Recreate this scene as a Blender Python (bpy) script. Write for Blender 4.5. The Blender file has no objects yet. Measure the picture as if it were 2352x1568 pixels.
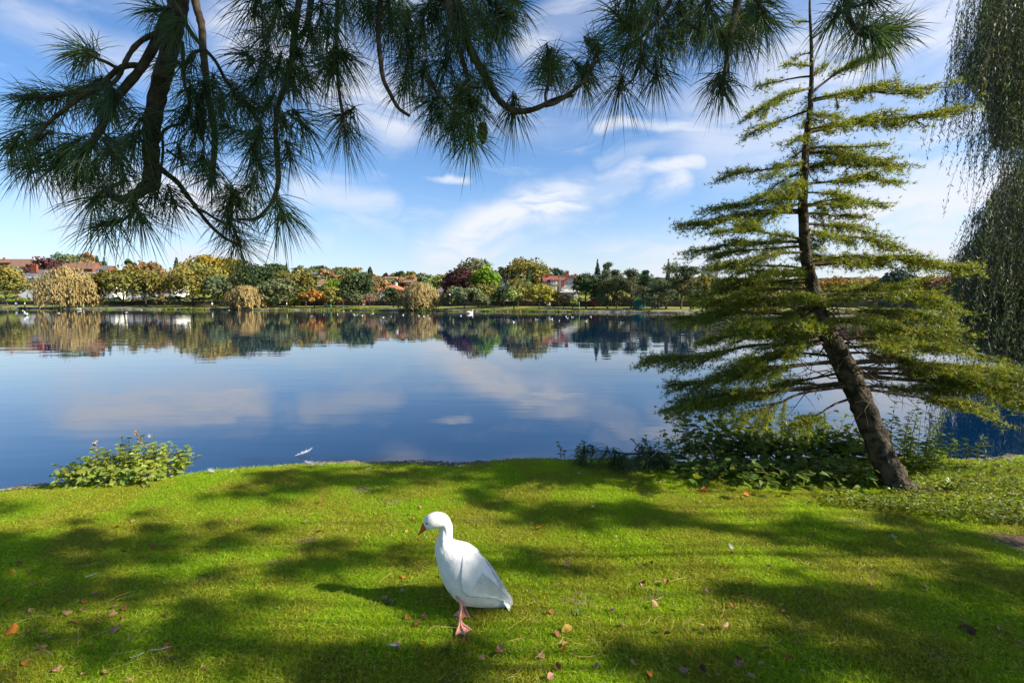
import bpy, math, random
import numpy as np
from mathutils import Vector, Matrix

rng = np.random.default_rng(11)
random.seed(11)
SC = bpy.context.scene
COL = SC.collection
R = math.radians

# ------------------------------------------------------------------ camera, sky, sun, exposure
VW, VH = 2352.0, 1568.0           # measuring grid used for all positions read off the photograph
FPX = 17.0 / 36.0 * VW            # 17 mm lens
CAMZ = 1.75                       # eye height above the lawn
ZW = -0.40                        # water level
PITCH = math.atan((784 - 694) / FPX)
CP, SP = math.cos(PITCH), math.sin(PITCH)

cam_d = bpy.data.cameras.new('camera')
cam_d.lens = 17.0
cam_d.sensor_width = 36.0
cam_d.clip_start = 0.05
cam_d.clip_end = 6000.0
cam = bpy.data.objects.new('camera', cam_d)
COL.objects.link(cam)
cam.location = (0, 0, CAMZ)
cam.rotation_euler = (R(90) - PITCH, 0, 0)
SC.camera = cam

SUN_EL = R(35)
SUN_AZ = R(102)                    # clockwise from +Y: to the right, a little behind the camera
SUN = Vector((math.sin(SUN_AZ) * math.cos(SUN_EL), math.cos(SUN_AZ) * math.cos(SUN_EL), math.sin(SUN_EL)))
SUN_STRENGTH = 5.0
SKY_STRENGTH = 0.084
SC.view_settings.view_transform = 'Standard'
SC.view_settings.look = 'None'
SC.view_settings.exposure = 1.12
SC.view_settings.gamma = 1.0
SC.view_settings.use_curve_mapping = False

sun_d = bpy.data.lights.new('sun', 'SUN')
sun_d.energy = SUN_STRENGTH
sun_d.angle = R(0.53)
sun_d.color = (1.0, 0.93, 0.80)
sun_o = bpy.data.objects.new('sun', sun_d)
COL.objects.link(sun_o)
sun_o.location = SUN * 50
sun_o.rotation_euler = (-SUN).to_track_quat('-Z', 'Y').to_euler()

cy = SC.cycles
cy.max_bounces = 8
cy.diffuse_bounces = 3
cy.glossy_bounces = 3
cy.transmission_bounces = 6
cy.transparent_max_bounces = 6
cy.caustics_reflective = False
cy.caustics_refractive = False
cy.sample_clamp_indirect = 6.0
cy.use_denoising = True


# ---- pixel helpers: the measuring grid is 2352 wide; crops were measured enlarged
def ray(x, y):
    xc, yc = (x - 1176.0) / FPX, (784.0 - y) / FPX
    return np.array([xc, CP + yc * SP, yc * CP - SP])


def P(x, y, d):
    r = ray(x, y)
    return np.array([0, 0, CAMZ]) + r * (d / r[1])


def G(x, y, z=0.0):
    r = ray(x, y)
    return np.array([0, 0, CAMZ]) + r * ((z - CAMZ) / r[2])


def proj(p):
    q = np.asarray(p, float) - np.array([0, 0, CAMZ])
    f = q[1] * CP - q[2] * SP
    u = q[1] * SP + q[2] * CP
    return 1176 + FPX * q[0] / f, 784 - FPX * u / f


CROPS = {'v': (0, 0, 1.0), 'c1': (0, 526.8, 3.907), 'c2': (526.8, 545.6, 4.630), 'c3': (940.7, 545.6, 4.630),
         'c4': (1411.0, 564.4, 6.25), 'c6': (0, 0, 2.604), 'c7': (564.4, 0, 3.125), 'c8': (1222.9, 0, 2.083),
         'r1': (1411.0, 564.4, 2.5), 'r3': (1740.4, 602.1, 3.846), 'b4': (658.5, 696.1, 2.778),
         'g5': (921.9, 1147.7, 4.903), 'w7': (2116.6, 0, 1.854), 'u1': (1298.2, 959.5, 2.874), 'u2': (1975.5, 940.7, 5.557)}


def cv(crop, x, y):
    ox, oy, s = CROPS[crop]
    return ox + x / s, oy + y / s


# ---- world: Nishita sky with thin cirrus mixed in
world = bpy.data.worlds.new('World')
SC.world = world
world.use_nodes = True
wn, wl = world.node_tree.nodes, world.node_tree.links
wn.clear()


def N(nodes, typ, **kw):
    n = nodes.new(typ)
    for k, v in kw.items():
        setattr(n, k, v)
    return n


def vmath(nodes, links, op, a, b=None, out=0):
    n = N(nodes, 'ShaderNodeVectorMath', operation=op)
    for i, s in enumerate((a, b)):
        if s is None:
            continue
        if op == 'SCALE' and i == 1:
            if hasattr(s, 'node'):
                links.new(s, n.inputs[3])
            else:
                n.inputs[3].default_value = s
        elif hasattr(s, 'node'):
            links.new(s, n.inputs[i])
        else:
            n.inputs[i].default_value = s
    return n.outputs['Value'] if op in ('DOT_PRODUCT', 'LENGTH', 'DISTANCE') else n.outputs[0]


def fmath(nodes, links, op, a, b=None, c=None, clamp=False):
    n = N(nodes, 'ShaderNodeMath', operation=op)
    n.use_clamp = clamp
    for i, s in enumerate((a, b, c)):
        if s is None:
            continue
        if hasattr(s, 'node'):
            links.new(s, n.inputs[i])
        else:
            n.inputs[i].default_value = s
    return n.outputs[0]


def maprange(nodes, links, v, a, b, c=0.0, d=1.0, smooth=True):
    n = N(nodes, 'ShaderNodeMapRange')
    n.interpolation_type = 'SMOOTHSTEP' if smooth else 'LINEAR'
    if hasattr(v, 'node'):
        links.new(v, n.inputs[0])
    n.inputs[1].default_value, n.inputs[2].default_value = a, b
    n.inputs[3].default_value, n.inputs[4].default_value = c, d
    return n.outputs[0]


w_tc = N(wn, 'ShaderNodeTexCoord')
w_dir = w_tc.outputs['Generated']
sky = N(wn, 'ShaderNodeTexSky')
sky.sky_type = 'NISHITA'
sky.sun_disc = False
sky.sun_elevation = SUN_EL
sky.sun_rotation = SUN_AZ
sky.altitude = 50
sky.air_density = 1.0
sky.dust_density = 0.6
sky.ozone_density = 2.2
hsv = N(wn, 'ShaderNodeHueSaturation')
hsv.inputs['Saturation'].default_value = 1.14
w_tint = N(wn, 'ShaderNodeMix', data_type='RGBA', blend_type='MULTIPLY')
w_tint.inputs[0].default_value = 1
w_tint.inputs[7].default_value = (0.95, 0.985, 1.07, 1)
wl.new(sky.outputs[0], w_tint.inputs[6])
wl.new(w_tint.outputs[2], hsv.inputs['Color'])
# warp the look-up a little so that cloud edges fray
w_n1 = N(wn, 'ShaderNodeTexNoise')
w_n1.inputs['Scale'].default_value = 5.0
w_n1.inputs['Detail'].default_value = 6.0
wl.new(w_dir, w_n1.inputs['Vector'])
w_off = vmath(wn, wl, 'SUBTRACT', w_n1.outputs['Color'], (0.5, 0.5, 0.5))
w_dirw = vmath(wn, wl, 'ADD', w_dir, vmath(wn, wl, 'SCALE', w_off, 0.085))
CLOUDS = [((1000, 612), (1120, 515), .055, 1.0), ((1120, 515), (1330, 450), .050, 1.0), ((1330, 450), (1450, 418), .034, .95), ((1440, 420), (1610, 384), .017, .85),
          ((1150, 580), (1560, 425), .026, .75), ((980, 596), (1560, 585), .050, .80), ((1380, 296), (1680, 312), .013, .7),
          ((690, 440), (890, 470), .030, .55), ((800, 470), (900, 545), .020, .35), ((430, 580), (650, 578), .030, .85),
          ((170, 470), (520, 452), .055, 1.0), ((930, 405), (1075, 412), .009, .9), ((1950, 520), (2450, 500), .10, .95),
          ((1500, 600), (2300, 575), .06, .8), ((1650, 300), (2100, 200), .10, .55), ((1880, 170), (2320, 20), .14, .75),
          ((40, 20), (340, 150), .035, .45), ((560, 60), (900, 260), .070, .75), ((1240, 90), (1420, 0), .045, .6),
          ((2100, 400), (2700, 300), .16, .7), ((1000, 270), (1500, 240), .05, .30), ((300, -250), (900, -150), .12, .6),
          ((1500, -250), (2000, -330), .15, .7), ((680, 545), (760, 550), .018, .5), ((1380, 376), (1640, 335), .018, .3)]
acc = None
for (a, b, wd, st) in CLOUDS:
    A = Vector(ray(*a)).normalized()
    B = Vector(ray(*b)).normalized()
    D = B - A
    L2 = D.length_squared
    rel = vmath(wn, wl, 'SUBTRACT', w_dirw, tuple(A))
    t = fmath(wn, wl, 'MULTIPLY', vmath(wn, wl, 'DOT_PRODUCT', rel, tuple(D)), 1.0 / L2, clamp=True)
    near = vmath(wn, wl, 'SCALE', tuple(D), t)
    dist = vmath(wn, wl, 'DISTANCE', rel, near)
    m = maprange(wn, wl, dist, wd * 1.35, wd * .2, 0.0, st)
    acc = m if acc is None else fmath(wn, wl, 'MAXIMUM', acc, m)
w_map = N(wn, 'ShaderNodeMapping')
w_map.inputs['Rotation'].default_value = (0, R(24), 0)
w_map.inputs['Scale'].default_value = (4.0, 4.0, 15.0)
wl.new(w_dirw, w_map.inputs['Vector'])
w_n2 = N(wn, 'ShaderNodeTexNoise')
w_n2.inputs['Scale'].default_value = 1.3
w_n2.inputs['Detail'].default_value = 9.0
w_n2.inputs['Roughness'].default_value = 0.58
w_n2.inputs['Distortion'].default_value = 0.5
wl.new(w_map.outputs[0], w_n2.inputs['Vector'])
wisp = maprange(wn, wl, w_n2.outputs['Fac'], 0.36, 0.60)
gen = maprange(wn, wl, w_n2.outputs['Fac'], 0.52, 0.80, 0.0, 0.38)
dens = fmath(wn, wl, 'MULTIPLY', acc, fmath(wn, wl, 'MULTIPLY_ADD', wisp, 0.68, 0.32))
dens = fmath(wn, wl, 'MAXIMUM', dens, gen)
dens = fmath(wn, wl, 'MINIMUM', dens, 0.93)
w_mix = N(wn, 'ShaderNodeMix', data_type='RGBA')
wl.new(dens, w_mix.inputs[0])
wl.new(hsv.outputs[0], w_mix.inputs[6])
w_mix.inputs[7].default_value = (5.3, 5.4, 5.7, 1)
w_sep = N(wn, 'ShaderNodeSeparateXYZ')
wl.new(w_dir, w_sep.inputs[0])
w_hz = N(wn, 'ShaderNodeMix', data_type='RGBA')
wl.new(maprange(wn, wl, w_sep.outputs[2], 0.26, -0.02, 0.0, 0.50), w_hz.inputs[0])
wl.new(w_mix.outputs[2], w_hz.inputs[6])
w_hz.inputs[7].default_value = (3.75, 4.05, 4.75, 1)
w_bg = N(wn, 'ShaderNodeBackground')
w_bg.inputs['Strength'].default_value = SKY_STRENGTH
wl.new(w_hz.outputs[2], w_bg.inputs['Color'])
w_out = N(wn, 'ShaderNodeOutputWorld')
wl.new(w_bg.outputs[0], w_out.inputs['Surface'])


# ------------------------------------------------------------------ helpers
def tag(o, label=None, cat=None, group=None, kind=None):
    if label:
        o['label'] = label
    if cat:
        o['category'] = cat
    if group:
        o['group'] = group
    if kind:
        o['kind'] = kind
    return o


def empty(name, loc=(0, 0, 0), label=None, cat=None, group=None, rz=0.0):
    o = bpy.data.objects.new(name, None)
    o.empty_display_size = 0.2
    o.location = loc
    o.rotation_euler = (0, 0, rz)
    COL.objects.link(o)
    return tag(o, label, cat, group)


class MB:
    """collects quads and triangles with a colour per vertex, then links them as one mesh object"""

    def __init__(self):
        self.V, self.F, self.C, self.M, self.n = [], [], [], [], 0

    def add(self, V, faces, col=1.0, mi=0):
        V = np.asarray(V, float).reshape(-1, 3)
        if not isinstance(faces, list):
            faces = [faces]
        for f in faces:
            f = np.asarray(f, np.int64)
            if f.size:
                self.F.append(f + self.n)
                self.M.append(np.full(len(f), mi, np.int32))
        c = np.ones((len(V), 3)) * np.asarray(col, float).reshape(-1, 1) if np.ndim(col) < 2 else np.asarray(col, float)
        self.V.append(V)
        self.C.append(c)
        self.n += len(V)
        return self

    def mesh(self, name, mats, smooth=False):
        me = bpy.data.meshes.new(name)
        V = np.concatenate(self.V) if self.V else np.zeros((0, 3))
        C = np.concatenate(self.C) if self.C else np.zeros((0, 3))
        me.vertices.add(len(V))
        me.vertices.foreach_set('co', V.astype(np.float32).ravel())
        tot = sum(f.size for f in self.F)
        npoly = sum(len(f) for f in self.F)
        me.loops.add(tot)
        me.polygons.add(npoly)
        me.loops.foreach_set('vertex_index', np.concatenate([f.ravel() for f in self.F]).astype(np.int32))
        cnt = np.concatenate([np.full(len(f), f.shape[1]) for f in self.F])
        st = np.concatenate([[0], np.cumsum(cnt)[:-1]])
        me.polygons.foreach_set('loop_start', st.astype(np.int32))
        me.polygons.foreach_set('material_index', np.concatenate(self.M))
        me.polygons.foreach_set('use_smooth', np.full(npoly, smooth))
        at = me.color_attributes.new('Col', 'FLOAT_COLOR', 'POINT')
        at.data.foreach_set('color', np.concatenate([C, np.ones((len(C), 1))], 1).astype(np.float32).ravel())
        for m in (mats if isinstance(mats, (list, tuple)) else [mats]):
            me.materials.append(m)
        me.update(calc_edges=True)
        return me

    def build(self, name, mats, parent=None, smooth=False, loc=None):
        o = bpy.data.objects.new(name, self.mesh(name, mats, smooth))
        COL.objects.link(o)
        if parent is not None:
            o.parent = parent
        if loc is not None:
            o.location = loc
        return o

    # shapes
    def box(self, x0, x1, y0, y1, z0, z1, mi=0, col=1.0):
        V = [(x0, y0, z0), (x1, y0, z0), (x1, y1, z0), (x0, y1, z0), (x0, y0, z1), (x1, y0, z1), (x1, y1, z1), (x0, y1, z1)]
        return self.add(V, [[(0, 3, 2, 1), (4, 5, 6, 7), (0, 1, 5, 4), (1, 2, 6, 5), (2, 3, 7, 6), (3, 0, 4, 7)]], col, mi)

    def tube(self, pts, rad, n=8, mi=0, col=1.0, cap=True, wob=0.0):
        V, F = tube_geo(pts, rad, n, wob)
        self.add(V, F, col, mi)
        if cap:
            k = len(pts)
            tip = np.asarray(pts[-1], float)
            ring = np.arange((k - 1) * n, k * n)
            base = self.n - len(V)
            self.V.append(tip.reshape(1, 3))
            self.C.append(np.ones((1, 3)) * np.mean(col))
            self.F.append(np.stack([base + ring, base + np.roll(ring, -1), np.full(n, self.n)], 1))
            self.M.append(np.full(n, mi, np.int32))
            self.n += 1
        return self


def norm(v):
    v = np.asarray(v, float)
    return v / np.maximum(np.linalg.norm(v, axis=-1, keepdims=True), 1e-9)


def smooth_path(pts, k=6):
    """Catmull-Rom through pts, with rows of any width"""
    p = np.asarray(pts, float)
    if len(p) < 3:
        t = np.linspace(0, 1, k + 1)[:, None]
        return p[0] * (1 - t) + p[-1] * t
    q = np.vstack([2 * p[0] - p[1], p, 2 * p[-1] - p[-2]])
    out = []
    for i in range(1, len(q) - 2):
        for t in np.arange(k) / k:
            a, b, c, d = q[i - 1], q[i], q[i + 1], q[i + 2]
            out.append(0.5 * (2 * b + (c - a) * t + (2 * a - 5 * b + 4 * c - d) * t * t + (3 * b - a - 3 * c + d) * t ** 3))
    out.append(p[-1])
    return np.array(out)


def tube_geo(pts, rad, n=8, wob=0.0):
    p = np.asarray(pts, float)
    r = np.broadcast_to(np.asarray(rad, float), (len(p),)) if np.ndim(rad) == 0 else np.asarray(rad, float)
    T = norm(np.gradient(p, axis=0))
    ref = np.array([0.0, 0.0, 1.0]) if abs(T[0][2]) < 0.9 else np.array([1.0, 0, 0])
    U = np.zeros_like(p)
    u = norm(np.cross(T[0], ref))
    for i in range(len(p)):
        u = norm(u - T[i] * np.dot(u, T[i]))
        U[i] = u
    B = np.cross(T, U)
    a = np.arange(n) * 2 * np.pi / n
    rr = r[:, None, None] * (1 + (wob * rng.standard_normal((len(p), n, 1)) if wob else 0))
    V = p[:, None, :] + rr * (U[:, None, :] * np.cos(a)[None, :, None] + B[:, None, :] * np.sin(a)[None, :, None])
    i = np.arange(len(p) - 1)[:, None] * n
    j = np.arange(n)[None, :]
    j2 = (j + 1) % n
    F = np.stack([i + j, i + j2, i + n + j2, i + n + j], -1).reshape(-1, 4)
    return V.reshape(-1, 3), F


def leafquads(c, nrm, sx, sy, tdir=None, jitter=0.0):
    """rhombic leaves: centres c, normals nrm, half sizes"""
    n = len(c)
    nrm = norm(nrm)
    t = rng.standard_normal((n, 3)) if tdir is None else np.broadcast_to(np.asarray(tdir, float), (n, 3)) + jitter * rng.standard_normal((n, 3))
    t = norm(t - nrm * (t * nrm).sum(1, keepdims=True))
    b = np.cross(nrm, t)
    sx = np.broadcast_to(sx, (n,))[:, None]
    sy = np.broadcast_to(sy, (n,))[:, None]
    V = np.stack([c - t * sx, c + b * sy, c + t * sx, c - b * sy], 1).reshape(-1, 3)
    F = np.arange(4 * n).reshape(n, 4)
    return V, F


# ------------------------------------------------------------------ materials
MATS = {}


def new_mat(name):
    m = bpy.data.materials.new(name)
    m.use_nodes = True
    m.node_tree.nodes.clear()
    MATS[name] = m
    return m, m.node_tree.nodes, m.node_tree.links


def set_in(b, **kw):
    for k, v in kw.items():
        b.inputs[k.replace('_', ' ')].default_value = v


def rgb(c):
    return (c[0], c[1], c[2], 1.0)


def mat_solid(name, col, rough=0.6, spec=0.4, var=0.25, scale=3.0, bump=0.0, bscale=30.0, metallic=0.0, bdist=0.02, attr=True, col2=None, coord='Object'):
    """base colour with noise mottling, vertex tint and noise relief"""
    m, n, l = new_mat(name)
    out = N(n, 'ShaderNodeOutputMaterial')
    b = N(n, 'ShaderNodeBsdfPrincipled')
    set_in(b, Roughness=rough, Metallic=metallic)
    b.inputs['Specular IOR Level'].default_value = spec
    tc = N(n, 'ShaderNodeTexCoord')
    nz = N(n, 'ShaderNodeTexNoise')
    nz.inputs['Scale'].default_value = scale
    nz.inputs['Detail'].default_value = 6
    l.new(tc.outputs[coord], nz.inputs['Vector'])
    mx = N(n, 'ShaderNodeMix', data_type='RGBA')
    lo = [x * (1 - var) for x in col] if col2 is None else col
    hi = [x * (1 + var) for x in col] if col2 is None else col2
    mx.inputs[6].default_value, mx.inputs[7].default_value = rgb(lo), rgb(hi)
    l.new(maprange(n, l, nz.outputs['Fac'], 0.35, 0.65), mx.inputs[0])
    cur = mx.outputs[2]
    if attr:
        at = N(n, 'ShaderNodeAttribute', attribute_name='Col')
        mu = N(n, 'ShaderNodeMix', data_type='RGBA', blend_type='MULTIPLY')
        mu.inputs[0].default_value = 1
        l.new(cur, mu.inputs[6])
        l.new(at.outputs['Color'], mu.inputs[7])
        cur = mu.outputs[2]
    l.new(cur, b.inputs['Base Color'])
    if bump:
        n2 = N(n, 'ShaderNodeTexNoise')
        n2.inputs['Scale'].default_value = bscale
        n2.inputs['Detail'].default_value = 8
        l.new(tc.outputs[coord], n2.inputs['Vector'])
        bp = N(n, 'ShaderNodeBump')
        bp.inputs['Strength'].default_value = bump
        bp.inputs['Distance'].default_value = bdist
        l.new(n2.outputs['Fac'], bp.inputs['Height'])
        l.new(bp.outputs[0], b.inputs['Normal'])
    l.new(b.outputs[0], out.inputs['Surface'])
    return m


def mat_leaf(name, col, trans=0.35, tcol=None, rough=0.5, spec=0.3, wvar=0.0, wscale=0.5, col2=None):
    """leaf: diffuse with light coming through; tinted per leaf by the colour attribute"""
    m, n, l = new_mat(name)
    out = N(n, 'ShaderNodeOutputMaterial')
    b = N(n, 'ShaderNodeBsdfPrincipled')
    set_in(b, Roughness=rough)
    b.inputs['Specular IOR Level'].default_value = spec
    at = N(n, 'ShaderNodeAttribute', attribute_name='Col')
    tcol = tcol or tuple(min(1, x * 1.25) for x in col)

    def tinted(c, c2=None):
        mu = N(n, 'ShaderNodeMix', data_type='RGBA', blend_type='MULTIPLY')
        mu.inputs[0].default_value = 1
        mu.inputs[6].default_value = rgb(c)
        if c2 is not None:
            geo = N(n, 'ShaderNodeNewGeometry')
            nz = N(n, 'ShaderNodeTexNoise')
            nz.inputs['Scale'].default_value = wscale
            nz.inputs['Detail'].default_value = 5
            l.new(geo.outputs['Position'], nz.inputs['Vector'])
            mm = N(n, 'ShaderNodeMix', data_type='RGBA')
            mm.inputs[6].default_value, mm.inputs[7].default_value = rgb(c), rgb(c2)
            l.new(maprange(n, l, nz.outputs['Fac'], 0.38, 0.62), mm.inputs[0])
            l.new(mm.outputs[2], mu.inputs[6])
        l.new(at.outputs['Color'], mu.inputs[7])
        return mu.outputs[2]
    l.new(tinted(col, col2), b.inputs['Base Color'])
    tr = N(n, 'ShaderNodeBsdfTranslucent')
    l.new(tinted(tcol, None if col2 is None else tuple(min(1, x * 1.25) for x in col2)), tr.inputs['Color'])
    mx = N(n, 'ShaderNodeMixShader')
    mx.inputs[0].default_value = trans
    l.new(b.outputs[0], mx.inputs[1])
    l.new(tr.outputs[0], mx.inputs[2])
    l.new(mx.outputs[0], out.inputs['Surface'])
    return m


# ------------------------------------------------------------------ lake, lawn, far bank
edge_px = [(-420, 1195), (-200, 1152), (0, 1120), (160, 1104), (420, 1087), (500, 1078), (700, 1066), (800, 1060), (950, 1056),
           (1290, 1055), (1500, 1055), (1800, 1054), (2100, 1050), (2352, 1046), (2700, 1042)]
edge_w = np.array([G(*p) for p in edge_px])
EX = np.concatenate([[-400, -40, -12], edge_w[:, 0], [12.5, 15, 20, 40, 400]])
EY = np.concatenate([[-160, -14, 1.2], edge_w[:, 1], [6.6, 9.5, 17, 30, 60]])


def edgeY(x):
    x = np.asarray(x, float)
    return np.interp(x, EX, EY) + 0.05 * np.sin(x * 2.1) + 0.03 * np.sin(x * 5.3 + 1)


def lawn_z(x, y):
    e = edgeY(x) - y
    return (0.018 * np.sin(x * 1.7 + 0.5) * np.cos(y * 1.3) + 0.01 * np.sin(x * 4.1 + y * 2.7)) * np.clip((y + 20) / 20, 0, 1) - 0.05 * np.clip(1 - e / 0.45, 0, 1) ** 2


bank_px = [(-900, 200), (-400, 185), (0, 170), (270, 148), (780, 130), (1195, 110), (1600, 96), (2000, 88), (2400, 82), (2900, 76)]
BX = np.array([(x - 1176) / FPX * d for x, d in bank_px])
BY = np.array([d for _, d in bank_px], float)
BX = np.concatenate([[-1500], BX, [300, 1500]])
BY = np.concatenate([[420], BY, [60, 20]])


def bankY(x):
    x = np.asarray(x, float)
    return np.interp(x, BX, BY) + 0.9 * np.sin(x * 0.11) + 0.5 * np.sin(x * 0.31 + 1)


SS = np.array([-6, -0.6, 0.0, 0.25, 4, 20, 27, 27.2, 36, 60, 120, 220, 400, 900, 3000], float)
SZ = np.array([-1.2, -0.9, -0.24, -0.12, 0.02, 0.6, 0.9, 1.4, 1.6, 4.0, 8.8, 12.5, 13, 9, 0], float)


def hill_mul(x):
    t = np.clip((-40 - np.asarray(x, float)) / 90, 0, 1)
    return 1 + 0.75 * t * t * (3 - 2 * t)


def far_z(x, y):
    s = np.asarray(y, float) - bankY(x)
    z = np.interp(s, SS, SZ)
    return np.where(s > 28, 1.4 + (z - 1.4) * hill_mul(x), z)


def grid_mesh(X, Y, Z, name, mat, smooth=True, kind='structure'):
    a, b = X.shape
    V = np.stack([X, Y, Z], -1).reshape(-1, 3)
    i = np.arange(a - 1)[:, None] * b
    j = np.arange(b - 1)[None, :]
    F = np.stack([i + j, i + b + j, i + b + j + 1, i + j + 1], -1).reshape(-1, 4)
    o = MB().add(V, F).build(name, mat, smooth=smooth)
    return tag(o, kind=kind)


m_lawn = mat_solid('turf soil', (0.10, 0.13, 0.012), 0.9, 0.1, scale=9.0, col2=(0.19, 0.22, 0.02), bump=0.6, bscale=80, attr=False)
m_gravel_bank = mat_solid('bank earth', (0.09, 0.065, 0.045), 0.9, 0.2, scale=14.0, col2=(0.19, 0.15, 0.11), bump=0.8, bscale=60, attr=False)
m_far_grass = mat_solid('far grass', (0.13, 0.16, 0.03), 0.9, 0.1, scale=0.25, col2=(0.22, 0.21, 0.05), bump=0.4, bscale=4, attr=False)
m_path = mat_solid('path tarmac', (0.24, 0.21, 0.18), 0.85, 0.2, scale=1.5, attr=False)
m_road = mat_solid('road asphalt', (0.06, 0.06, 0.06), 0.85, 0.2, scale=1.5, attr=False)

# lawn sheet: dense near the camera, stretching far behind and aside
xs = np.unique(np.concatenate([np.linspace(-9, 9, 181), np.linspace(-60, -9, 30), np.linspace(9, 60, 30), np.linspace(-400, -60, 12), np.linspace(60, 400, 12)]))
ts = np.concatenate([[-400, -120, -50, -25, -14], np.linspace(-9, 0, 100)])
Xg = np.repeat(xs[:, None], len(ts), 1)
Yg = edgeY(xs)[:, None] + ts[None, :]
Zg = lawn_z(Xg, Yg)
lawn = grid_mesh(Xg, Yg, Zg, 'lawn', m_lawn)
# strip of bare earth and stones down into the water
ts2 = np.array([-0.02, 0.05, 0.15, 0.28, 0.36, 0.45, 0.8, 3.0])
zz2 = np.array([-0.045, -0.05, -0.06, -0.10, -0.22, -0.40, -0.9, -2.2])
Xb = np.repeat(xs[:, None], len(ts2), 1)
Yb = edgeY(xs)[:, None] + ts2[None, :]
Zb = zz2[None, :] + 0.012 * rng.standard_normal(Xb.shape)
Zb[:, 0] = lawn_z(Xb[:, 0], Yb[:, 0] - 0.0) - 0.004
grid_mesh(Xb, Yb, Zb, 'shore_margin', m_gravel_bank)

# far terrain
xt = np.unique(np.concatenate([np.linspace(-420, 330, 260), np.linspace(-2500, -420, 40), np.linspace(330, 2500, 40)]))
st = np.array([-6, -0.6, -0.05, 0.0, 0.25, 1.5, 4, 6.5, 20, 26.9, 27.3, 36, 45, 60, 90, 120, 170, 220, 300, 400, 900, 3000], float)
Xf = np.repeat(xt[:, None], len(st), 1)
Yf = bankY(xt)[:, None] + st[None, :]
grid_mesh(Xf, Yf, far_z(Xf, Yf), 'far_hillside', m_far_grass)


def ribbon(name, s0, s1, dz, mat, x0=-420, x1=330, n=260):
    x = np.linspace(x0, x1, n)
    ss = np.linspace(s0, s1, 4)
    X = np.repeat(x[:, None], 4, 1)
    Y = bankY(x)[:, None] + ss[None, :]
    return grid_mesh(X, Y, far_z(X, Y) + dz, name, mat)


ribbon('lakeside_path', 4.2, 6.6, 0.02, m_path)
ribbon('road', 28.5, 35.5, 0.05, m_road)

# stone edging of the far bank, seen as one strip
m_edging = mat_solid('edging stone', (0.07, 0.06, 0.045), 0.85, 0.2, scale=0.5, col2=(0.24, 0.21, 0.18), bump=0.7, bscale=6, attr=False)
x = np.linspace(-420, 330, 500)
X = np.repeat(x[:, None], 4, 1)
Y = bankY(x)[:, None] + np.array([-0.35, -0.3, -0.05, 0.12])[None, :]
Z = np.array([-1.0, -0.32, -0.22, -0.10])[None, :] + 0.035 * rng.standard_normal(X.shape)
grid_mesh(X, Y, Z, 'bank_edging', m_edging)

# water
mw, n, l = new_mat('lake water')
out = N(n, 'ShaderNodeOutputMaterial')
b = N(n, 'ShaderNodeBsdfPrincipled')
b.inputs['Base Color'].default_value = (0.0005, 0.014, 0.046, 1)
set_in(b, Roughness=0.015, IOR=1.78)
b.inputs['Specular IOR Level'].default_value = 0.5
geo = N(n, 'ShaderNodeNewGeometry')


def wave(scale, sxyz, det, rot):
    mp = N(n, 'ShaderNodeMapping')
    mp.inputs['Scale'].default_value = sxyz
    mp.inputs['Rotation'].default_value = (0, 0, rot)
    l.new(geo.outputs['Position'], mp.inputs['Vector'])
    t = N(n, 'ShaderNodeTexNoise')
    t.inputs['Scale'].default_value = scale
    t.inputs['Detail'].default_value = det
    t.inputs['Roughness'].default_value = 0.45
    l.new(mp.outputs[0], t.inputs['Vector'])
    return t.outputs['Fac']


w1 = wave(0.8, (0.30, 1.0, 1.0), 2.0, R(-8))
w2 = wave(3.2, (0.28, 1.0, 1.0), 1.5, R(6))
patch = maprange(n, l, wave(0.035, (0.5, 1.0, 1.0), 2.0, R(10)), 0.40, 0.62, 0.35, 1.0)
hgt = fmath(n, l, 'MULTIPLY', fmath(n, l, 'MULTIPLY_ADD', w2, 0.22, w1), patch)
bp = N(n, 'ShaderNodeBump')
bp.inputs['Strength'].default_value = 1.0
bp.inputs['Distance'].default_value = 0.014
l.new(hgt, bp.inputs['Height'])
l.new(bp.outputs[0], b.inputs['Normal'])
l.new(b.outputs[0], out.inputs['Surface'])
xw = np.linspace(-900, 900, 60)
yw = np.concatenate([[-300, -60], np.linspace(-10, 500, 40)])
Xw, Yw = np.meshgrid(xw, yw, indexing='ij')
grid_mesh(Xw, Yw, np.full(Xw.shape, ZW), 'water', mw)

# ------------------------------------------------------------------ far shore: trees
LEAFC = {
    'olive': (0.150, 0.135, 0.030), 'gold': (0.185, 0.150, 0.024), 'willow': (0.250, 0.190, 0.075), 'dark': (0.042, 0.062, 0.022),
    'grey': (0.105, 0.120, 0.052), 'copper': (0.070, 0.028, 0.026), 'tan': (0.215, 0.140, 0.062), 'conifer': (0.028, 0.052, 0.024),
    'bright': (0.120, 0.190, 0.014), 'orange': (0.240, 0.125, 0.028), 'red': (0.180, 0.060, 0.035), 'bare': (0.200, 0.135, 0.095),
    'light': (0.175, 0.205, 0.055), 'pine': (0.072, 0.085, 0.036), 'yellow': (0.200, 0.185, 0.028), 'bluegreen': (0.030, 0.050, 0.045)}
LM = {k: mat_leaf('leaf ' + k, tuple(c * 1.35 for c in v), trans=0.28, rough=0.7, spec=0.15) for k, v in LEAFC.items()}
m_bark = mat_solid('bark', (0.055, 0.042, 0.032), 0.9, 0.1, scale=1.5, col2=(0.12, 0.095, 0.075), coord='Object')
m_bark_red = mat_solid('pine bark', (0.11, 0.06, 0.04), 0.9, 0.1, scale=1.0, col2=(0.20, 0.12, 0.08), coord='Object')


def cols(n, lo=0.72, hi=1.3, hue=0.12):
    v = rng.uniform(lo, hi, (n, 1))
    h = rng.normal(0, hue, (n, 1))
    return v * np.concatenate([1 + h, np.ones((n, 1)), 1 - h * 0.6], 1)


def rdirs(n):
    return norm(rng.standard_normal((n, 3)))


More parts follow.
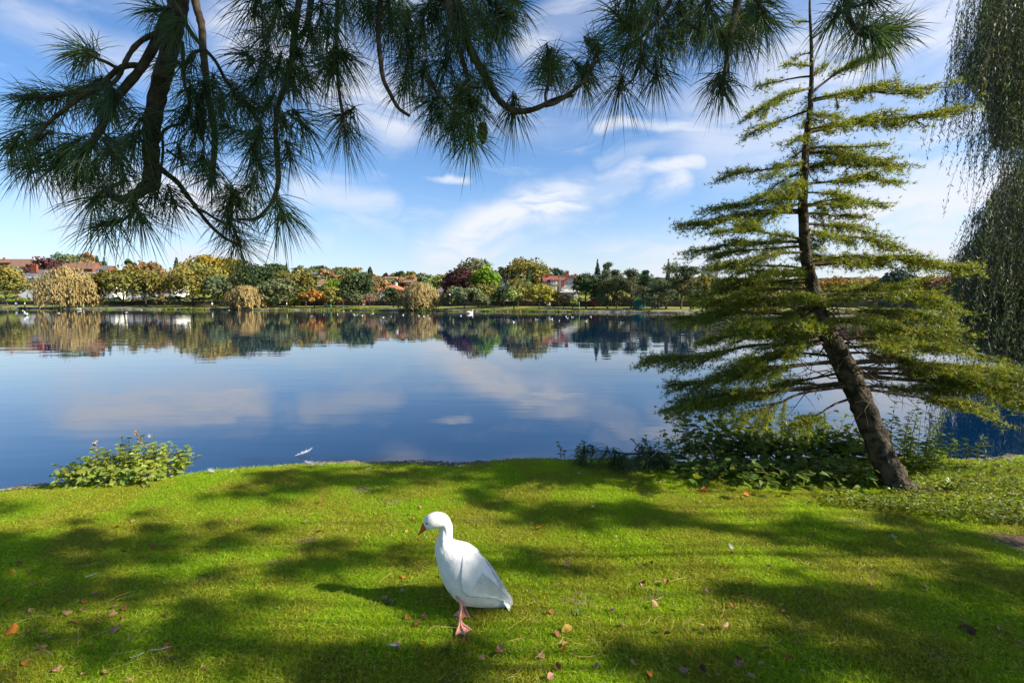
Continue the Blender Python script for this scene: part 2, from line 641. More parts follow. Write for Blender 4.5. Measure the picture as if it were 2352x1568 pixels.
def crown_round(mb, Ht, Wd, cb, leaf, n=3600, lobes=34):
    cz, rz, rx = Ht * (1 + cb) / 2, Ht * (1 - cb) / 2, Wd / 2
    ld = rdirs(lobes)
    ld[:, 2] = np.where(ld[:, 2] < -0.5, -ld[:, 2] * 0.5, ld[:, 2])
    rad = np.array([rx, rx, rz])
    lc = ld * rng.uniform(0.45, 0.80, (lobes, 1)) * rad
    lr = rng.uniform(0.30, 0.48, lobes) * min(rx, rz * 1.25)
    lcol = cols(lobes, 0.70, 1.30, 0.10)
    k = rng.integers(0, lobes, n * 2)
    d = rdirs(n * 2)
    d[:, 2] = np.where(rng.random(n * 2) < 0.55, np.abs(d[:, 2]), d[:, 2])
    pos = lc[k] + d * (lr[k] * rng.uniform(0.62, 1.06, n * 2))[:, None] * np.array([1, 1, 0.82])
    q = np.linalg.norm(pos / rad, axis=1)
    ok = np.where((q > 0.50) & (q < 1.12))[0][:n]
    pos, d, k = pos[ok], d[ok], k[ok]
    s = leaf * rng.uniform(0.65, 1.35, len(pos))
    V, F = leafquads(pos + np.array([0, 0, cz]), d + 0.55 * rng.standard_normal(d.shape), s, s * 0.7)
    c = np.repeat(lcol[k] * cols(len(pos), 0.8, 1.2, 0.06), 4, 0)
    mb.add(V, F, c)


def crown_willow(mb, Ht, Wd, cb, leaf, n=4200, lobes=26):
    rx = Wd / 2
    ns = 560
    th = rng.uniform(0, 2 * np.pi, ns)
    r = np.sqrt(rng.random(ns)) * 0.98
    lobe = 0.86 + 0.14 * np.sin(th * 5 + rng.uniform(0, 6)) * r
    top = Ht * (0.42 + 0.58 * np.sqrt(np.clip(1 - r ** 2.1, 0, 1))) * rng.uniform(0.86, 1.0, ns)
    x, y = rx * r * lobe * np.cos(th), rx * r * lobe * np.sin(th)
    bottom = np.where(r > 0.45, Ht * (cb + rng.uniform(-0.02, 0.22, ns)), top - Ht * rng.uniform(0.2, 0.4, ns))
    bottom = np.minimum(bottom, top - 0.12 * Ht)
    m = max(9, n // ns)
    t = rng.random((ns, m))
    px = x[:, None] * (1 + 0.10 * np.sqrt(t)) + 0.25 * rng.standard_normal((ns, m))
    py = y[:, None] * (1 + 0.10 * np.sqrt(t)) + 0.25 * rng.standard_normal((ns, m))
    pz = top[:, None] * (1 - t) + bottom[:, None] * t
    pos = np.stack([px, py, pz], -1).reshape(-1, 3)
    nd = np.stack([np.repeat(np.cos(th), m), np.repeat(np.sin(th), m), np.full(ns * m, 0.25)], 1) + 0.5 * rng.standard_normal((ns * m, 3))
    V, F = leafquads(pos, nd, leaf * 1.5 * rng.uniform(0.6, 1.3, ns * m), leaf * 0.42, tdir=(0, 0, 1), jitter=0.18)
    sc = cols(ns, 0.72, 1.25, 0.06)
    mb.add(V, F, np.repeat(np.repeat(sc, m, 0) * cols(ns * m, 0.82, 1.18, 0.03), 4, 0))


def crown_pine(mb, Ht, Wd, cb, leaf, n=3200, lobes=26):
    cz0 = Ht * cb
    lz = cz0 + (Ht - cz0) * np.sort(rng.random(lobes)) ** 0.85 * 0.95
    prof = np.sin(np.clip((lz - cz0) / (Ht - cz0), 0, 1) * 2.2 + 0.75)
    rr = Wd / 2 * np.clip(prof, 0.15, 1) * rng.uniform(0.25, 0.85, lobes)
    th = rng.uniform(0, 2 * np.pi, lobes)
    lc = np.stack([rr * np.cos(th), rr * np.sin(th), lz], 1)
    lr = Wd * rng.uniform(0.15, 0.25, lobes)
    lcol = cols(lobes, 0.65, 1.3, 0.10)
    k = rng.integers(0, lobes, n)
    d = rdirs(n)
    pos = lc[k] + d * (lr[k] * rng.uniform(0.5, 1.05, n))[:, None] * np.array([1, 1, 0.55])
    s = leaf * rng.uniform(0.6, 1.2, n)
    V, F = leafquads(pos, d + 0.6 * rng.standard_normal(d.shape), s, s * 0.55)
    mb.add(V, F, np.repeat(lcol[k] * cols(n, 0.8, 1.2, 0.05), 4, 0))


def crown_spire(mb, Ht, Wd, cb, leaf, n=2200, lobes=9):
    t = 1 - np.sqrt(rng.random(n))
    tier = 0.70 + 0.30 * (1 - np.mod(t * lobes, 1.0))
    r = Wd / 2 * (1 - t) ** 0.85 * tier * rng.uniform(0.55, 1.05, n)
    th = rng.uniform(0, 2 * np.pi, n)
    z = Ht * (cb + (1 - cb) * t) - 0.12 * r
    pos = np.stack([r * np.cos(th), r * np.sin(th), z], 1)
    nd = np.stack([np.cos(th), np.sin(th), np.full(n, 0.7)], 1) + 0.45 * rng.standard_normal((n, 3))
    td = np.stack([np.cos(th), np.sin(th), np.full(n, -0.35)], 1)
    V, F = leafquads(pos, nd, leaf * rng.uniform(0.7, 1.4, n), leaf * 0.5, tdir=td, jitter=0.25)
    mb.add(V, F, np.repeat(cols(n, 0.6, 1.3, 0.06), 4, 0))


def crown_cypress(mb, Ht, Wd, cb, leaf, n=1600, lobes=0):
    t = rng.random(n)
    r = Wd / 2 * np.sqrt(np.clip(1 - t ** 2.2, 0, 1)) * rng.uniform(0.75, 1.05, n)
    th = rng.uniform(0, 2 * np.pi, n)
    pos = np.stack([r * np.cos(th), r * np.sin(th), Ht * (cb + (1 - cb) * t)], 1)
    nd = np.stack([np.cos(th), np.sin(th), np.full(n, 0.5)], 1) + 0.4 * rng.standard_normal((n, 3))
    V, F = leafquads(pos, nd, leaf, leaf * 0.5, tdir=(0, 0, 1), jitter=0.3)
    mb.add(V, F, np.repeat(cols(n, 0.6, 1.25, 0.05), 4, 0))


def crown_bare(mb, Ht, Wd, cb, leaf, n=900, lobes=0):
    tips = []

    def grow(p, d, L, r, lvl):
        q = p + d * L
        mb.tube([p, (p + q) / 2 + 0.04 * L * rng.standard_normal(3), q], [r, r * 0.8, r * 0.6], 4, col=0.9, cap=False)
        if lvl == 0:
            tips.append((p, q))
            return
        for _ in range(4 if lvl > 1 else 5):
            nd = norm(d + 0.75 * rng.standard_normal(3) * np.array([Wd / Ht, Wd / Ht, 0.6]) + np.array([0, 0, 0.15]))
            grow(p + d * L * rng.uniform(0.55, 1.0), nd, L * rng.uniform(0.55, 0.8), r * 0.55, lvl - 1)
    for a in np.arange(6):
        d = norm(np.array([math.cos(a * 1.05) * 0.6, math.sin(a * 1.05) * 0.6, 0.8]) + 0.2 * rng.standard_normal(3))
        grow(np.array([0, 0, Ht * cb]), d, Ht * 0.26, Ht * 0.009, 3)
    a = np.array([p for p, q in tips])
    bq = np.array([q for p, q in tips])
    k = rng.integers(0, len(a), n)
    pos = a[k] + (bq[k] - a[k]) * rng.random((n, 1)) + 0.12 * rng.standard_normal((n, 3))
    V, F = leafquads(pos, rdirs(n), leaf * 0.5, leaf * 0.35)
    mb.add(V, F, np.repeat(cols(n, 0.8, 1.25, 0.05), 4, 0))


CROWN = {'round': crown_round, 'willow': crown_willow, 'pine': crown_pine, 'spire': crown_spire, 'cypress': crown_cypress, 'bare': crown_bare}
NAMES = {'round': 'broadleaf_tree', 'willow': 'weeping_willow', 'pine': 'pine_tree', 'spire': 'conifer_tree', 'cypress': 'cypress_tree', 'bare': 'bare_tree'}
TREE_POS = {}


def far_tree(crop, cx, top, w, kind, colr, s, label, cb=None, group=None, name=None, cat='tree', base=None):
    x, ytop = cv(crop, cx, top)
    wv = w / CROPS[crop][2]
    d = 130.0
    for _ in range(6):
        X = (x - 1176) / FPX * d * 1.0
        d = float(bankY(X)) + s
    p = P(x, ytop, d)
    zb = float(far_z(p[0], d))
    Ht = max(p[2] - zb, 1.5)
    Wd = wv / FPX * d * {'round': 1.30, 'willow': 1.12, 'pine': 1.40, 'spire': 1.5, 'cypress': 1.15, 'bare': 1.2}[kind]
    root = empty(name or NAMES[kind], (p[0], d, zb), label, cat, group)
    if cb is None:
        cb = {'round': 0.05, 'willow': 0.0, 'pine': 0.22, 'spire': 0.08, 'cypress': 0.03, 'bare': 0.22}[kind]
    cb *= {'round': 0.3, 'pine': 0.7}.get(kind, 1.0)
    leaf = 0.36 * d / 130 * (0.8 if kind in ('pine', 'spire') else 1.0)
    n = int(np.clip(2.6 * Wd * Ht / (leaf * leaf), 700, 5200))
    mb = MB()
    CROWN[kind](mb, Ht, Wd, cb, leaf, n)
    mb.build('crown', LM[colr], root)
    tb = MB()
    r0 = 0.012 * Ht + 0.08
    top_f = {'round': 0.72, 'willow': 0.7, 'pine': 0.95, 'spire': 0.97, 'cypress': 0.9, 'bare': 0.3}[kind]
    zz = np.linspace(-0.3, Ht * top_f, 7)
    pts = np.stack([0.02 * Ht * np.cumsum(rng.standard_normal(7)) * 0.3, 0.02 * Ht * np.cumsum(rng.standard_normal(7)) * 0.3, zz], 1)
    pts[:2, :2] = 0
    tb.tube(pts, r0 * np.linspace(1.25, 0.25, 7), 7)
    if kind in ('round', 'willow', 'pine'):
        for i in range(7):
            z0 = Ht * rng.uniform(0.2, 0.6)
            a = rng.uniform(0, 6.28)
            e = np.array([math.cos(a) * Wd * 0.33, math.sin(a) * Wd * 0.33, min(Ht * 0.9, z0 + Ht * rng.uniform(0.08, 0.25))])
            q = np.array([0, 0, z0])
            tb.tube([q, (q + e) / 2 + [0, 0, 0.03 * Ht], e], [r0 * 0.5, r0 * 0.33, r0 * 0.12], 5)
    tb.build('trunk', m_bark_red if kind == 'pine' else m_bark, root)
    return root


T = far_tree
# --- left part
T('c1', 30, 310, 320, 'round', 'olive', 9, 'yellowing oak cut by the left edge of the picture beside the white villa', cb=.06)
T('c1', 590, 325, 500, 'willow', 'willow', 3.2, 'largest golden weeping willow, right of the white villa with the red chimney', cb=0.0)
T('c1', 880, 385, 250, 'round', 'olive', 13, 'smallest olive tree, just right of the largest golden willow', cb=.16)
T('c1', 1080, 300, 330, 'round', 'olive', 16, 'tall olive tree in front of the half hidden white terrace, left one', cb=.16)
T('c1', 1290, 345, 300, 'round', 'olive', 12, 'olive tree in the middle of the half hidden white terrace', cb=.18)
T('c1', 1450, 315, 300, 'round', 'tan', 21, 'brownish olive tree behind the right end of the half hidden terrace')
T('c1', 1715, 300, 470, 'round', 'olive', 11, 'broad olive tree standing under the golden dome of the highest oak', cb=.12)
T('c1', 1950, 215, 450, 'round', 'gold', 36, 'mustard yellow oak whose dome stands highest on the left hillside')
T('c1', 2010, 380, 250, 'round', 'grey', 12, 'grey green tree tucked between the broad olive tree and the second golden willow', cb=.10)
T('c2', 190, 505, 400, 'willow', 'willow', 2.6, 'golden weeping willow, low and wide, in front of the dark green oaks', cb=0.0)
T('c2', 250, 238, 360, 'round', 'dark', 17, 'tall dark green oak right of the mustard yellow dome', cb=.08)
T('c2', 460, 255, 280, 'round', 'dark', 22, 'second dark green oak, rounder, beside the tallest dark oak')
T('c2', 530, 430, 420, 'round', 'grey', 9, 'grey green tree standing in front of the two dark oaks', cb=.10)
T('c2', 660, 315, 300, 'round', 'olive', 18, 'olive tree left of the brick house')
T('c2', 800, 345, 220, 'round', 'olive', 12, 'narrow olive tree touching the left wall of the brick house', cb=.1)
T('c2', 440, 605, 150, 'round', 'grey', 6, 'small round grey green tree right of the low wide golden willow', cb=.1)
T('c2', 690, 640, 110, 'round', 'yellow', 7, 'low yellow green shrub left of the orange tree', cb=.05, name='shrub', cat='shrub')
T('c2', 900, 560, 330, 'round', 'orange', 5, 'flat topped orange autumn tree in front of the brick house', cb=.38)
T('c2', 1080, 510, 190, 'round', 'olive', 7, 'yellowish young tree hiding the right corner of the brick house', cb=.22)
T('c2', 1110, 430, 210, 'round', 'bright', 22, 'bright green tree above and right of the brick house roof')
T('c2', 1370, 345, 310, 'round', 'dark', 14, 'big dark evergreen oak left of the leafless pinkish tree', cb=.10)
T('c2', 1205, 475, 150, 'round', 'dark', 9, 'slim dark ivy clad tree beside the big dark evergreen oak', cb=.14)
T('c2', 1345, 570, 130, 'round', 'grey', 7, 'low dark bushy tree at the foot of the big dark evergreen oak', cb=.04)
T('c2', 1490, 525, 220, 'bare', 'bare', 5, 'nearly leafless pinkish brown tree on the lakeside grass')
T('c2', 1570, 385, 190, 'round', 'tan', 26, 'brownish tree behind the white chimney of the orange roofed house')
T('c2', 1740, 520, 160, 'round', 'dark', 11, 'dark tree standing before the white house with the orange roof', cb=.12)
T('c2', 2020, 475, 410, 'willow', 'willow', 2.4, 'golden weeping willow at the water beside the white bay house', cb=0.0)
T('c2', 1860, 560, 130, 'round', 'olive', 12, 'small olive tree behind the left flank of the middle golden willow')
# --- left ridge
T('c1', 410, 255, 280, 'round', 'copper', 92, 'purple brown tree between the roofs on the upper left hill')
T('c1', 620, 195, 250, 'round', 'grey', 120, 'round green tree highest on the far left skyline')
T('c1', 795, 208, 160, 'round', 'tan', 125, 'pale brown tree on the far left skyline beside two dark conifers')
T('c1', 868, 225, 70, 'spire', 'conifer', 112, 'taller of two dark conifers on the far left skyline')
T('c1', 930, 245, 80, 'spire', 'conifer', 106, 'shorter of two dark conifers on the far left skyline')
T('c1', 1165, 262, 95, 'round', 'dark', 100, 'dark green bush like treetop above the half hidden terrace')
T('c1', 1255, 272, 140, 'round', 'tan', 104, 'pale brown treetop on the skyline above the half hidden terrace')
T('c1', 1375, 285, 130, 'round', 'tan', 98, 'low tan treetop left of the single dark conifer on the skyline')
T('c1', 1580, 238, 90, 'spire', 'conifer', 90, 'single dark conifer left of the mustard yellow dome')
T('c1', 1665, 268, 140, 'round', 'tan', 84, 'tan treetop wedged between the single conifer and the mustard dome')
T('c1', 2115, 255, 120, 'round', 'olive', 60, 'olive treetop filling the gap right of the mustard yellow dome')
# --- middle ridge
T('c2', 560, 270, 120, 'round', 'copper', 70, 'reddish brown treetop behind the second dark oak')
T('c2', 607, 258, 60, 'spire', 'conifer', 75, 'small dark conifer tip above the dark oaks')
T('c2', 745, 285, 150, 'round', 'grey', 75, 'grey green treetop right of the small conifer tip')
T('c2', 860, 310, 110, 'round', 'grey', 120, 'pale grey green treetop above the small white house on the hill')
T('c2', 980, 292, 160, 'round', 'dark', 128, 'dark dome shaped tree on the skyline behind the small white house')
T('c2', 1030, 320, 130, 'round', 'tan', 100, 'light brown tree right of the small white house on the hill')
T('c2', 1140, 318, 150, 'round', 'grey', 120, 'green skyline tree above the white gabled roofs')
T('c2', 1215, 312, 110, 'round', 'grey', 130, 'pale skyline tree right of the white gabled roofs')
T('c2', 1310, 305, 180, 'round', 'olive', 70, 'olive skyline tree behind the big dark evergreen oak')
T('c2', 1390, 292, 100, 'round', 'grey', 78, 'tallest pale green treetop above the big dark evergreen oak')
T('c2', 1495, 315, 66, 'cypress', 'conifer', 90, 'small pointed cypress on the middle skyline')
T('c2', 1510, 365, 120, 'round', 'orange', 44, 'orange brown tree below the small pointed cypress')
T('c2', 1670, 375, 80, 'round', 'copper', 105, 'small reddish tree on the skyline behind the flat brown roof')
T('c2', 1740, 360, 90, 'round', 'olive', 112, 'olive tree on the skyline between red and dark treetops')
T('c2', 1818, 343, 100, 'round', 'dark', 110, 'dark round tree on the skyline above the orange roofed house')
T('c2', 1725, 440, 110, 'round', 'grey', 60, 'green tree in front of the flat brown roof')
T('c2', 1810, 408, 150, 'round', 'tan', 66, 'tan tree covering the right end of the flat brown roof')
T('c2', 1930, 360, 130, 'round', 'olive', 105, 'olive skyline tree left of the middle golden willow top')
T('c2', 1940, 405, 130, 'round', 'tan', 75, 'low tan dome just above the middle golden willow')
T('c2', 2080, 372, 200, 'round', 'grey', 80, 'broad green tree on the skyline right above the middle golden willow')
T('c2', 2255, 362, 180, 'round', 'light', 58, 'light green round tree left of the copper beech')
T('c2', 2000, 450, 180, 'round', 'olive', 52, 'dark olive tree between the middle golden willow and the skyline')
# --- right of the middle
T('c3', 680, 225, 380, 'round', 'grey', 56, 'pale olive tree rising behind the copper beech')
T('c3', 585, 290, 390, 'round', 'copper', 30, 'big dark purple copper beech')
T('c3', 440, 390, 150, 'round', 'copper', 24, 'lower left shoulder tree of the copper beech, more red', cb=.05)
T('c3', 825, 258, 260, 'round', 'bright', 26, 'vivid green tall tree right of the copper beech', cb=.1)
T('c3', 580, 495, 390, 'round', 'grey', 6, 'wide grey green bushy tree at the water right of the white bay house', cb=.02)
T('c3', 765, 610, 160, 'round', 'grey', 4, 'small grey green bush at the water next to the wide bushy tree', cb=.0, name='shrub', cat='shrub')
T('c3', 820, 475, 240, 'round', 'olive', 13, 'olive tree under the vivid green tree', cb=.1)
T('c3', 1000, 490, 210, 'round', 'dark', 12, 'dark tree left of the pale young lakeside tree', cb=.1)
T('c3', 1150, 422, 290, 'round', 'olive', 17, 'dark olive tree hiding the white timbered house', cb=.08)
T('c3', 1110, 515, 185, 'round', 'light', 4, 'pale green young tree with round crown, left of two on the lakeside', cb=.14)
T('c3', 1380, 475, 235, 'round', 'yellow', 5, 'yellow green young tree with orange top, right of two on the lakeside', cb=.14)
T('c3', 1530, 553, 160, 'round', 'yellow', 12, 'yellow green tree below the bay turret of the red roofed villa', cb=.12)
T('c3', 1640, 590, 100, 'round', 'tan', 9, 'thin pinkish tree before the gable of the red roofed villa', cb=.25)
T('c3', 1735, 640, 90, 'round', 'light', 6, 'thin pale green tree at the right foot of the red roofed villa', cb=.25)
T('c3', 1230, 222, 450, 'round', 'olive', 52, 'huge olive plane tree behind the timbered house')
T('c3', 1390, 330, 160, 'round', 'tan', 50, 'brownish tree between the plane tree and the red roofed villa')
T('c3', 1262, 290, 85, 'spire', 'conifer', 40, 'dark narrow fir in front of the huge plane tree')
T('c3', 975, 315, 130, 'pine', 'conifer', 70, 'flat topped dark pine on the skyline right of the vivid green tree')
T('c3', 1468, 338, 46, 'cypress', 'conifer', 60, 'tiny dark cypress behind the villa chimney')
T('c3', 1580, 310, 150, 'pine', 'conifer', 62, 'dark pine rising behind the red villa roof')
T('c3', 1765, 368, 140, 'round', 'tan', 62, 'brown treetop behind the right slope of the villa roof')
T('c3', 1880, 370, 280, 'round', 'dark', 12, 'broad dark evergreen right of the red roofed villa', cb=.08)
T('c3', 2000, 228, 130, 'spire', 'conifer', 22, 'sparse pointed conifer poking above the broad dark evergreen')
T('c3', 2125, 250, 150, 'pine', 'pine', 22, 'cedar like flat topped tree beside the sparse pointed conifer', cb=.4)
T('c3', 2110, 345, 240, 'pine', 'pine', 9, 'sunlit pine clump with drooping branches right of the broad dark evergreen', cb=.10)
T('c3', 1957, 655, 75, 'round', 'red', 6, 'tiny red leaved tree on the grass under the pines', cb=.35)
T('c4', 45, 330, 230, 'pine', 'pine', 12, 'tall pine left of the teal shelter', cb=.32)
T('c4', 250, 325, 300, 'pine', 'pine', 8, 'sunlit tall pine directly above the teal shelter', cb=.22)
T('c4', 440, 345, 200, 'pine', 'conifer', 16, 'dark shaded pine behind the teal shelter', cb=.22)
T('c4', 760, 250, 400, 'pine', 'pine', 8, 'biggest domed pine, right of the teal shelter', cb=.22)
T('c4', 640, 430, 200, 'pine', 'bluegreen', 13, 'bluish dark pine at the left flank of the biggest domed pine', cb=.08)
T('c4', 778, 170, 110, 'spire', 'conifer', 26, 'pointed fir tip rising above the biggest domed pine')
T('c4', 892, 225, 100, 'spire', 'conifer', 24, 'second fir tip, lower, right above the biggest domed pine')
T('c4', 975, 290, 220, 'pine', 'pine', 12, 'tall pine with bare reddish trunk between the domed pine and the cedar', cb=.45)
T('c4', 1115, 300, 230, 'pine', 'pine', 10, 'umbrella shaped pine nearest the leaning cedar', cb=.42)
T('c4', 1290, 360, 190, 'round', 'olive', 28, 'olive tree right of the umbrella shaped pine')
T('c4', 1400, 365, 190, 'round', 'grey', 45, 'grey green trees foot of the church tower')
T('c4', 545, 690, 160, 'round', 'grey', 5, 'small green tree standing in front of the teal shelter', cb=.3)
T('c4', 1145, 675, 110, 'round', 'yellow', 9, 'little yellow tree behind the slim pine trunks', cb=.15)
# --- behind the cedar and the willow
T('r3', 330, 150, 330, 'round', 'tan', 30, 'greyish brown tree seen through the cedar boughs left of the cedar trunk')
T('r3', 90, 190, 260, 'round', 'olive', 22, 'olive tree glimpsed through the cedar just left of its trunk')
T('r3', 640, 128, 320, 'round', 'orange', 40, 'brightest orange tree, right of the cedar trunk')
T('r3', 860, 138, 190, 'round', 'orange', 34, 'second orange tree, smaller, right of the brightest orange one')
T('r3', 1030, 120, 170, 'round', 'tan', 46, 'brown treetop between the orange trees and the blue dark conifer')
T('r3', 1245, 40, 210, 'round', 'bluegreen', 42, 'blackish blue evergreen right of the orange trees')
T('r3', 1510, 85, 230, 'round', 'yellow', 24, 'yellow green tree half hidden by the right cedar boughs')
T('r3', 1690, 110, 260, 'round', 'tan', 20, 'brownish tree at the left edge of the big weeping willow')
T('r3', 2050, 60, 420, 'round', 'dark', 14, 'dark tree showing through the hanging willow at the right edge')
T('r3', 2360, 190, 200, 'round', 'gold', 7, 'sunlit golden bush behind the hanging willow at the right edge')

# ------------------------------------------------------------------ far shore: buildings
m_white_r = mat_solid('white render', (0.72, 0.71, 0.68), 0.85, 0.2, var=0.08, scale=0.6, attr=False)
m_cream = mat_solid('cream render', (0.66, 0.60, 0.44), 0.85, 0.2, var=0.08, scale=0.6, attr=False)
m_brick = mat_solid('red brick', (0.24, 0.075, 0.045), 0.9, 0.2, var=0.25, scale=2.0, attr=False)
m_slate = mat_solid('grey slate', (0.13, 0.12, 0.125), 0.7, 0.3, var=0.25, scale=1.5, attr=False)
m_tile_br = mat_solid('brown tile', (0.20, 0.115, 0.075), 0.85, 0.2, var=0.2, scale=1.5, attr=False)
m_tile_or = mat_solid('orange tile', (0.36, 0.14, 0.08), 0.85, 0.2, var=0.2, scale=1.5, attr=False)
m_tile_red = mat_solid('red tile', (0.23, 0.075, 0.055), 0.85, 0.2, var=0.2, scale=1.5, attr=False)
m_stone = mat_solid('grey stone', (0.30, 0.29, 0.28), 0.9, 0.2, var=0.2, scale=0.7, attr=False)
m_paint = mat_solid('white paint', (0.78, 0.78, 0.76), 0.5, 0.4, var=0.05, attr=False)
m_dkpaint = mat_solid('dark timber', (0.05, 0.035, 0.03), 0.6, 0.3, var=0.1, attr=False)
m_glass = mat_solid('window glass', (0.035, 0.045, 0.055), 0.08, 0.7, var=0.2, scale=0.8, attr=False)


def solve(crop, x, y, s):
    vx, vy = cv(crop, x, y)
    d = 130.0
    for _ in range(6):
        d = float(bankY((vx - 1176) / FPX * d)) + s
    return vx, vy, d


def add_window(root, x0, x1, z0, z1, yf, nx=2, nz=1, fm=None):
    t = min(0.09, (x1 - x0) * 0.12)
    mb = MB()
    ya, yb = yf - 0.08, yf + 0.02
    mb.box(x0, x1, ya, yb, z0 - 0.08, z0 + t)
    mb.box(x0, x1, ya, yb, z1 - t, z1)
    for i in range(nx + 1):
        xc = x0 + (x1 - x0 - t) * i / nx
        mb.box(xc, xc + t, ya + 0.004, yb - 0.004, z0 + t, z1 - t)
    for j in range(1, nz + 1):
        if nz > 1 and j < nz:
            zc = z0 + (z1 - z0) * j / nz
            mb.box(x0 + t, x1 - t, ya + 0.012, yb - 0.012, zc - t / 2, zc + t / 2)
    w = mb.build('window', fm or m_paint, root)
    MB().box(x0 + t * 0.5, x1 - t * 0.5, yf - 0.035, yf + 0.012, z0 + t * 0.5, z1 - t * 0.5).build('pane', m_glass, w)
    return w


def roof_mb(x0, x1, y0, y1, ze, zr, kind, ov=0.4, th=0.18):
    mb = MB()
    xm, ym = (x0 + x1) / 2, (y0 + y1) / 2
    a, bb, c, d = x0 - ov, x1 + ov, y0 - ov, y1 + ov
    O = [(a, c, ze), (bb, c, ze), (bb, d, ze), (a, d, ze)]
    Lo = [(p[0], p[1], ze - th) for p in O]
    if kind == 'hip':
        ry = min((bb - a) / 2 - 0.02, (d - c) / 2)
        r1, r2 = (a + ry, ym, zr), (bb - ry, ym, zr)
        V = O + [r1, r2] + Lo
        mb.add(V, [[(0, 1, 5, 4), (2, 3, 4, 5)], [(1, 2, 5), (3, 0, 4)], [(6, 7, 1, 0), (7, 8, 2, 1), (8, 9, 3, 2), (9, 6, 0, 3), (9, 8, 7, 6)]])
    elif kind == 'gx':
        V = O + [(a, ym, zr), (bb, ym, zr)] + Lo + [(a, ym, zr - th * 1.5), (bb, ym, zr - th * 1.5)]
        mb.add(V, [[(0, 1, 5, 4), (2, 3, 4, 5), (6, 7, 1, 0), (8, 9, 3, 2), (6, 10, 11, 7), (10, 9, 8, 11), (0, 4, 10, 6), (4, 3, 9, 10), (7, 11, 5, 1), (11, 8, 2, 5)]])
    elif kind == 'gy':
        V = O + [(xm, c, zr), (xm, d, zr)] + Lo + [(xm, c, zr - th * 1.5), (xm, d, zr - th * 1.5)]
        mb.add(V, [[(0, 4, 5, 3), (1, 2, 5, 4), (6, 10, 4, 0), (10, 7, 1, 4), (6, 9, 11, 10), (10, 11, 8, 7), (9, 6, 0, 3), (7, 8, 2, 1), (11, 9, 3, 5), (8, 11, 5, 2)]])
    return mb


class House:
    def __init__(self, crop, xc, yref, s, label, name='house', cat='house'):
        self.crop = crop
        _, _, self.d = solve(crop, xc, yref, s)
        vx, _ = cv(crop, xc, yref)
        X = (vx - 1176) / FPX * self.d
        self.zg = float(far_z(X, self.d))
        self.o = (X, self.d, self.zg)
        self.root = empty(name, self.o, label, cat)

    def xz(self, x, y, dy=0.0):
        p = P(*cv(self.crop, x, y), self.d + dy)
        return p[0] - self.o[0], p[2] - self.o[2]

    def block(self, x0, x1, eave, ridge, kind, wall, roof, depth=8.0, dy=0.0, ov=0.4, bottom=None, rname='roof'):
        a, ze = self.xz(x0, eave, dy)
        b, _ = self.xz(x1, eave, dy)
        ym = dy if kind == 'gy' else dy + depth / 2
        _, zr = self.xz(x0, ridge, ym)
        zb = -1.5 if bottom is None else self.xz(x0, bottom, dy)[1]
        mb = MB().box(a, b, dy, dy + depth, zb, ze)
        if kind == 'gx':
            mb.add([(a, dy, ze), (a, dy + depth, ze), (a, dy + depth / 2, zr - 0.15), (b, dy, ze), (b, dy + depth, ze), (b, dy + depth / 2, zr - 0.15)], [[(0, 2, 1), (3, 4, 5)]])
        if kind == 'gy':
            xm = (a + b) / 2
            mb.add([(a, dy, ze), (b, dy, ze), (xm, dy, zr - 0.2), (a, dy + depth, ze), (b, dy + depth, ze), (xm, dy + depth, zr - 0.2)], [[(0, 1, 2), (4, 3, 5)]])
        w = mb.build('wall', wall, self.root)
        if kind != 'flat':
            self.roof = roof_mb(a, b, dy, dy + depth, ze, zr, kind, ov).build(rname, roof, self.root)
        return w

    def win(self, x0, x1, y0, y1, nx=2, nz=1, dy=0.0, fm=None):
        a, z1 = self.xz(x0, y0, dy)
        b, z0 = self.xz(x1, y1, dy)
        add_window(self.root, a, b, z0, z1, dy, nx, nz, fm)

    def chimney(self, x0, x1, y0, y1, mat, dy=3.0, pots=2):
        a, z1 = self.xz(x0, y0, dy)
        b, z0 = self.xz(x1, y1, dy)
        mb = MB().box(a, b, dy, dy + 0.9, z0 - 1.2, z1 - 0.25).box(a - 0.08, b + 0.08, dy - 0.08, dy + 0.98, z1 - 0.25, z1 - 0.05)
        c = mb.build('chimney', mat, self.root)
        for i in range(pots):
            xx = a + (b - a) * (i + 0.5) / pots
            MB().tube([(xx, dy + 0.45, z1 - 0.06), (xx, dy + 0.45, z1 + 0.35)], [0.14, 0.11], 7).build('chimney_pot', m_tile_or, c)

    def band(self, x0, x1, y0, y1, mat, name, dy=0.0, t=0.12):
        a, z1 = self.xz(x0, y0, dy)
        b, z0 = self.xz(x1, y1, dy)
        return MB().box(a, b, dy - t, dy + 0.03, z0, z1).build(name, mat, self.root)


# hill houses, upper left
h = House('c1', 110, 330, 88, 'pair of brown roofed houses on the hill at the far left edge')
h.block(-60, 230, 298, 266, 'gx', m_brick, m_tile_br, dy=9)
h.block(60, 305, 334, 292, 'gx', m_white_r, m_tile_br, dy=0, bottom=380)
h.win(80, 118, 336, 352, 3); h.win(205, 235, 337, 356, 2)
h.chimney(25, 38, 254, 268, m_brick, 12)
h = House('c1', 260, 500, 39, 'white two storey villa with slate roof and big orange red chimney')
h.block(150, 470, 428, 362, 'hip', m_white_r, m_slate, depth=10, ov=0.7)
h.chimney(275, 328, 316, 366, m_brick, 2.2, 3)
h.band(180, 440, 486, 494, m_paint, 'string_course'); h.band(150, 470, 426, 438, m_paint, 'fascia', t=0.75)
h.win(262, 330, 436, 466, 3); h.win(258, 318, 494, 540, 4, 2); h.win(372, 424, 494, 542, 3, 2); h.win(188, 200, 440, 468, 1); h.win(370, 424, 440, 468, 3)
h.band(262, 345, 466, 486, m_stone, 'balcony', t=0.8)
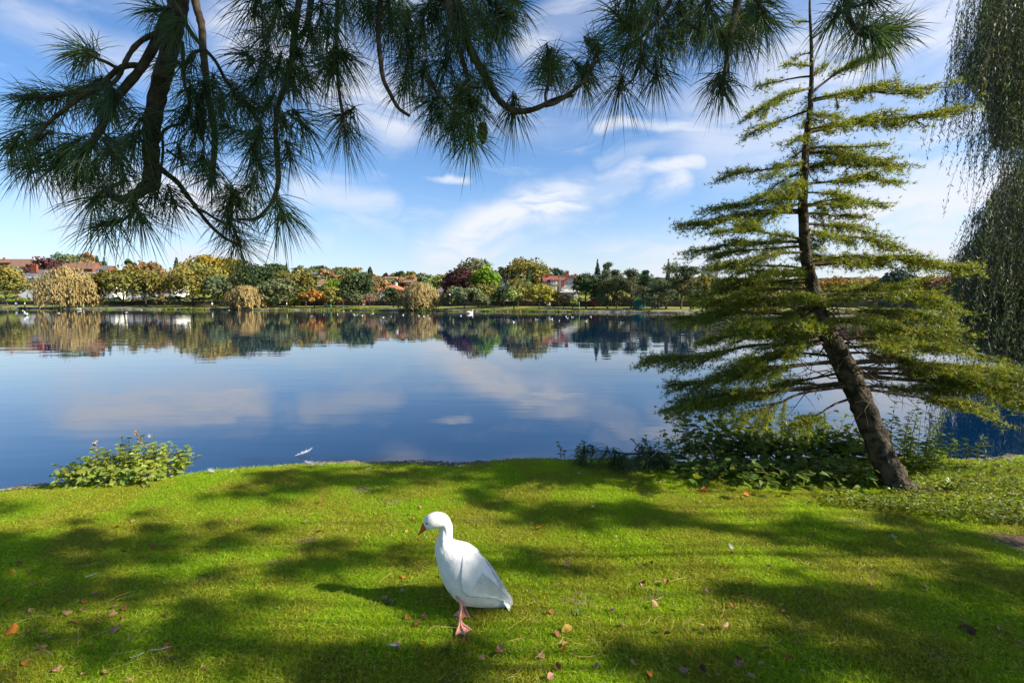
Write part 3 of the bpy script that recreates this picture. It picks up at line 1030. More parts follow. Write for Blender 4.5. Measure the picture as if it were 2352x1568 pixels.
h = House('c1', 680, 350, 84, 'long brick terrace with brown tiled roofs on the upper left hill', cat='terrace')
h.block(535, 830, 354, 300, 'gx', m_brick, m_tile_br, dy=0)
h.block(800, 955, 360, 326, 'gx', m_brick, m_slate, dy=2)
h.win(842, 885, 366, 384, 3); h.win(700, 740, 366, 384, 2)
h.chimney(728, 745, 306, 316, m_brick, 3.5, 2); h.chimney(828, 846, 310, 326, m_white_r, 3.5, 2); h.chimney(615, 630, 292, 302, m_brick, 3.5, 2)
h.band(535, 955, 386, 392, m_paint, 'string_course')
h = House('c1', 900, 540, 37, 'white and brick house showing between the leaves right of the largest golden willow')
h.block(770, 1010, 470, 420, 'hip', m_white_r, m_slate, depth=9)
h.win(825, 866, 530, 584, 3, 2); h.win(800, 850, 480, 510, 3); h.win(920, 975, 482, 510, 3); h.win(915, 985, 530, 580, 4, 2)
h.band(870, 888, 470, 610, m_brick, 'brick_pier', t=0.3); h.band(770, 1010, 512, 524, m_brick, 'string_course', t=0.2)
h.chimney(880, 900, 400, 425, m_brick, 4, 2)
h = House('c1', 1290, 540, 38, 'long white fronted terrace half hidden behind the row of olive trees', cat='terrace')
h.block(1120, 1560, 474, 430, 'gx', m_white_r, m_slate, depth=9)
for i in range(5):
    xx = 1140 + i * 84
    h.win(xx, xx + 44, 482, 508, 3); h.win(xx - 3, xx + 47, 532, 576, 3, 2)
    h.band(xx + 58, xx + 66, 474, 620, m_brick, 'brick_pier', t=0.25)
h.band(1120, 1560, 512, 524, m_brick, 'string_course', t=0.15)
h.chimney(1215, 1240, 412, 434, m_brick, 4, 3); h.chimney(1420, 1445, 412, 434, m_brick, 4, 3)
# middle
h = House('c2', 910, 400, 100, 'small white house with grey roof high on the middle hill')
h.block(850, 972, 398, 366, 'gx', m_white_r, m_slate, dy=0)
h.block(925, 975, 398, 364, 'gy', m_white_r, m_slate, dy=-1.5, depth=6)
h.win(868, 890, 402, 416, 2); h.win(935, 962, 402, 416, 2, dy=-1.5); h.win(870, 905, 428, 440, 3)
h = House('c2', 1130, 430, 66, 'bungalows with white edged gables and red roofs behind the bright green tree', cat='bungalow')
h.block(1030, 1160, 440, 398, 'gy', m_brick, m_tile_red, dy=0, depth=9)
h.block(1150, 1235, 440, 402, 'gy', m_cream, m_tile_red, dy=0.6, depth=9)
h.win(1070, 1110, 436, 452, 3); h.win(1178, 1210, 438, 452, 2, dy=0.6)
h.chimney(1215, 1225, 386, 404, m_brick, 4, 1)
h = House('c2', 950, 540, 38, 'red brick house with brown hipped roof behind the orange tree')
h.block(860, 1022, 512, 440, 'hip', m_brick, m_tile_br, depth=9, ov=0.5)
h.win(926, 968, 513, 548, 3, 2); h.win(870, 900, 513, 548, 2, 2); h.win(930, 972, 588, 606, 3); h.win(985, 1010, 588, 640, 2, 2)
h.band(930, 975, 574, 582, m_paint, 'lintel'); h.band(860, 1022, 510, 518, m_paint, 'fascia', t=0.55)
h.chimney(1004, 1018, 460, 505, m_brick, 3, 2)
h = House('c2', 1240, 640, 40, 'low white cottage behind the slim ivy clad tree', name='cottage', cat='cottage')
h.block(1175, 1290, 622, 590, 'gx', m_white_r, m_slate, depth=7)
h.win(1190, 1215, 632, 660, 2); h.win(1262, 1285, 632, 660, 2); h.band(1232, 1248, 632, 690, m_tile_red, 'door', t=0.06)
h = House('c2', 1700, 620, 39, 'white house with orange tiled roof and tall white chimney')
h.block(1592, 1835, 556, 492, 'hip', m_white_r, m_tile_or, depth=10, ov=0.5)
h.win(1625, 1660, 610, 650, 3, 2); h.win(1780, 1830, 630, 668, 4, 2); h.win(1625, 1660, 565, 590, 3); h.win(1785, 1825, 565, 592, 3); h.win(1700, 1730, 612, 650, 2)
h.chimney(1589, 1602, 492, 560, m_white_r, -0.4, 1); h.chimney(1760, 1780, 478, 500, m_white_r, 4, 2)
h = House('c2', 1700, 430, 80, 'long low building with flat brown roof on the middle hill', name='low_building', cat='building')
h.block(1640, 1765, 432, 414, 'gx', m_cream, m_tile_br)
h.win(1660, 1690, 434, 446, 3); h.win(1710, 1740, 434, 446, 3)
h = House('c2', 1900, 470, 62, 'brown roofed house glimpsed above the left of the middle golden willow')
h.block(1852, 1955, 474, 450, 'gx', m_brick, m_tile_br)
h.win(1880, 1905, 478, 492, 2); h.win(1920, 1940, 478, 492, 2)
h = House('c3', 360, 620, 38, 'white house with two storey bay, left of the wide bushy tree at the water')
h.block(255, 430, 578, 516, 'hip', m_white_r, m_slate, depth=10)
h.block(335, 425, 582, 536, 'hip', m_white_r, m_tile_red, depth=4, dy=-1.6, ov=0.35, rname='bay_roof')
h.win(346, 416, 588, 622, 5, 2, dy=-1.6); h.win(346, 418, 650, 690, 5, 2, dy=-1.6); h.win(300, 318, 590, 620, 2, 2); h.win(262, 290, 590, 620, 2, 2); h.win(262, 318, 650, 688, 3, 2)
h.band(335, 425, 628, 640, m_stone, 'string_course', dy=-1.6)
h = House('c3', 1030, 460, 42, 'white timbered house with two black edged gables under the plane tree')
h.block(940, 1240, 476, 426, 'gx', m_white_r, m_tile_br, dy=1.0, depth=9)
h.block(945, 1010, 470, 420, 'gy', m_white_r, m_dkpaint, dy=0, depth=7)
h.block(1030, 1092, 470, 418, 'gy', m_white_r, m_dkpaint, dy=0, depth=7)
for xx in (952, 1004, 1036, 1086):
    h.band(xx - 2, xx + 2, 466, 560, m_dkpaint, 'timber', t=0.08)
h.band(952, 1004, 464, 468, m_dkpaint, 'timber', t=0.09); h.band(1036, 1086, 464, 468, m_dkpaint, 'timber', t=0.09)
h.band(976, 980, 436, 464, m_dkpaint, 'timber', t=0.08); h.band(1059, 1063, 436, 464, m_dkpaint, 'timber', t=0.08)
h.win(962, 996, 490, 518, 3); h.win(1044, 1078, 490, 518, 3)
h.chimney(962, 988, 392, 420, m_brick, 5, 3); h.chimney(1214, 1228, 392, 462, m_brick, 3, 2)
# the big villa
h = House('c3', 1600, 560, 34, 'large cream villa with red roof, right hand gable and bay turret', name='villa', cat='villa')
h.block(1432, 1770, 452, 408, 'gx', m_cream, m_tile_red, dy=1.2, depth=10)
h.block(1640, 1795, 468, 400, 'gy', m_cream, m_tile_red, dy=0, depth=9, ov=0.7)
h.block(1500, 1568, 448, 408, 'hip', m_cream, m_tile_red, dy=-1.4, depth=3.5, ov=0.25, rname='turret_roof')
h.block(1432, 1500, 468, 444, 'hip', m_cream, m_tile_red, dy=0.4, depth=3, rname='porch_roof')
h.band(1588, 1600, 420, 640, m_stone, 'downpipe_pier', t=1.4)
h.band(1600, 1640, 450, 520, m_tile_red, 'tile_hanging', t=1.25)
h.win(1658, 1690, 466, 500, 3, 2); h.win(1706, 1738, 466, 502, 3, 2)
h.win(1616, 1674, 524, 556, 5, 2); h.win(1716, 1756, 526, 560, 4, 2)
h.win(1508, 1524, 456, 494, 1, 2, dy=-1.4); h.win(1528, 1556, 456, 496, 2, 2, dy=-1.4)
h.win(1508, 1524, 516, 556, 1, 2, dy=-1.4); h.win(1528, 1556, 516, 556, 2, 2, dy=-1.4)
h.win(1444, 1490, 480, 512, 3, 2, dy=0.4); h.win(1444, 1490, 530, 560, 3, 2, dy=0.4); h.win(1655, 1690, 588, 622, 3, 2); h.win(1720, 1752, 588, 622, 3, 2)
h.band(1500, 1568, 500, 512, m_tile_red, 'string_course', dy=-1.4); h.band(1640, 1795, 510, 518, m_paint, 'string_course'); h.band(1600, 1795, 570, 584, m_paint, 'balcony', t=1.2)
h.band(1436, 1570, 566, 580, m_tile_red, 'veranda_roof', dy=-1.4, t=1.0)
h.chimney(1444, 1478, 392, 420, m_brick, 4, 3); h.chimney(1660, 1694, 358, 402, m_brick, 4, 3)
h = House('c4', 430, 680, 38, 'white and brick house glimpsed between the pine trunks behind the teal shelter')
h.block(405, 480, 680, 590, 'gy', m_white_r, m_tile_red, depth=8)
h.win(420, 450, 690, 720, 2); h.band(405, 480, 690, 760, m_brick, 'brick_panel', t=0.05)
h = House('r3', 130, 330, 42, 'pinkish house glimpsed through the cedar left of its trunk')
h.block(60, 260, 300, 240, 'hip', m_cream, m_tile_red, depth=8)
h.win(90, 130, 310, 340, 3); h.win(190, 230, 310, 340, 3)
h = House('r3', 1080, 340, 36, 'pale bungalow with tiled roof seen between the right cedar boughs', name='bungalow', cat='bungalow')
h.block(980, 1220, 350, 315, 'hip', m_cream, m_tile_br, depth=8)
h.win(1010, 1060, 352, 372, 3); h.win(1130, 1180, 352, 372, 3)
# church tower
h = House('c4', 1405, 350, 150, 'grey stone church tower with battlements rising left of the cedar', name='church_tower', cat='tower')
a, zt = h.xz(1325, 318); bx, _ = h.xz(1492, 318)
MB().box(a, bx, 0, bx - a, -3, zt).build('tower_wall', m_stone, h.root)
mb = MB()
for i in range(6):
    xx = a + (bx - a) * (i * 2) / 11.0
    mb.box(xx, xx + (bx - a) / 11, -0.05, 0.5, zt, zt + 0.9)
mb.build('battlement', m_stone, h.root)
ax, zt2 = h.xz(1345, 288); bx2, _ = h.xz(1375, 288)
MB().box(ax, bx2, 0.3, 2.0, zt, zt2 + 0.8).build('stair_turret', m_stone, h.root)
for q in (1350, 1368):
    px, pz = h.xz(q, 262)
    MB().tube([(px, 1, zt2), (px, 1, pz + 1)], [0.25, 0.08], 6).build('pinnacle', m_stone, h.root)
for q in (1385, 1435):
    a1, z1 = h.xz(q, 335); b1, z0 = h.xz(q + 24, 372)
    MB().box(a1, b1, -0.05, 0.04, z0, z1).build('belfry_opening', m_dkpaint, h.root)

# ------------------------------------------------------------------ far shore: woods, hedges, walls and bank plants (uncountable masses)
m_mass = mat_leaf('leaf mass', (1.0, 1.0, 1.0), trans=0.22, tcol=(1, 1, 1), rough=0.7, spec=0.15)


def clump(mb, x, y, z, w, hgt, colr, n, leaf):
    d = rdirs(n)
    d[:, 2] = np.abs(d[:, 2]) * 1.0 - 0.25
    lob = 1 + 0.18 * np.sin(d[:, 0] * 5 + x) * np.cos(d[:, 1] * 4 + y)
    pos = np.array([x, y, z + hgt * 0.42]) + d * np.array([w / 2, w / 2, hgt * 0.58]) * (lob * rng.uniform(0.8, 1.05, n))[:, None]
    s = leaf * rng.uniform(0.6, 1.3, n)
    V, F = leafquads(pos, d + 0.6 * rng.standard_normal(d.shape), s, s * 0.7)
    mb.add(V, F, np.repeat(cols(n, 0.6, 1.35, 0.08) * np.array(colr) * 1.35, 4, 0))


mb = MB()
keys = ['olive', 'olive', 'tan', 'grey', 'grey', 'dark', 'light', 'gold', 'conifer', 'olive']
for i in range(330):
    s = rng.uniform(46, 150)
    xx = rng.uniform(-330, 190) if i < 250 else rng.uniform(30, 200)
    yy = float(bankY(xx)) + s
    zz = float(far_z(xx, yy))
    ymin = 626 if xx < 20 else 636
    top = P(1176, ymin, yy)[2]
    hh = min(rng.uniform(5, 9.5), max(2.0, top - zz))
    clump(mb, xx, yy, zz, rng.uniform(6, 12), hh, LEAFC[keys[rng.integers(0, len(keys))]], 330, 0.45 * yy / 150)
tag(mb.build('woods', m_mass), kind='stuff')
# garden hedges and shrubs behind the road wall, and low growth under the trees
mb = MB()
for i in range(300):
    xx = rng.uniform(-260, 130)
    s = rng.choice([24.5, 25.5, 37.0, 38.0]) + rng.uniform(-1.2, 1.2)
    yy = float(bankY(xx)) + s
    k = rng.choice(['dark', 'dark', 'grey', 'olive', 'conifer', 'bright', 'tan'])
    clump(mb, xx, yy, float(far_z(xx, yy)), rng.uniform(2.5, 6), rng.uniform(1.2, 3.0), np.array(LEAFC[k]) * 0.8, 150, 0.26 * yy / 130)
tag(mb.build('hedge_growth', m_mass), kind='stuff')
mb = MB()
for i in range(420):
    xx = rng.uniform(-230, 120)
    if i % 3:
        xx = rng.choice([-62, -50, -42, -38, -4, 2, 6, 9, -90, -100, -20]) + rng.normal(0, 3.5)
    yy = float(bankY(xx)) + rng.uniform(-0.25, 0.5)
    clump(mb, xx, yy, float(far_z(xx, yy)) - 0.1, rng.uniform(0.5, 2.2), rng.uniform(0.2, 0.62), np.array(LEAFC[rng.choice(['light', 'bright', 'yellow', 'olive'])]) * 0.9, 40, 0.14 * yy / 130)
tag(mb.build('bank_growth', m_mass), kind='stuff')

m_wall_dk = mat_solid('shade toned wall stone', (0.05, 0.04, 0.035), 0.9, 0.1, scale=1.2, col2=(0.13, 0.10, 0.085), attr=False)  # stone colour also carries the dark shade band under the trees
x = np.linspace(-300, 200, 300)
V, F = [], []
yb = bankY(x) + 21.8
zb = far_z(x, yb)
prof = [(-0.2, -0.5), (-0.2, 1.25), (-0.27, 1.27), (-0.27, 1.4), (0.27, 1.4), (0.27, 1.27), (0.2, 1.25), (0.2, -0.5)]
Vp = np.stack([np.stack([x, yb + a, zb + c], 1) for a, c in prof], 1).reshape(-1, 3)
k = len(prof)
i = np.arange(len(x) - 1)[:, None] * k
j = np.arange(k - 1)[None, :]
wall = MB().add(Vp, np.stack([i + j, i + k + j, i + k + j + 1, i + j + 1], -1).reshape(-1, 4)).build('park_wall', m_wall_dk)
tag(wall, 'long low stone wall darkened as under tree shade, behind the far lakeside path', 'wall')

# ------------------------------------------------------------------ far shore: cars, people, small furniture
CARP = {}


def car_paint(name, c):
    if name not in CARP:
        CARP[name] = mat_solid('car paint ' + name, c, 0.25, 0.6, var=0.03, attr=False)
    return CARP[name]


m_tyre = mat_solid('tyre rubber', (0.02, 0.02, 0.02), 0.8, 0.2, attr=False)
m_lamp = mat_solid('lamp glass', (0.75, 0.75, 0.7), 0.15, 0.6, var=0.02, attr=False)
m_red = mat_solid('red enamel', (0.42, 0.03, 0.03), 0.4, 0.4, var=0.05, attr=False)
m_teal = mat_solid('teal paint', (0.02, 0.16, 0.14), 0.5, 0.4, var=0.15, attr=False)
m_green = mat_solid('green enamel', (0.02, 0.13, 0.06), 0.5, 0.4, var=0.1, attr=False)
m_blue = mat_solid('blue enamel', (0.05, 0.10, 0.35), 0.5, 0.4, var=0.1, attr=False)
m_wood = mat_solid('weathered wood', (0.22, 0.17, 0.13), 0.8, 0.2, var=0.2, scale=4, attr=False)
m_steel = mat_solid('galvanised steel', (0.42, 0.42, 0.42), 0.5, 0.4, var=0.1, attr=False)


def make_car(crop, cx, cyy, s, paint, label, rz=0.0, cat='car'):
    vx, vy, d = solve(crop, cx, cyy, s)
    X = (vx - 1176) / FPX * d
    root = empty('parked_car', (X, d, float(far_z(X, d)) + 0.06), label, cat, 'cars parked along the far road', rz=rz)
    pr = [(-2.1, .35), (-2.12, .62), (-2.0, .80), (-1.25, .92), (1.75, .95), (2.08, .88), (2.12, .45), (2.0, .30)]
    top = [(-1.2, .92), (-0.62, 1.40), (1.05, 1.42), (1.72, .95)]

    def prism(pts, w0, w1, zsplit=1.0):
        V = []
        for sgn in (-1, 1):
            for (a, z) in pts:
                w = w0 if z < zsplit else w1
                V.append((a, sgn * w, z))
        k = len(pts)
        F4 = [(i, (i + 1) % k, k + (i + 1) % k, k + i) for i in range(k)]
        mbx = MB().add(V, [F4])
        for b0, rev in ((0, True), (k, False)):
            mbx.add([V[b0 + i] for i in range(k)], [[(0, i + 1, i) if rev else (0, i, i + 1) for i in range(1, k - 1)]])
        return mbx
    bm = prism(pr, 0.86, 0.86)
    bo = bm.build('body', paint, root)
    cab = prism(top, 0.80, 0.62)
    cab.build('cabin_glass', m_glass, root)
    prism([(-0.60, 1.405), (-0.56, 1.44), (1.0, 1.46), (1.04, 1.425)], 0.63, 0.63).build('roof', paint, root)
    for a in (-1.35, 1.32):
        for sg in (-1, 1):
            w = MB().tube([(a, sg * 0.70, .31), (a, sg * 0.89, .31)], 0.31, 12).build('wheel', m_tyre, root)
            MB().tube([(a, sg * 0.86, .31), (a, sg * 0.905, .31)], 0.18, 10).build('rim', m_steel, w)
    for sg in (-1, 1):
        MB().box(-2.14, -2.06, sg * 0.72 - .14, sg * 0.72 + .14, .62, .76).build('headlight', m_lamp, root)
        MB().box(2.06, 2.14, sg * 0.72 - .12, sg * 0.72 + .12, .64, .80).build('tail_light', m_red, root)
    return root


make_car('c2', 1622, 678, 23.0, car_paint('green', (0.01, 0.10, 0.08)), 'teal green car parked before the white house with the orange roof')
make_car('c2', 1805, 690, 23.0, car_paint('navy', (0.02, 0.025, 0.045)), 'dark navy car parked just left of the middle golden willow')
make_car('c2', 1250, 662, 30.5, car_paint('red', (0.35, 0.02, 0.03)), 'red car in front of the low white cottage')
make_car('c3', 370, 702, 23.0, car_paint('black', (0.012, 0.014, 0.02)), 'black car parked under the white bay house')
make_car('c3', 960, 710, 23.0, car_paint('silver', (0.45, 0.46, 0.48)), 'silver grey car left of the pale young lakeside tree')
make_car('c3', 850, 700, 23.5, car_paint('midblue', (0.03, 0.06, 0.20)), 'mid blue car behind the small bush at the water')
make_car('r3', 170, 408, 24.0, car_paint('sky', (0.10, 0.22, 0.50)), 'bright blue car glimpsed under the cedar boughs')
make_car('r3', 1110, 395, 24.0, car_paint('white', (0.7, 0.7, 0.7)), 'white car glimpsed between the lower right cedar boughs')

m_skin = mat_solid('skin', (0.50, 0.30, 0.22), 0.6, 0.3, var=0.05, attr=False)
m_hair = mat_solid('hair', (0.04, 0.03, 0.02), 0.7, 0.2, attr=False)


def cloth(name, c):
    return mat_solid('cloth ' + name, c, 0.9, 0.1, var=0.1, attr=False)


def person(crop, cx, yfeet, s, top, legs, label, rz=0.0, hgt=1.7, stride=0.18, hair=m_hair):
    vx, vy, d = solve(crop, cx, yfeet, s)
    X = (vx - 1176) / FPX * d
    root = empty('person', (X, d, float(far_z(X, d)) + 0.03), label, 'person', 'people walking along the far lakeside path', rz=rz)
    k = hgt / 1.7
    sp = np.array([(0, 0, .90), (0, 0, 1.02), (0, 0, 1.22), (0, 0, 1.40), (.02, 0, 1.50), (.03, 0, 1.58)]) * k

    def ell(pts, rx, ry, n=12):
        V, F = tube_geo(pts, 1.0, n)
        V = V.reshape(len(pts), n, 3)
        a = np.arange(n) * 2 * np.pi / n
        for i in range(len(pts)):
            V[i, :, 0] = pts[i][0] + np.cos(a) * rx[i]
            V[i, :, 1] = pts[i][1] + np.sin(a) * ry[i]
            V[i, :, 2] = pts[i][2]
        return V.reshape(-1, 3), F
    mb = MB()
    V, F = ell(sp, np.array([.13, .115, .13, .12, .055, .05]) * k, np.array([.18, .15, .19, .22, .06, .05]) * k)
    mb.add(V, F)
    for sg in (-1, 1):
        sh = np.array([0, sg * .20, 1.38]) * k
        mb.tube(smooth_path([sh, sh + np.array([-sg * stride * .3, sg * .05, -.28]) * k, sh + np.array([-sg * stride * .9 + .04, sg * .04, -.55]) * k], 4), np.linspace(.055, .032, 9) * k, 8)
    body = mb.build('body', top, root, smooth=True)
    lb = MB()
    for sg in (-1, 1):
        hp = np.array([0, sg * .09, .93]) * k
        lb.tube(smooth_path([hp, np.array([sg * stride * .6 + .03, sg * .09, .48]) * k, np.array([sg * stride * 1.3 - .02, sg * .09, .07]) * k], 4), np.linspace(.095, .048, 9) * k, 8)
        lb.tube([np.array([sg * stride * 1.3 - .06, sg * .09, .05]) * k, np.array([sg * stride * 1.3 + .17, sg * .09, .035]) * k], [.05 * k, .035 * k], 7)
    lb.build('trousers', legs, root, smooth=True)
    hb = MB()
    lat = np.linspace(0.05, np.pi - 0.05, 8)
    pts = np.array([(.04 + 0.0 * t, 0, 1.66 - .115 * math.cos(np.pi - t)) for t in lat]) * k
    V, F = ell(pts, .095 * np.sin(lat) * k, .078 * np.sin(lat) * k, 12)
    hb.add(V, F).tube([np.array((.12, 0, 1.655)) * k, np.array((.155, 0, 1.64)) * k], [.018 * k, .012 * k], 5)
    hd = hb.build('head', m_skin, root, smooth=True)
    pts2 = np.array([(.025, 0, 1.685 - .105 * math.cos(np.pi - t)) for t in np.linspace(np.pi * .42, np.pi - .05, 6)]) * k
    V, F = ell(pts2, .10 * np.sin(np.linspace(np.pi * .42, np.pi - .05, 6)) * k, .085 * np.sin(np.linspace(np.pi * .42, np.pi - .05, 6)) * k, 12)
    MB().add(V, F).build('hair', hair, hd, smooth=True)
    return root


person('c1', 155, 668, 5.3, cloth('blue top', (0.22, 0.30, 0.55)), cloth('dark trousers', (0.02, 0.025, 0.04)), 'person in a pale blue top and dark trousers walking at far left', rz=2.8)
person('c1', 236, 666, 5.6, cloth('cream top', (0.50, 0.45, 0.38)), cloth('black trousers', (0.02, 0.02, 0.02)), 'person in a cream top walking left of the largest golden willow', rz=0.2)
person('c1', 1912, 690, 5.0, cloth('white top', (0.65, 0.65, 0.68)), cloth('grey trousers', (0.04, 0.04, 0.05)), 'person in a white top striding past the low wide golden willow', rz=3.0, stride=.26)
person('c2', 617, 742, 5.0, cloth('white coat', (0.62, 0.60, 0.60)), cloth('navy trousers', (0.02, 0.02, 0.05)), 'person in a white coat walking left of the orange tree', rz=0.1)
person('c2', 1022, 734, 5.5, cloth('tan coat', (0.38, 0.26, 0.16)), cloth('brown trousers', (0.06, 0.04, 0.03)), 'person in a tan coat, left one of two beside the green bin', rz=1.6)
person('c2', 1037, 734, 5.9, cloth('beige coat', (0.45, 0.36, 0.26)), cloth('dark jeans', (0.03, 0.035, 0.06)), 'person in a beige coat, right one of two beside the green bin', rz=1.5)
person('c3', 1486, 745, 6.0, cloth('grey jacket', (0.35, 0.35, 0.38)), cloth('blue jeans', (0.05, 0.07, 0.14)), 'person in a grey jacket standing right of the two young lakeside trees', rz=1.7)


def spot(crop, cx, yy, s):
    vx, vy, d = solve(crop, cx, yy, s)
    X = (vx - 1176) / FPX * d
    return X, d, float(far_z(X, d))


# bench
X, d, z = spot('c2', 1185, 745, 3.2)
r = empty('park_bench', (X, d, z), 'pale wooden park bench on the far lakeside beside the green bin', 'bench')
for i in range(4):
    MB().box(-1.0, 1.0, -.25 + i * .125, -.25 + i * .125 + .10, .44, .48).build('seat_slat', m_wood, r)
for i in range(3):
    MB().box(-1.0, 1.0, .27, .31, .55 + i * .13, .55 + i * .13 + .10).build('back_slat', m_wood, r)
for sx in (-.85, .85):
    MB().box(sx - .05, sx + .05, -.25, -.17, 0, .44).box(sx - .05, sx + .05, .20, .27, 0, .92).box(sx - .05, sx + .05, -.17, .20, .36, .437).build('leg', m_stone, r)
# bin
X, d, z = spot('c2', 1080, 743, 3.4)
r = empty('litter_bin', (X, d, z), 'dark green litter bin on the far lakeside grass', 'bin')
MB().tube([(0, 0, 0), (0, 0, .05), (0, 0, .85)], [.30, .32, .36], 12).build('bin_body', m_green, r)
MB().tube([(0, 0, .95), (0, 0, 1.08), (0, 0, 1.18)], [.38, .36, .2], 12).build('lid', m_green, r)
MB().box(-.05, .05, -.05, .05, .8, 1.0).build('lid_post', m_steel, r)
# red lifebuoy cabinet
X, d, z = spot('c2', 1437, 735, 4.6)
r = empty('lifebuoy_cabinet', (X, d, z), 'red lifebuoy cabinet on a post left of the leafless pinkish tree', 'cabinet')
MB().box(-.05, .05, -.05, .05, 0, .75).build('post', m_steel, r)
cb_ = MB().box(-.48, .48, -.14, .14, .75, 1.55).add([(-.55, -.2, 1.55), (.55, -.2, 1.55), (.55, .2, 1.55), (-.55, .2, 1.55), (-.5, 0, 1.75), (.5, 0, 1.75)], [[(0, 1, 5, 4), (2, 3, 4, 5)], [(1, 2, 5), (3, 0, 4)]]).build('cabinet_box', m_red, r)
MB().box(-.30, .30, -.16, -.142, .98, 1.32).build('notice_panel', m_paint, cb_)
# teal shelter
X, d, z = spot('c4', 400, 905, 14)
r = empty('park_shelter', (X, d, z), 'teal green park shelter with domed roof beneath the pines', 'shelter')
r.scale = (0.62, 0.62, 0.62)
MB().box(-3.4, -0.2, -1.2, 1.2, 0, 2.3).build('wall', m_teal, r)
ang = np.linspace(0, np.pi, 9)
pts = np.array([[(-3.5 + 1.7 - 1.7 * math.cos(t), yy, 2.3 + .9 * math.sin(t)) for t in ang] for yy in (-1.4, 1.4)])
V = pts.reshape(-1, 3)
mbr = MB().add(V, [[(i, i + 1, 9 + i + 1, 9 + i) for i in range(8)]])
for b0 in (0, 9):
    mbr.add(V[b0:b0 + 9], [[(0, i, i + 1) for i in range(1, 8)]])
mbr.build('roof', m_teal, r)
MB().box(0.2, 3.2, -1.1, 1.1, 2.25, 2.4).build('canopy', m_teal, r)
for px in (.3, 1.65, 3.05):
    for py in (-1, 1):
        MB().box(px, px + .12, py - .06, py + .06, 0, 2.25).build('post', m_teal, r)
MB().box(.42, 1.6, -1.02, -.98, .9, 2.0).build('pane', m_glass, r)
MB().box(1.8, 3.0, -1.02, -.98, .9, 2.0).build('pane', m_glass, r)
# posts
for (c, xx, yb, yt, lab) in (('c3', 1803, 765, 690, 'slim pale post on the grass before the broad dark evergreen'), ('c4', 2055, 925, 850, 'thin white post on the bank glimpsed under the cedar')):
    X, d, z = spot(c, xx, yb, 3.0)
    zt = P(*cv(c, xx, yt), d)[2]
    r = empty('marker_post', (X, d, z), lab, 'post')
    MB().tube([(0, 0, 0), (0, 0, zt - z)], [.06, .05], 8).build('shaft', m_steel, r)
    MB().tube([(0, 0, zt - z), (0, 0, zt - z + .12)], [.08, .05], 8).build('cap', m_steel, r)
# blue notice board by the villa
X, d, z = spot('c3', 1712, 732, 9)
r = empty('notice_board', (X, d, z), 'blue and white notice board on the grass below the villa gable', 'sign')
for sx in (-.5, .5):
    MB().box(sx - .05, sx + .05, -.05, .05, 0, 1.9).build('post', m_steel, r)
bo = MB().box(-.45, .45, -.04, .04, .7, 1.85).build('board', m_blue, r)
MB().box(-.36, .05, -.05, -.042, .8, 1.75).build('paper', m_paint, bo)

# ------------------------------------------------------------------ water birds
m_feather = mat_solid('white plumage', (0.80, 0.79, 0.76), 0.75, 0.2, var=0.06, scale=30, bump=0.15, bscale=60, bdist=0.004)
m_gullgrey = mat_solid('grey plumage', (0.32, 0.34, 0.37), 0.75, 0.2, var=0.05)
m_bill = mat_solid('bill orange', (0.42, 0.12, 0.02), 0.45, 0.4, var=0.15, scale=40)
m_black = mat_solid('black horn', (0.02, 0.018, 0.016), 0.4, 0.4, attr=False)


def loft(sec, n=16):
    """sec: rows (cx, cy, cz, tx, tz, r_in_plane, r_out) -> closed skin"""
    V = []
    a = np.arange(n) * 2 * np.pi / n
    for (x0, y0, z0, tx, tz, r, w) in sec:
        V.append(np.stack([x0 + tx * np.cos(a) * r, y0 + np.sin(a) * w, z0 + tz * np.cos(a) * r], 1))
    k = len(sec)
    i = np.arange(k - 1)[:, None] * n
    j = np.arange(n)[None, :]
    F = np.stack([i + j, i + (j + 1) % n, i + n + (j + 1) % n, i + n + j], -1).reshape(-1, 4)
    V = np.concatenate(V + [np.array([sec[0][:3]]), np.array([sec[-1][:3]])])
    c0, c1 = k * n, k * n + 1
    jj = np.arange(n)
    T = np.concatenate([np.stack([(jj + 1) % n, jj, np.full(n, c0)], 1), np.stack([(k - 1) * n + jj, (k - 1) * n + (jj + 1) % n, np.full(n, c1)], 1)])
    return V, [F, T]


def make_swan():
    root = empty('swan', (0, 0, 0), 'x', 'swan')
    body = np.array([(-.72, .30, .02, .03), (-.6, .26, .10, .12), (-.4, .22, .19, .21), (-.1, .18, .24, .26), (.2, .17, .22, .24), (.36, .20, .17, .17), (.44, .27, .09, .09)])
    neck = np.array([(.46, .36, .065, .06), (.42, .48, .05, .048), (.38, .60, .045, .043), (.42, .70, .045, .043), (.50, .735, .055, .05), (.57, .72, .05, .045), (.61, .70, .028, .03)])
    S = smooth_path(np.vstack([body, neck]), 3)
    t = norm(np.gradient(S[:, :2], axis=0))
    sec = [(p[0], 0, p[1], -q[1], q[0], p[2], p[3]) for p, q in zip(S, t)]
    V, F = loft(sec, 14)
    MB().add(V, F).build('body', m_feather, root, smooth=True)
    V, F = loft([(.60, 0, .70, 0.3, 0.95, .026, .026), (.66, 0, .675, .3, .95, .018, .024), (.70, 0, .655, .3, .95, .008, .018)], 8)
    MB().add(V, F).build('bill', m_bill, root, smooth=True)
    for sg in (-1, 1):
        wv_ = [(-.78, sg * .07, .36, -.2, 1, .015, .02), (-.5, sg * .17, .33, -.1, 1, .12, .06), (-.15, sg * .21, .30, 0, 1, .17, .07), (.15, sg * .19, .27, 0, 1, .12, .05), (.28, sg * .15, .25, 0, 1, .03, .02)]
        V, F = loft([tuple(r_) for r_ in smooth_path(wv_, 3)], 10)
        MB().add(V, F).build('wing', m_feather, root, smooth=True)
    return root


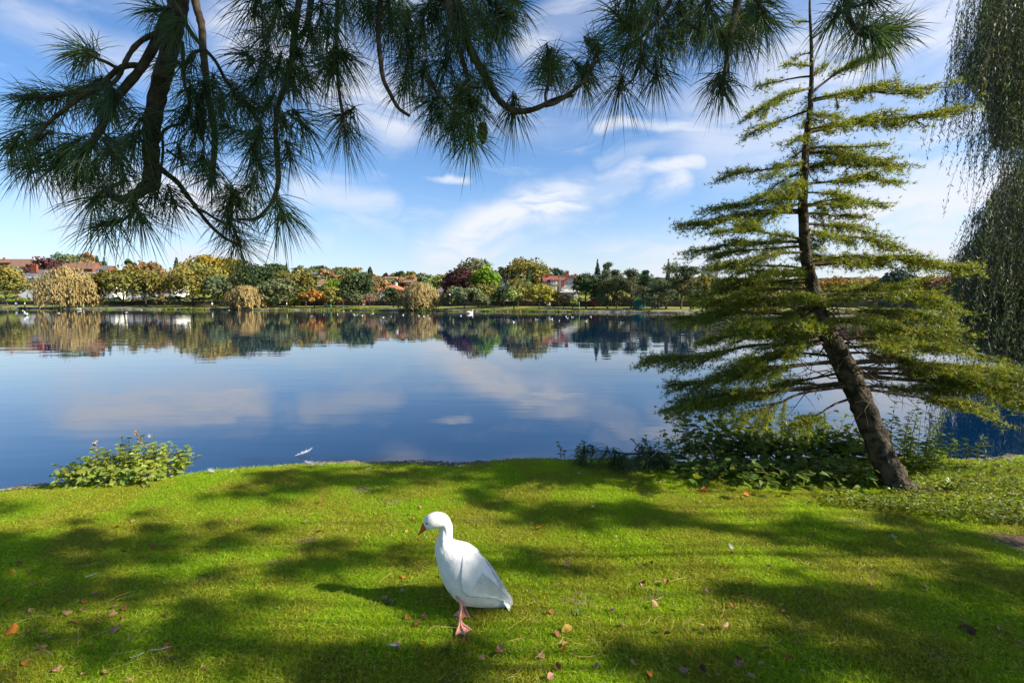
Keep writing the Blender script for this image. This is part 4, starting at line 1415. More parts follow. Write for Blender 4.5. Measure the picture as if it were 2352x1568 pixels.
def make_gull():
    root = empty('gull', (0, 0, 0), 'x', 'gull')
    S = smooth_path(np.array([(-.22, .12, .006, .012), (-.14, .085, .04, .04), (0, .06, .065, .075), (.10, .075, .055, .06), (.14, .12, .036, .036), (.165, .165, .036, .034), (.20, .175, .030, .028), (.225, .172, .014, .014)]), 3)
    t = norm(np.gradient(S[:, :2], axis=0))
    V, F = loft([(p[0], 0, p[1], -q[1], q[0], p[2], p[3]) for p, q in zip(S, t)], 12)
    MB().add(V, F).build('body', m_feather, root, smooth=True)
    V, F = loft([(.222, 0, .172, 0, 1, .012, .010), (.27, 0, .165, 0, 1, .004, .004)], 6)
    MB().add(V, F).build('bill', m_bill, root)
    for sg in (-1, 1):
        V, F = loft([tuple(r_) for r_ in smooth_path([(-.27, sg * .015, .13, -.2, 1, .006, .01), (-.12, sg * .055, .105, 0, 1, .035, .02), (.05, sg * .068, .095, 0, 1, .035, .02), (.10, sg * .055, .09, 0, 1, .01, .01)], 3)], 8)
        MB().add(V, F).build('wing', m_gullgrey, root, smooth=True)
    return root


def copy_tree(o, parent=None):
    c = o.copy()
    COL.objects.link(c)
    c.parent = parent
    for ch in list(o.children):
        copy_tree(ch, c)
    return c


LAND = [(0, 'left edge'), (85, 'white villa with the red chimney'), (150, 'largest golden willow'), (260, 'half hidden terrace'), (400, 'left olive trees'), (490, 'mustard yellow oak'),
        (565, 'low wide golden willow'), (640, 'grey green tree'), (722, 'orange tree'), (782, 'far bench'), (850, 'leafless pinkish tree'), (900, 'orange roofed house'),
        (965, 'middle golden willow'), (1020, 'white bay house'), (1080, 'wide bushy tree'), (1180, 'pale young tree'), (1240, 'yellow green young tree'),
        (1300, 'red roofed villa'), (1350, 'broad dark evergreen'), (1400, 'drooping pine clump'), (1455, 'teal shelter'), (1535, 'biggest domed pine'), (1590, 'umbrella pine')]
ORD = ['', 'second ', 'third ', 'fourth ', 'fifth ', 'sixth ', 'seventh ', 'eighth ']
gulls = [('b4', a, b_) for a, b_ in [(160, 82), (237, 72), (325, 72), (427, 72), (436, 78), (455, 74), (479, 80), (547, 72), (552, 66), (613, 92), (664, 86), (742, 76), (845, 82), (876, 86), (899, 83), (912, 100), (1110, 82), (1385, 60), (1595, 105), (1690, 102), (1738, 113), (1788, 96), (1823, 90), (1938, 88), (2140, 127)]]
gulls += [('c1', a, b_) for a, b_ in [(205, 729), (524, 752), (1640, 714), (1655, 713), (1668, 715), (1697, 716), (1810, 718), (1824, 716), (1838, 718), (1860, 718), (1940, 718), (2057, 727), (1275, 726), (1135, 744)]]
gulls += [('v', 790, 715), ('v', 806, 714), ('v', 1300, 727), ('v', 1345, 738), ('v', 1180, 740)]
bank_gulls = [('b4', 2155, 46), ('b4', 2196, 44), ('b4', 2215, 44), ('c4', 470, 940), ('c4', 1280, 935), ('c4', 1380, 945), ('c4', 1490, 940)]
proto = None
seen = {}
ents = []
for g in gulls:
    vx, vy = cv(*g)
    ents.append((vx, G(vx, vy, ZW), False))
for g in bank_gulls:
    vx, vy, d = solve(*g, 1.6)
    p = np.array([(vx - 1176) / FPX * d, d, 0])
    p[2] = float(far_z(p[0], d))
    ents.append((vx, p, True))
for vx, p, onbank in sorted(ents, key=lambda e: e[0]):
    o = make_gull() if proto is None else copy_tree(proto)
    proto = proto or o
    lm = min(LAND, key=lambda q: abs(q[0] - vx))[1]
    key = (lm, onbank)
    k = seen.get(key, 0)
    seen[key] = k + 1
    o.location = (p[0], p[1], p[2] + (0.02 if onbank else -0.035))
    o.rotation_euler = (0, 0, rng.uniform(0, 6.28))
    sc = 0.85
    o.scale = (sc, sc, sc)
    tag(o, (ORD[min(k, 7)] + 'white gull from the left ' if k else 'leftmost white gull ') + ('standing on the grass bank' if onbank else 'floating on the water') + ' below the ' + lm, 'gull', 'white gulls on the far water and bank')
proto = None
for (c, a, b_, rz, lab) in [('c1', 228, 772, 2.6, 'biggest white swan on the water, below the white villa'), ('c1', 322, 706, 0.3, 'left one of two white swans close to the far left bank'),
                           ('c1', 373, 706, 3.3, 'right one of two white swans close to the far left bank'), ('c1', 710, 722, 3.0, 'single white swan below the right half of the largest golden willow'),
                           ('b4', 1172, 66, 0.4, 'single white swan by the bank below the wide bushy tree')]:
    o = make_swan() if proto is None else copy_tree(proto)
    proto = proto or o
    p = G(*cv(c, a, b_), ZW)
    o.location = (p[0], p[1], ZW - 0.05)
    o.rotation_euler = (0, 0, rz)
    tag(o, lab, 'swan', 'white swans on the far side of the lake')

# ------------------------------------------------------------------ the leaning cedar on the near bank
m_cedar_bark = mat_solid('cedar bark', (0.030, 0.024, 0.018), 0.95, 0.1, scale=14.0, col2=(0.105, 0.085, 0.060), bump=1.0, bscale=38, bdist=0.03)
m_cedar = mat_leaf('cedar needles', (0.125, 0.160, 0.018), trans=0.30, tcol=(0.43, 0.46, 0.03), rough=0.45, spec=0.35)
m_twig = mat_solid('twig', (0.045, 0.032, 0.022), 0.9, 0.1, scale=20, col2=(0.10, 0.075, 0.05))


def spikes(C, D, L, W, per, spread=1.0, droop=0.0):
    """short needles: rosettes at C pointing along D"""
    n = len(C)
    c = np.repeat(C, per, 0)
    d = norm(np.repeat(D, per, 0) + spread * rng.standard_normal((n * per, 3)))
    ln = (L * rng.uniform(0.65, 1.2, n * per))[:, None]
    w = norm(np.cross(d, rng.standard_normal((n * per, 3)))) * (W * 0.5)
    tip = c + d * ln
    tip[:, 2] -= droop * ln[:, 0]
    V = np.stack([c - w, c + w, tip], 1).reshape(-1, 3)
    return V, np.arange(3 * n * per).reshape(-1, 3)


cedar = empty('cedar_tree', tuple(G(2058, 1122)), 'leaning dark cedar with layered boughs on the near right bank', 'tree')
c0 = G(2058, 1122)
tr = [(2072, 1135, 70), (2058, 1112, 60), (2030, 1050, 52), (2000, 980, 49), (1968, 900, 47), (1925, 810, 43), (1885, 730, 34), (1866, 660, 28), (1852, 590, 23), (1845, 480, 19),
      (1850, 350, 14), (1862, 230, 10), (1864, 120, 7), (1860, 20, 4.5), (1862, -70, 2)]
dep0 = float(c0[1])


def cdepth(y):
    return dep0 + (1122 - y) / 1190.0 * 0.75


tp = np.array([np.append(P(x, y, cdepth(y)) - c0, w / FPX * cdepth(y) / 2) for x, y, w in tr])
tp = smooth_path(tp, 7)
V, F = tube_geo(tp[:, :3], tp[:, 3], 24)
Vn = V.reshape(len(tp), 24, 3)
cen = tp[:, None, :3]
ang = np.arange(24)[None, :] * 2 * np.pi / 24
t_ = np.arange(len(tp))[:, None]
rough = 0.06 * np.sin(ang * 5 + t_ * 0.9) + 0.05 * np.sin(ang * 9 - t_ * 1.3) + 0.05 * rng.standard_normal((len(tp), 24))
flare = 0.25 * np.clip(1 - t_ / 7.0, 0, 1) ** 2 * (1 + 0.5 * np.sin(ang * 4))
Vn = cen + (Vn - cen) * (1 + rough + flare)[:, :, None]
MB().add(Vn.reshape(-1, 3), F).build('trunk', m_cedar_bark, cedar, smooth=True)


def trunk_at(y):
    ys = np.array([t[1] for t in tr][::-1], float)
    xs_ = np.array([t[0] for t in tr][::-1], float)
    return P(np.interp(y, ys, xs_), y, cdepth(y))


def cedar_bough(A, B, bare=0.12, dens=1.0, wide=0.30, droop=0.05):
    A, B = np.asarray(A, float) - c0, np.asarray(B, float) - c0
    L = np.linalg.norm(B - A)
    n = max(6, int(L / 0.11))
    t = np.linspace(0, 1, n)
    up = np.array([0, 0, 1.0])
    pts = A + (B - A) * t[:, None] + up * (0.015 * L * np.sin(np.pi * t ** 0.8) - droop * L * t ** 3)[:, None]
    side = norm(np.cross(B - A, up))
    pts += side * (0.06 * L * np.sin(t * 5 + rng.uniform(0, 6)))[:, None] * t[:, None] + up * (0.022 * L * np.sin(t * rng.uniform(7, 12) + rng.uniform(0, 6)))[:, None] * t[:, None]
    clx, clp = rng.uniform(5, 9), rng.uniform(0, 6)
    r0 = 0.006 + 0.010 * L
    wood = MB().tube(pts, r0 * (1 - 0.85 * t), 6)
    C, D = [], []

    def seg(a, b, step):
        k = max(2, int(np.linalg.norm(b - a) / step))
        q = a + (b - a) * np.linspace(0.05, 1, k)[:, None]
        C.append(q + np.array([.006, .006, .012]) * rng.standard_normal(q.shape))
        dd = norm(b - a)
        D.append(np.repeat((0.55 * dd + np.array([0, 0, 0.35]))[None, :], k, 0))
    st_ = 0.022 / dens
    for i in range(n - 1):
        if t[i] > bare + 0.15:
            seg(pts[i], pts[i + 1], st_)
    m = max(4, int(L / 0.026 * dens))
    for q in range(m):
        u = bare + (1 - bare) * (q + rng.random()) / m
        base = pts[0] + (pts[-1] - pts[0]) * 0
        f = u * (n - 1)
        i = min(int(f), n - 2)
        base = pts[i] + (pts[i + 1] - pts[i]) * (f - i)
        ax = norm(pts[i + 1] - pts[i])
        if math.sin(u * clx + clp) < -0.35 and rng.random() < .6:
            continue
        sg = rng.choice([-1, 1])
        ln = L * wide * (0.35 + 0.9 * math.sin(math.pi * min(1, (u * 0.85 + 0.12)))) * rng.uniform(0.35, 1.35) * (1.0 if u < 0.9 else 0.6)
        ln = min(ln, 0.46 if A[2] < 1.7 else 0.34)
        d = norm(ax * 1.0 + side * sg * rng.uniform(0.3, 0.85) + up * rng.uniform(-0.10, 0.14))
        e = base + d * ln
        e[2] -= rng.uniform(.02, .22) * ln
        mid = (base + e) / 2 + up * 0.05 * ln
        sp = np.array([base, mid, e])
        wood.tube(sp, [r0 * 0.30, r0 * 0.2, 0.0015], 4, cap=False)
        seg(base + (mid - base) * (0.25 if u < bare + .2 else 0.1), mid, st_)
        seg(mid, e, st_)
        for _ in range(int(ln / 0.042)):
            v = rng.uniform(0.25, 1)
            b2 = base + (e - base) * v
            d2 = norm(d + 0.9 * rng.standard_normal(3) * np.array([1, 1, 0.45]) + up * rng.uniform(-0.25, 0.1))
            seg(b2, b2 + d2 * rng.uniform(0.05, 0.12), st_ * 1.25)
    bo = wood.build('bough', m_twig, cedar)
    C, D = np.concatenate(C), np.concatenate(D)
    V, F = spikes(C, D, 0.042, 0.0056, 7, 0.80)
    cc = cols(len(C), 0.65, 1.35, 0.14)
    MB().add(V, F, np.repeat(cc, 21, 0)).build('needles', m_cedar, bo)


BOUGHS = [  # crop, attach (x, y) on the trunk, tip (x, y), depth shift of the tip, bare part
    ('c8', (1325, 110), (1250, 100), .1, 0), ('c8', (1325, 180), (1420, 120), -.1, 0), ('c8', (1330, 250), (1230, 270), .1, 0), ('c8', (1328, 300), (1200, 320), -.1, 0), ('c8', (1330, 370), (1040, 425), .2, .1),
    ('c8', (1335, 350), (1420, 290), .1, 0), ('c8', (1345, 445), (1590, 265), .2, .35), ('c8', (1340, 460), (1040, 525), -.2, .1), ('c8', (1340, 490), (1890, 395), .3, .15), ('c8', (1340, 470), (1560, 430), -.3, .1),
    ('c8', (1330, 545), (985, 670), .2, .1), ('c8', (1330, 530), (1500, 560), -.4, 0), ('c8', (1340, 645), (2030, 535), .3, .05), ('c8', (1325, 650), (1225, 670), -.3, 0), ('c8', (1330, 600), (1560, 580), -.4, 0),
    ('c8', (1325, 705), (1800, 815), .25, .05), ('c8', (1325, 700), (1680, 690), -.3, 0), ('c8', (1320, 690), (1200, 790), .3, 0), ('c8', (1310, 745), (890, 850), .3, .05), ('c8', (1310, 770), (1080, 830), -.3, 0),
    ('c8', (1310, 800), (1130, 890), .4, 0), ('c8', (1318, 790), (1640, 790), .4, 0), ('c8', (1315, 870), (1700, 855), .3, .1), ('c8', (1310, 880), (1480, 920), -.4, 0), ('c8', (1305, 860), (1150, 920), -.4, 0),
    ('c8', (1295, 940), (842, 990), .3, .05), ('c8', (1300, 930), (1040, 940), -.3, .05), ('c8', (1300, 955), (1660, 990), .3, .1), ('c8', (1300, 960), (1550, 950), -.35, 0), ('c8', (1295, 1000), (1010, 1050), -.3, .1),
    ('c8', (1300, 1010), (1610, 1020), .3, .1), ('c8', (1290, 1050), (695, 1055), .4, .1), ('c8', (1295, 1060), (1640, 1115), .3, .1), ('c8', (1290, 1120), (715, 1170), .1, .1), ('c8', (1290, 1110), (900, 1090), -.35, .15),
    ('c8', (1300, 1120), (1750, 1160), .3, .1), ('c8', (1300, 1140), (1550, 1180), -.4, .05), ('c8', (1295, 1190), (830, 1220), .3, .1), ('c8', (1310, 1200), (1690, 1225), .35, .1), ('c8', (1300, 1230), (860, 1260), -.3, .05),
    ('c8', (1310, 1260), (2120, 1240), .25, .2), ('c8', (1310, 1250), (1600, 1240), -.3, .05), ('c8', (1305, 1290), (890, 1350), .3, .1),
    ('r1', (1095, 130), (560, 90), .5, .15), ('r1', (1105, 190), (420, 245), .35, .15), ('r1', (1110, 170), (700, 130), -.4, .1), ('r1', (1125, 230), (480, 285), -.1, .1), ('r1', (1140, 300), (640, 345), .5, .1), ('r1', (1140, 290), (450, 350), .2, .2),
    ('r1', (1150, 290), (1450, 210), .4, .15), ('r1', (1160, 300), (1990, 270), .3, .2), ('r1', (1160, 310), (1700, 190), -.25, .2), ('r1', (1150, 330), (1050, 290), -.6, .1), ('r1', (1150, 340), (1350, 260), -.5, .1),
    ('r1', (1180, 420), (310, 395), .35, .15), ('r1', (1175, 400), (650, 430), -.45, .1), ('r1', (1185, 440), (870, 400), -.7, .15), ('r1', (1190, 460), (1450, 400), -.5, .1), ('r1', (1190, 400), (1900, 400), .45, .15), ('r1', (1200, 430), (2020, 475), .1, .15),
    ('r1', (1200, 480), (470, 480), .4, .2), ('r1', (1215, 520), (820, 560), -.35, .2), ('r1', (1240, 560), (130, 660), .3, .28), ('r1', (1240, 560), (760, 660), -.4, .25), ('r1', (1235, 540), (2140, 590), .1, .15), ('r1', (1240, 550), (1850, 500), .5, .15),
    ('r1', (1235, 560), (1700, 610), -.35, .15), ('r1', (1280, 660), (300, 760), .3, .4), ('r1', (1290, 700), (560, 740), -.2, .45), ('r1', (1400, 700), (2420, 680), .4, .3), ('r1', (1400, 720), (2330, 770), .0, .3), ('r1', (1340, 640), (1650, 640), .5, .4),
    ('r1', (1370, 790), (295, 905), .1, .35), ('r1', (1380, 800), (420, 850), .4, .4), ('r1', (1370, 830), (610, 985), -.3, .55), ('r1', (1370, 850), (1000, 1020), -.2, .5), ('r1', (1420, 780), (2430, 870), .35, .35), ('r1', (1430, 800), (2230, 950), -.2, .45),
    ('r1', (1400, 780), (900, 800), .5, .3), ('r1', (1450, 800), (1900, 860), .5, .3), ('r1', (1360, 760), (760, 820), .6, .35), ('r1', (1420, 760), (2100, 720), .55, .35)]
for (cr, a, b_, dz, bare) in BOUGHS:
    ya = cv(cr, *a)[1] + rng.normal(0, 9)
    A = trunk_at(ya)
    vb = cv(cr, *b_)
    B = P(vb[0] + rng.normal(0, 8), vb[1] + rng.normal(0, 7), A[1] + dz)
    B = A + (B - A) * (.93 if cr == 'r1' else .96)
    cedar_bough(A, B, bare, dens=0.9)
# boughs growing away from and towards the camera
for y in np.linspace(200, 820, 12):
    A = trunk_at(y)
    L = 0.35 + 0.9 * (y - 100) / 800
    a = rng.uniform(0.6, 2.5)
    B = A + np.array([math.cos(a) * L, math.sin(a) * L, rng.uniform(-0.1, 0.12) * L])
    cedar_bough(A, B, 0.12, dens=0.8)
# dead twigs inside
tb = MB()
for i in range(60):
    y = rng.uniform(690, 880)
    A = trunk_at(y) - c0
    a = rng.uniform(0, 6.28)
    L = rng.uniform(0.3, 0.9)
    q = [A]
    d = np.array([math.cos(a), math.sin(a), rng.uniform(-0.3, 0.2)])
    for k in range(5):
        d = norm(d + 0.35 * rng.standard_normal(3) - np.array([0, 0, .08]))
        q.append(q[-1] + d * L / 5)
        if k > 1:
            e = norm(d + 0.9 * rng.standard_normal(3))
            tb.tube([q[-1], q[-1] + e * 0.09, q[-1] + e * 0.16 - np.array([0, 0, .02])], [.003, .002, .001], 4, cap=False)
    tb.tube(q, np.linspace(0.008, 0.002, 6), 5)
o = tb.build('dead_twigs', m_twig, cedar)
o['kind'] = 'stuff'

# ------------------------------------------------------------------ weeping willow at the right edge
m_wil = mat_leaf('willow leaves', (0.058, 0.095, 0.052), trans=0.32, tcol=(0.13, 0.16, 0.04), rough=0.5, spec=0.25)
wb = np.array([19.0, 15.0, -0.25])
WS = 1.75     # everything about this tree scales with its distance
willow = empty('weeping_willow', tuple(wb), 'huge dark weeping willow trailing over the water at the right edge', 'tree')
MB().tube(smooth_path(np.array([(0, 0, -.3, .42), (-.1, 0, 1.5, .36), (-.3, .1, 3.5, .30), (-.2, .3, 6.5, .22), (-.1, .2, 9.5, .1)]) * 1.6, 5)[:, :3],
          smooth_path(np.array([(0, 0, -.3, .42), (-.1, 0, 1.5, .36), (-.3, .1, 3.5, .30), (-.2, .3, 6.5, .22), (-.1, .2, 9.5, .1)]) * 1.6, 5)[:, 3], 14, wob=0.05).build('trunk', m_cedar_bark, willow, smooth=True)
LIMBS = [((2900, -300), (2700, -330), (2520, -260), (2400, -190), 8.0), ((2900, 100), (2700, -40), (2540, -30), (2440, 40), 7.6), ((2900, 450), (2700, 380), (2540, 400), (2440, 470), 8.0)]
for q in LIMBS:
    k = smooth_path([P(x, y, q[4] * WS) - wb for x, y in q[:4]], 6)
    k = np.vstack([np.array([-.25, .1, float(np.clip(k[0][2], .8, 13))]), k])
    MB().tube(k, np.linspace(.10, .010, len(k)), 7).build('limb', m_twig, willow)


def inpoly(x, y, poly):
    c = np.zeros(len(x), bool)
    j = len(poly) - 1
    for i in range(len(poly)):
        xi, yi = poly[i]
        xj, yj = poly[j]
        c ^= ((yi > y) != (yj > y)) & (x < (xj - xi) * (y - yi) / (yj - yi + 1e-9) + xi)
        j = i
    return c


POLY1 = [cv('w7', *p) for p in [(180, -60), (150, 130), (140, 230), (86, 385), (120, 400), (185, 470), (215, 500), (232, 655), (300, 650), (330, 665), (400, 640), (440, 560), (560, 600), (700, 500), (700, -300), (200, -300)]]
POLY2 = [cv('w7', *p) for p in [(700, 640), (415, 660), (330, 730), (290, 790), (210, 900), (180, 945), (230, 950), (170, 1050), (95, 1105), (150, 1180), (75, 1300), (140, 1390), (225, 1400), (290, 1490), (440, 1520), (700, 1560)]]


def strands(poly, count, d0, d1, name, dens=1.0, lmin=0.3, lmax=1.3, free=0.10):
    xs_ = np.array([p[0] for p in poly]); ys_ = np.array([p[1] for p in poly])
    C, TD, COLR = [], [], []
    wood = MB()
    got = 0
    while got < count:
        x = rng.uniform(xs_.min(), min(xs_.max(), 2480)); y = rng.uniform(max(ys_.min(), -160), ys_.max())
        if not inpoly(np.array([x]), np.array([y]), poly)[0]:
            continue
        d = rng.uniform(d0, d1) * WS
        a = P(x, y, d) - wb
        L = rng.uniform(lmin, lmax) * WS
        drift = rng.normal(-0.10, 0.16)
        k = int(L / 0.050 * dens)
        t = np.linspace(0, 1, k)
        p = a + np.stack([drift * L * np.sqrt(t) + 0.02 * np.sin(t * 9 + x), rng.normal(0, .1) * L * t, -L * t], 1)
        vx, vy = 1176 + FPX * (p[:, 0] + wb[0]) / (p[:, 1] + wb[1]), 694 - FPX * (p[:, 2] + wb[2] - CAMZ) / (p[:, 1] + wb[1])
        ok = inpoly(vx, vy, poly) | (rng.random() < free)
        p = p[ok]
        if len(p) < 4:
            continue
        got += 1
        wood.tube(p[::3] if len(p) > 8 else p, np.full(len(p[::3] if len(p) > 8 else p), 0.004), 3, cap=False)
        C.append(p + 0.032 * rng.standard_normal(p.shape))
        td = np.stack([rng.normal(0, .55, len(p)) - .15, rng.normal(0, .55, len(p)), -np.ones(len(p))], 1)
        TD.append(td)
        COLR.append(np.repeat(cols(1, .65, 1.25, .14), len(p), 0) * cols(len(p), .8, 1.25, .08))
    C, TD, COLR = np.concatenate(C), np.concatenate(TD), np.concatenate(COLR)
    V, F = leafquads(C, rng.standard_normal(C.shape), 0.036 * rng.uniform(.7, 1.3, len(C)), 00.0105, tdir=None)
    # long axis hangs down
    t = norm(TD)
    b_ = norm(np.cross(t, rng.standard_normal(t.shape)))
    ln = (0.062 * rng.uniform(.7, 1.35, len(C)))[:, None]
    V = np.stack([C - t * ln, C + b_ * 0.0105, C + t * ln, C - b_ * 0.0105], 1).reshape(-1, 3)
    br = wood.build(name, m_twig, willow)
    MB().add(V, np.arange(4 * len(C)).reshape(-1, 4), np.repeat(COLR, 4, 0)).build('leaves', m_wil, br)


strands(POLY1, 2500, 6.8, 9.2, 'hanging_branches', 0.8, free=.25)
strands(POLY2, 3300, 6.6, 9.4, 'hanging_branches', 0.8, free=.2)
strands([(2205, 700), (2352, 600), (2500, 560), (2500, 830), (2300, 810), (2235, 740)], 1500, 6.8, 9.0, 'hanging_branches', 0.9, .3, .8, free=.6)
strands([(2290, 0), (2500, -100), (2500, 300), (2330, 300), (2270, 190)], 420, 6.8, 9.0, 'hanging_branches', 0.8, .4, 1.2, free=.7)
strands([(2335, 250), (2500, 200), (2500, 640), (2330, 560), (2345, 420)], 500, 6.8, 9.0, 'hanging_branches', 0.8, .4, 1.2, free=.7)

# ------------------------------------------------------------------ the long needled pine hanging over the camera
m_pbark = mat_solid('pine bough bark', (0.035, 0.027, 0.020), 0.95, 0.1, scale=25, col2=(0.085, 0.068, 0.050), bump=0.8, bscale=60, bdist=0.006)
m_pneedle = mat_leaf('long pine needles', (0.038, 0.072, 0.028), trans=0.30, tcol=(0.15, 0.20, 0.03), rough=0.45, spec=0.3)
m_cone = mat_solid('pine cone scale', (0.045, 0.030, 0.018), 0.8, 0.2, scale=40, col2=(0.09, 0.06, 0.04))
m_bud = mat_solid('shoot bud', (0.09, 0.045, 0.025), 0.7, 0.2, scale=40)
pb = np.array([4.6, -2.6, 0.0])
pine = empty('pine_tree', tuple(pb), 'long needled pine whose dark boughs hang down across the top', 'tree')
MB().tube(smooth_path([(0, 0, -.2), (-.05, 0, 2), (-.1, .1, 5), (0, .1, 9), (0, 0, 12)], 5), np.linspace(.33, .1, 21), 16, wob=0.05).build('trunk', m_pbark, pine, smooth=True)

BR = [  # crop, depth start, depth end, width start, width end (measuring-grid px of that crop), points
    ('c6', 2.3, 2.3, 108, 78, [(1085, -120), (1068, 0), (1050, 130), (1000, 350), (955, 520), (925, 660), (905, 850), (905, 1000), (905, 1135)]),
    ('c6', 2.3, 2.35, 62, 40, [(895, 1110), (840, 1150), (780, 1185), (715, 1192), (665, 1165), (635, 1135)]),
    ('c6', 2.25, 2.1, 58, 34, [(1015, 60), (960, 190), (925, 270), (850, 400), (770, 500), (695, 590), (630, 720), (560, 840), (470, 930)]),
    ('c6', 2.2, 2.0, 30, 16, [(955, 190), (900, 215), (840, 250), (790, 300), (750, 370), (715, 450), (660, 510), (600, 530), (480, 548), (330, 575), (220, 580)]),
    ('c6', 2.2, 2.0, 34, 18, [(850, 395), (780, 392), (715, 410), (620, 490), (560, 540), (470, 590), (380, 660), (280, 745), (205, 840)]),
    ('c6', 2.1, 2.0, 22, 14, [(705, 412), (640, 375), (570, 345), (495, 300)]),
    ('c6', 2.3, 2.1, 14, 8, [(1000, 130), (950, 100), (905, 60)]),
    ('c6', 2.6, 2.6, 44, 30, [(1150, -100), (1175, 40), (1205, 150), (1215, 300), (1230, 440), (1240, 560), (1270, 700), (1285, 850), (1275, 980), (1265, 1090)]),
    ('c6', 2.5, 2.3, 24, 14, [(1100, 130), (1160, 220), (1220, 290), (1290, 370), (1350, 480), (1420, 580), (1500, 640)]),
    ('c6', 2.5, 2.4, 20, 12, [(1215, 300), (1150, 320), (1110, 380), (1090, 430)]),
    ('c6', 2.3, 2.2, 34, 15, [(930, 980), (985, 1030), (1060, 1090), (1120, 1170), (1180, 1250), (1250, 1340), (1340, 1420), (1440, 1472)]),
    ('c6', 2.3, 2.2, 18, 12, [(1160, 1240), (1220, 1265), (1290, 1310), (1360, 1345)]),
    ('c6', 2.25, 2.1, 22, 12, [(860, 1085), (820, 1130), (805, 1220), (770, 1290), (700, 1335), (590, 1355)]),
    ('c6', 2.3, 2.2, 14, 8, [(640, 1165), (600, 1195), (545, 1220)]),
    ('c6', 2.4, 2.4, 20, 12, [(1090, 250), (1100, 480), (1130, 600), (1110, 720), (980, 780), (975, 900), (960, 1050), (950, 1130)]),
    ('c6', 2.3, 2.2, 18, 10, [(960, 800), (900, 830), (820, 850), (770, 865)]),
    ('c6', 2.3, 2.2, 16, 8, [(1000, 900), (1060, 940), (1100, 960)]),
    ('c7', 2.3, 2.15, 44, 26, [(400, -80), (375, 60), (350, 260), (325, 450), (270, 640), (230, 780), (215, 950), (225, 1100), (237, 1250)]),
    ('c6', 2.15, 2.1, 34, 16, [(1655, 860), (1660, 980), (1665, 1080), (1640, 1180), (1590, 1260), (1520, 1310), (1420, 1312)]),
    ('c7', 2.3, 2.3, 44, 34, [(480, -80), (462, 60), (440, 190), (400, 250), (345, 290)]),
    ('c7', 2.4, 2.2, 30, 18, [(660, -80), (655, 150), (652, 320), (658, 520), (675, 700), (700, 830), (715, 960)]),
    ('c7', 2.3, 2.2, 14, 8, [(225, 1000), (150, 995), (60, 1010)]),
    ('c7', 2.3, 2.2, 16, 9, [(300, 800), (370, 870), (430, 910)]),
    ('c7', 2.3, 2.3, 16, 9, [(105, -40), (120, 150), (125, 290)]),
    ('c7', 2.2, 2.1, 42, 20, [(975, -80), (962, 100), (950, 240), (965, 400), (985, 560), (1040, 680), (1095, 775), (1175, 832)]),
    ('c7', 2.2, 2.2, 50, 26, [(1440, -80), (1470, 100), (1505, 250), (1545, 400), (1570, 480), (1600, 620)]),
    ('c7', 2.3, 2.0, 66, 30, [(1500, -80), (1540, 150), (1600, 330), (1680, 480), (1745, 590), (1790, 680), (1860, 760), (1960, 800), (2080, 780), (2200, 725), (2345, 680)]),
    ('c8', 2.0, 2.0, 20, 14, [(60, 505), (120, 488), (230, 405), (275, 340), (295, 290), (312, 225)]),
    ('c8', 2.0, 2.0, 12, 8, [(65, 500), (62, 440), (85, 380), (84, 310)]),
    ('c7', 2.2, 2.2, 30, 16, [(1300, 540), (1370, 660), (1450, 750), (1530, 840), (1590, 900), (1625, 950)]),
    ('c7', 2.2, 2.2, 22, 14, [(1600, 622), (1560, 630), (1520, 640)]),
    ('c7', 2.1, 2.1, 20, 12, [(1740, 600), (1680, 630), (1600, 622)]),
    ('c8', 2.2, 2.0, 24, 13, [(690, -60), (650, 20), (600, 95), (530, 170), (440, 240)]),
    ('c8', 2.2, 2.1, 40, 14, [(990, -60), (972, 60), (950, 160), (930, 290), (905, 440)]),
    ('c8', 2.1, 2.0, 16, 9, [(720, 100), (760, 125), (805, 150)]),
    ('c8', 2.2, 2.0, 14, 9, [(520, 180), (530, 300), (590, 370)]),
    ('c8', 2.1, 2.0, 12, 8, [(520, 300), (480, 380), (420, 430)]),
    ('c8', 2.0, 1.95, 30, 16, [(1500, -60), (1503, 20), (1515, 90), (1550, 145), (1600, 175), (1680, 190)]),
    ('c8', 2.0, 2.0, 16, 9, [(1505, 30), (1560, 28), (1620, 10)]),
    ('c8', 2.0, 2.0, 18, 10, [(1505, 40), (1460, 75), (1430, 110)]),
]
for (cr, d0, d1, w0, w1, pts) in BR:
    q = []
    for i, p in enumerate(pts):
        f = i / (len(pts) - 1)
        d = d0 + (d1 - d0) * f
        q.append(np.append(P(*cv(cr, *p), d) - pb, (w0 + (w1 - w0) * f) / CROPS[cr][2] / FPX * d / 2))
    q = smooth_path(q, 5)
    if pts[0][1] < -30:                      # carry the bough on up to the limb overhead, out of the picture
        a = q[0]
        up = np.array([a[0] + 0.05, a[1] - 0.25, a[2] + 0.9, a[3] * 1.2])
        lim = np.array([a[0] * 0.75, a[1] * 0.75 - 0.1, a[2] + 1.6, a[3] * 1.4])
        q = np.vstack([smooth_path([np.array([-0.15, 0.1, 6.4, a[3] * 1.8]), lim, up, a], 6)[:-1], q])
    q[:, 3] *= 1 + 0.05 * rng.standard_normal(len(q))
    MB().tube(q[:, :3], q[:, 3], 9, wob=0.03).build('branch', m_pbark, pine, smooth=True)


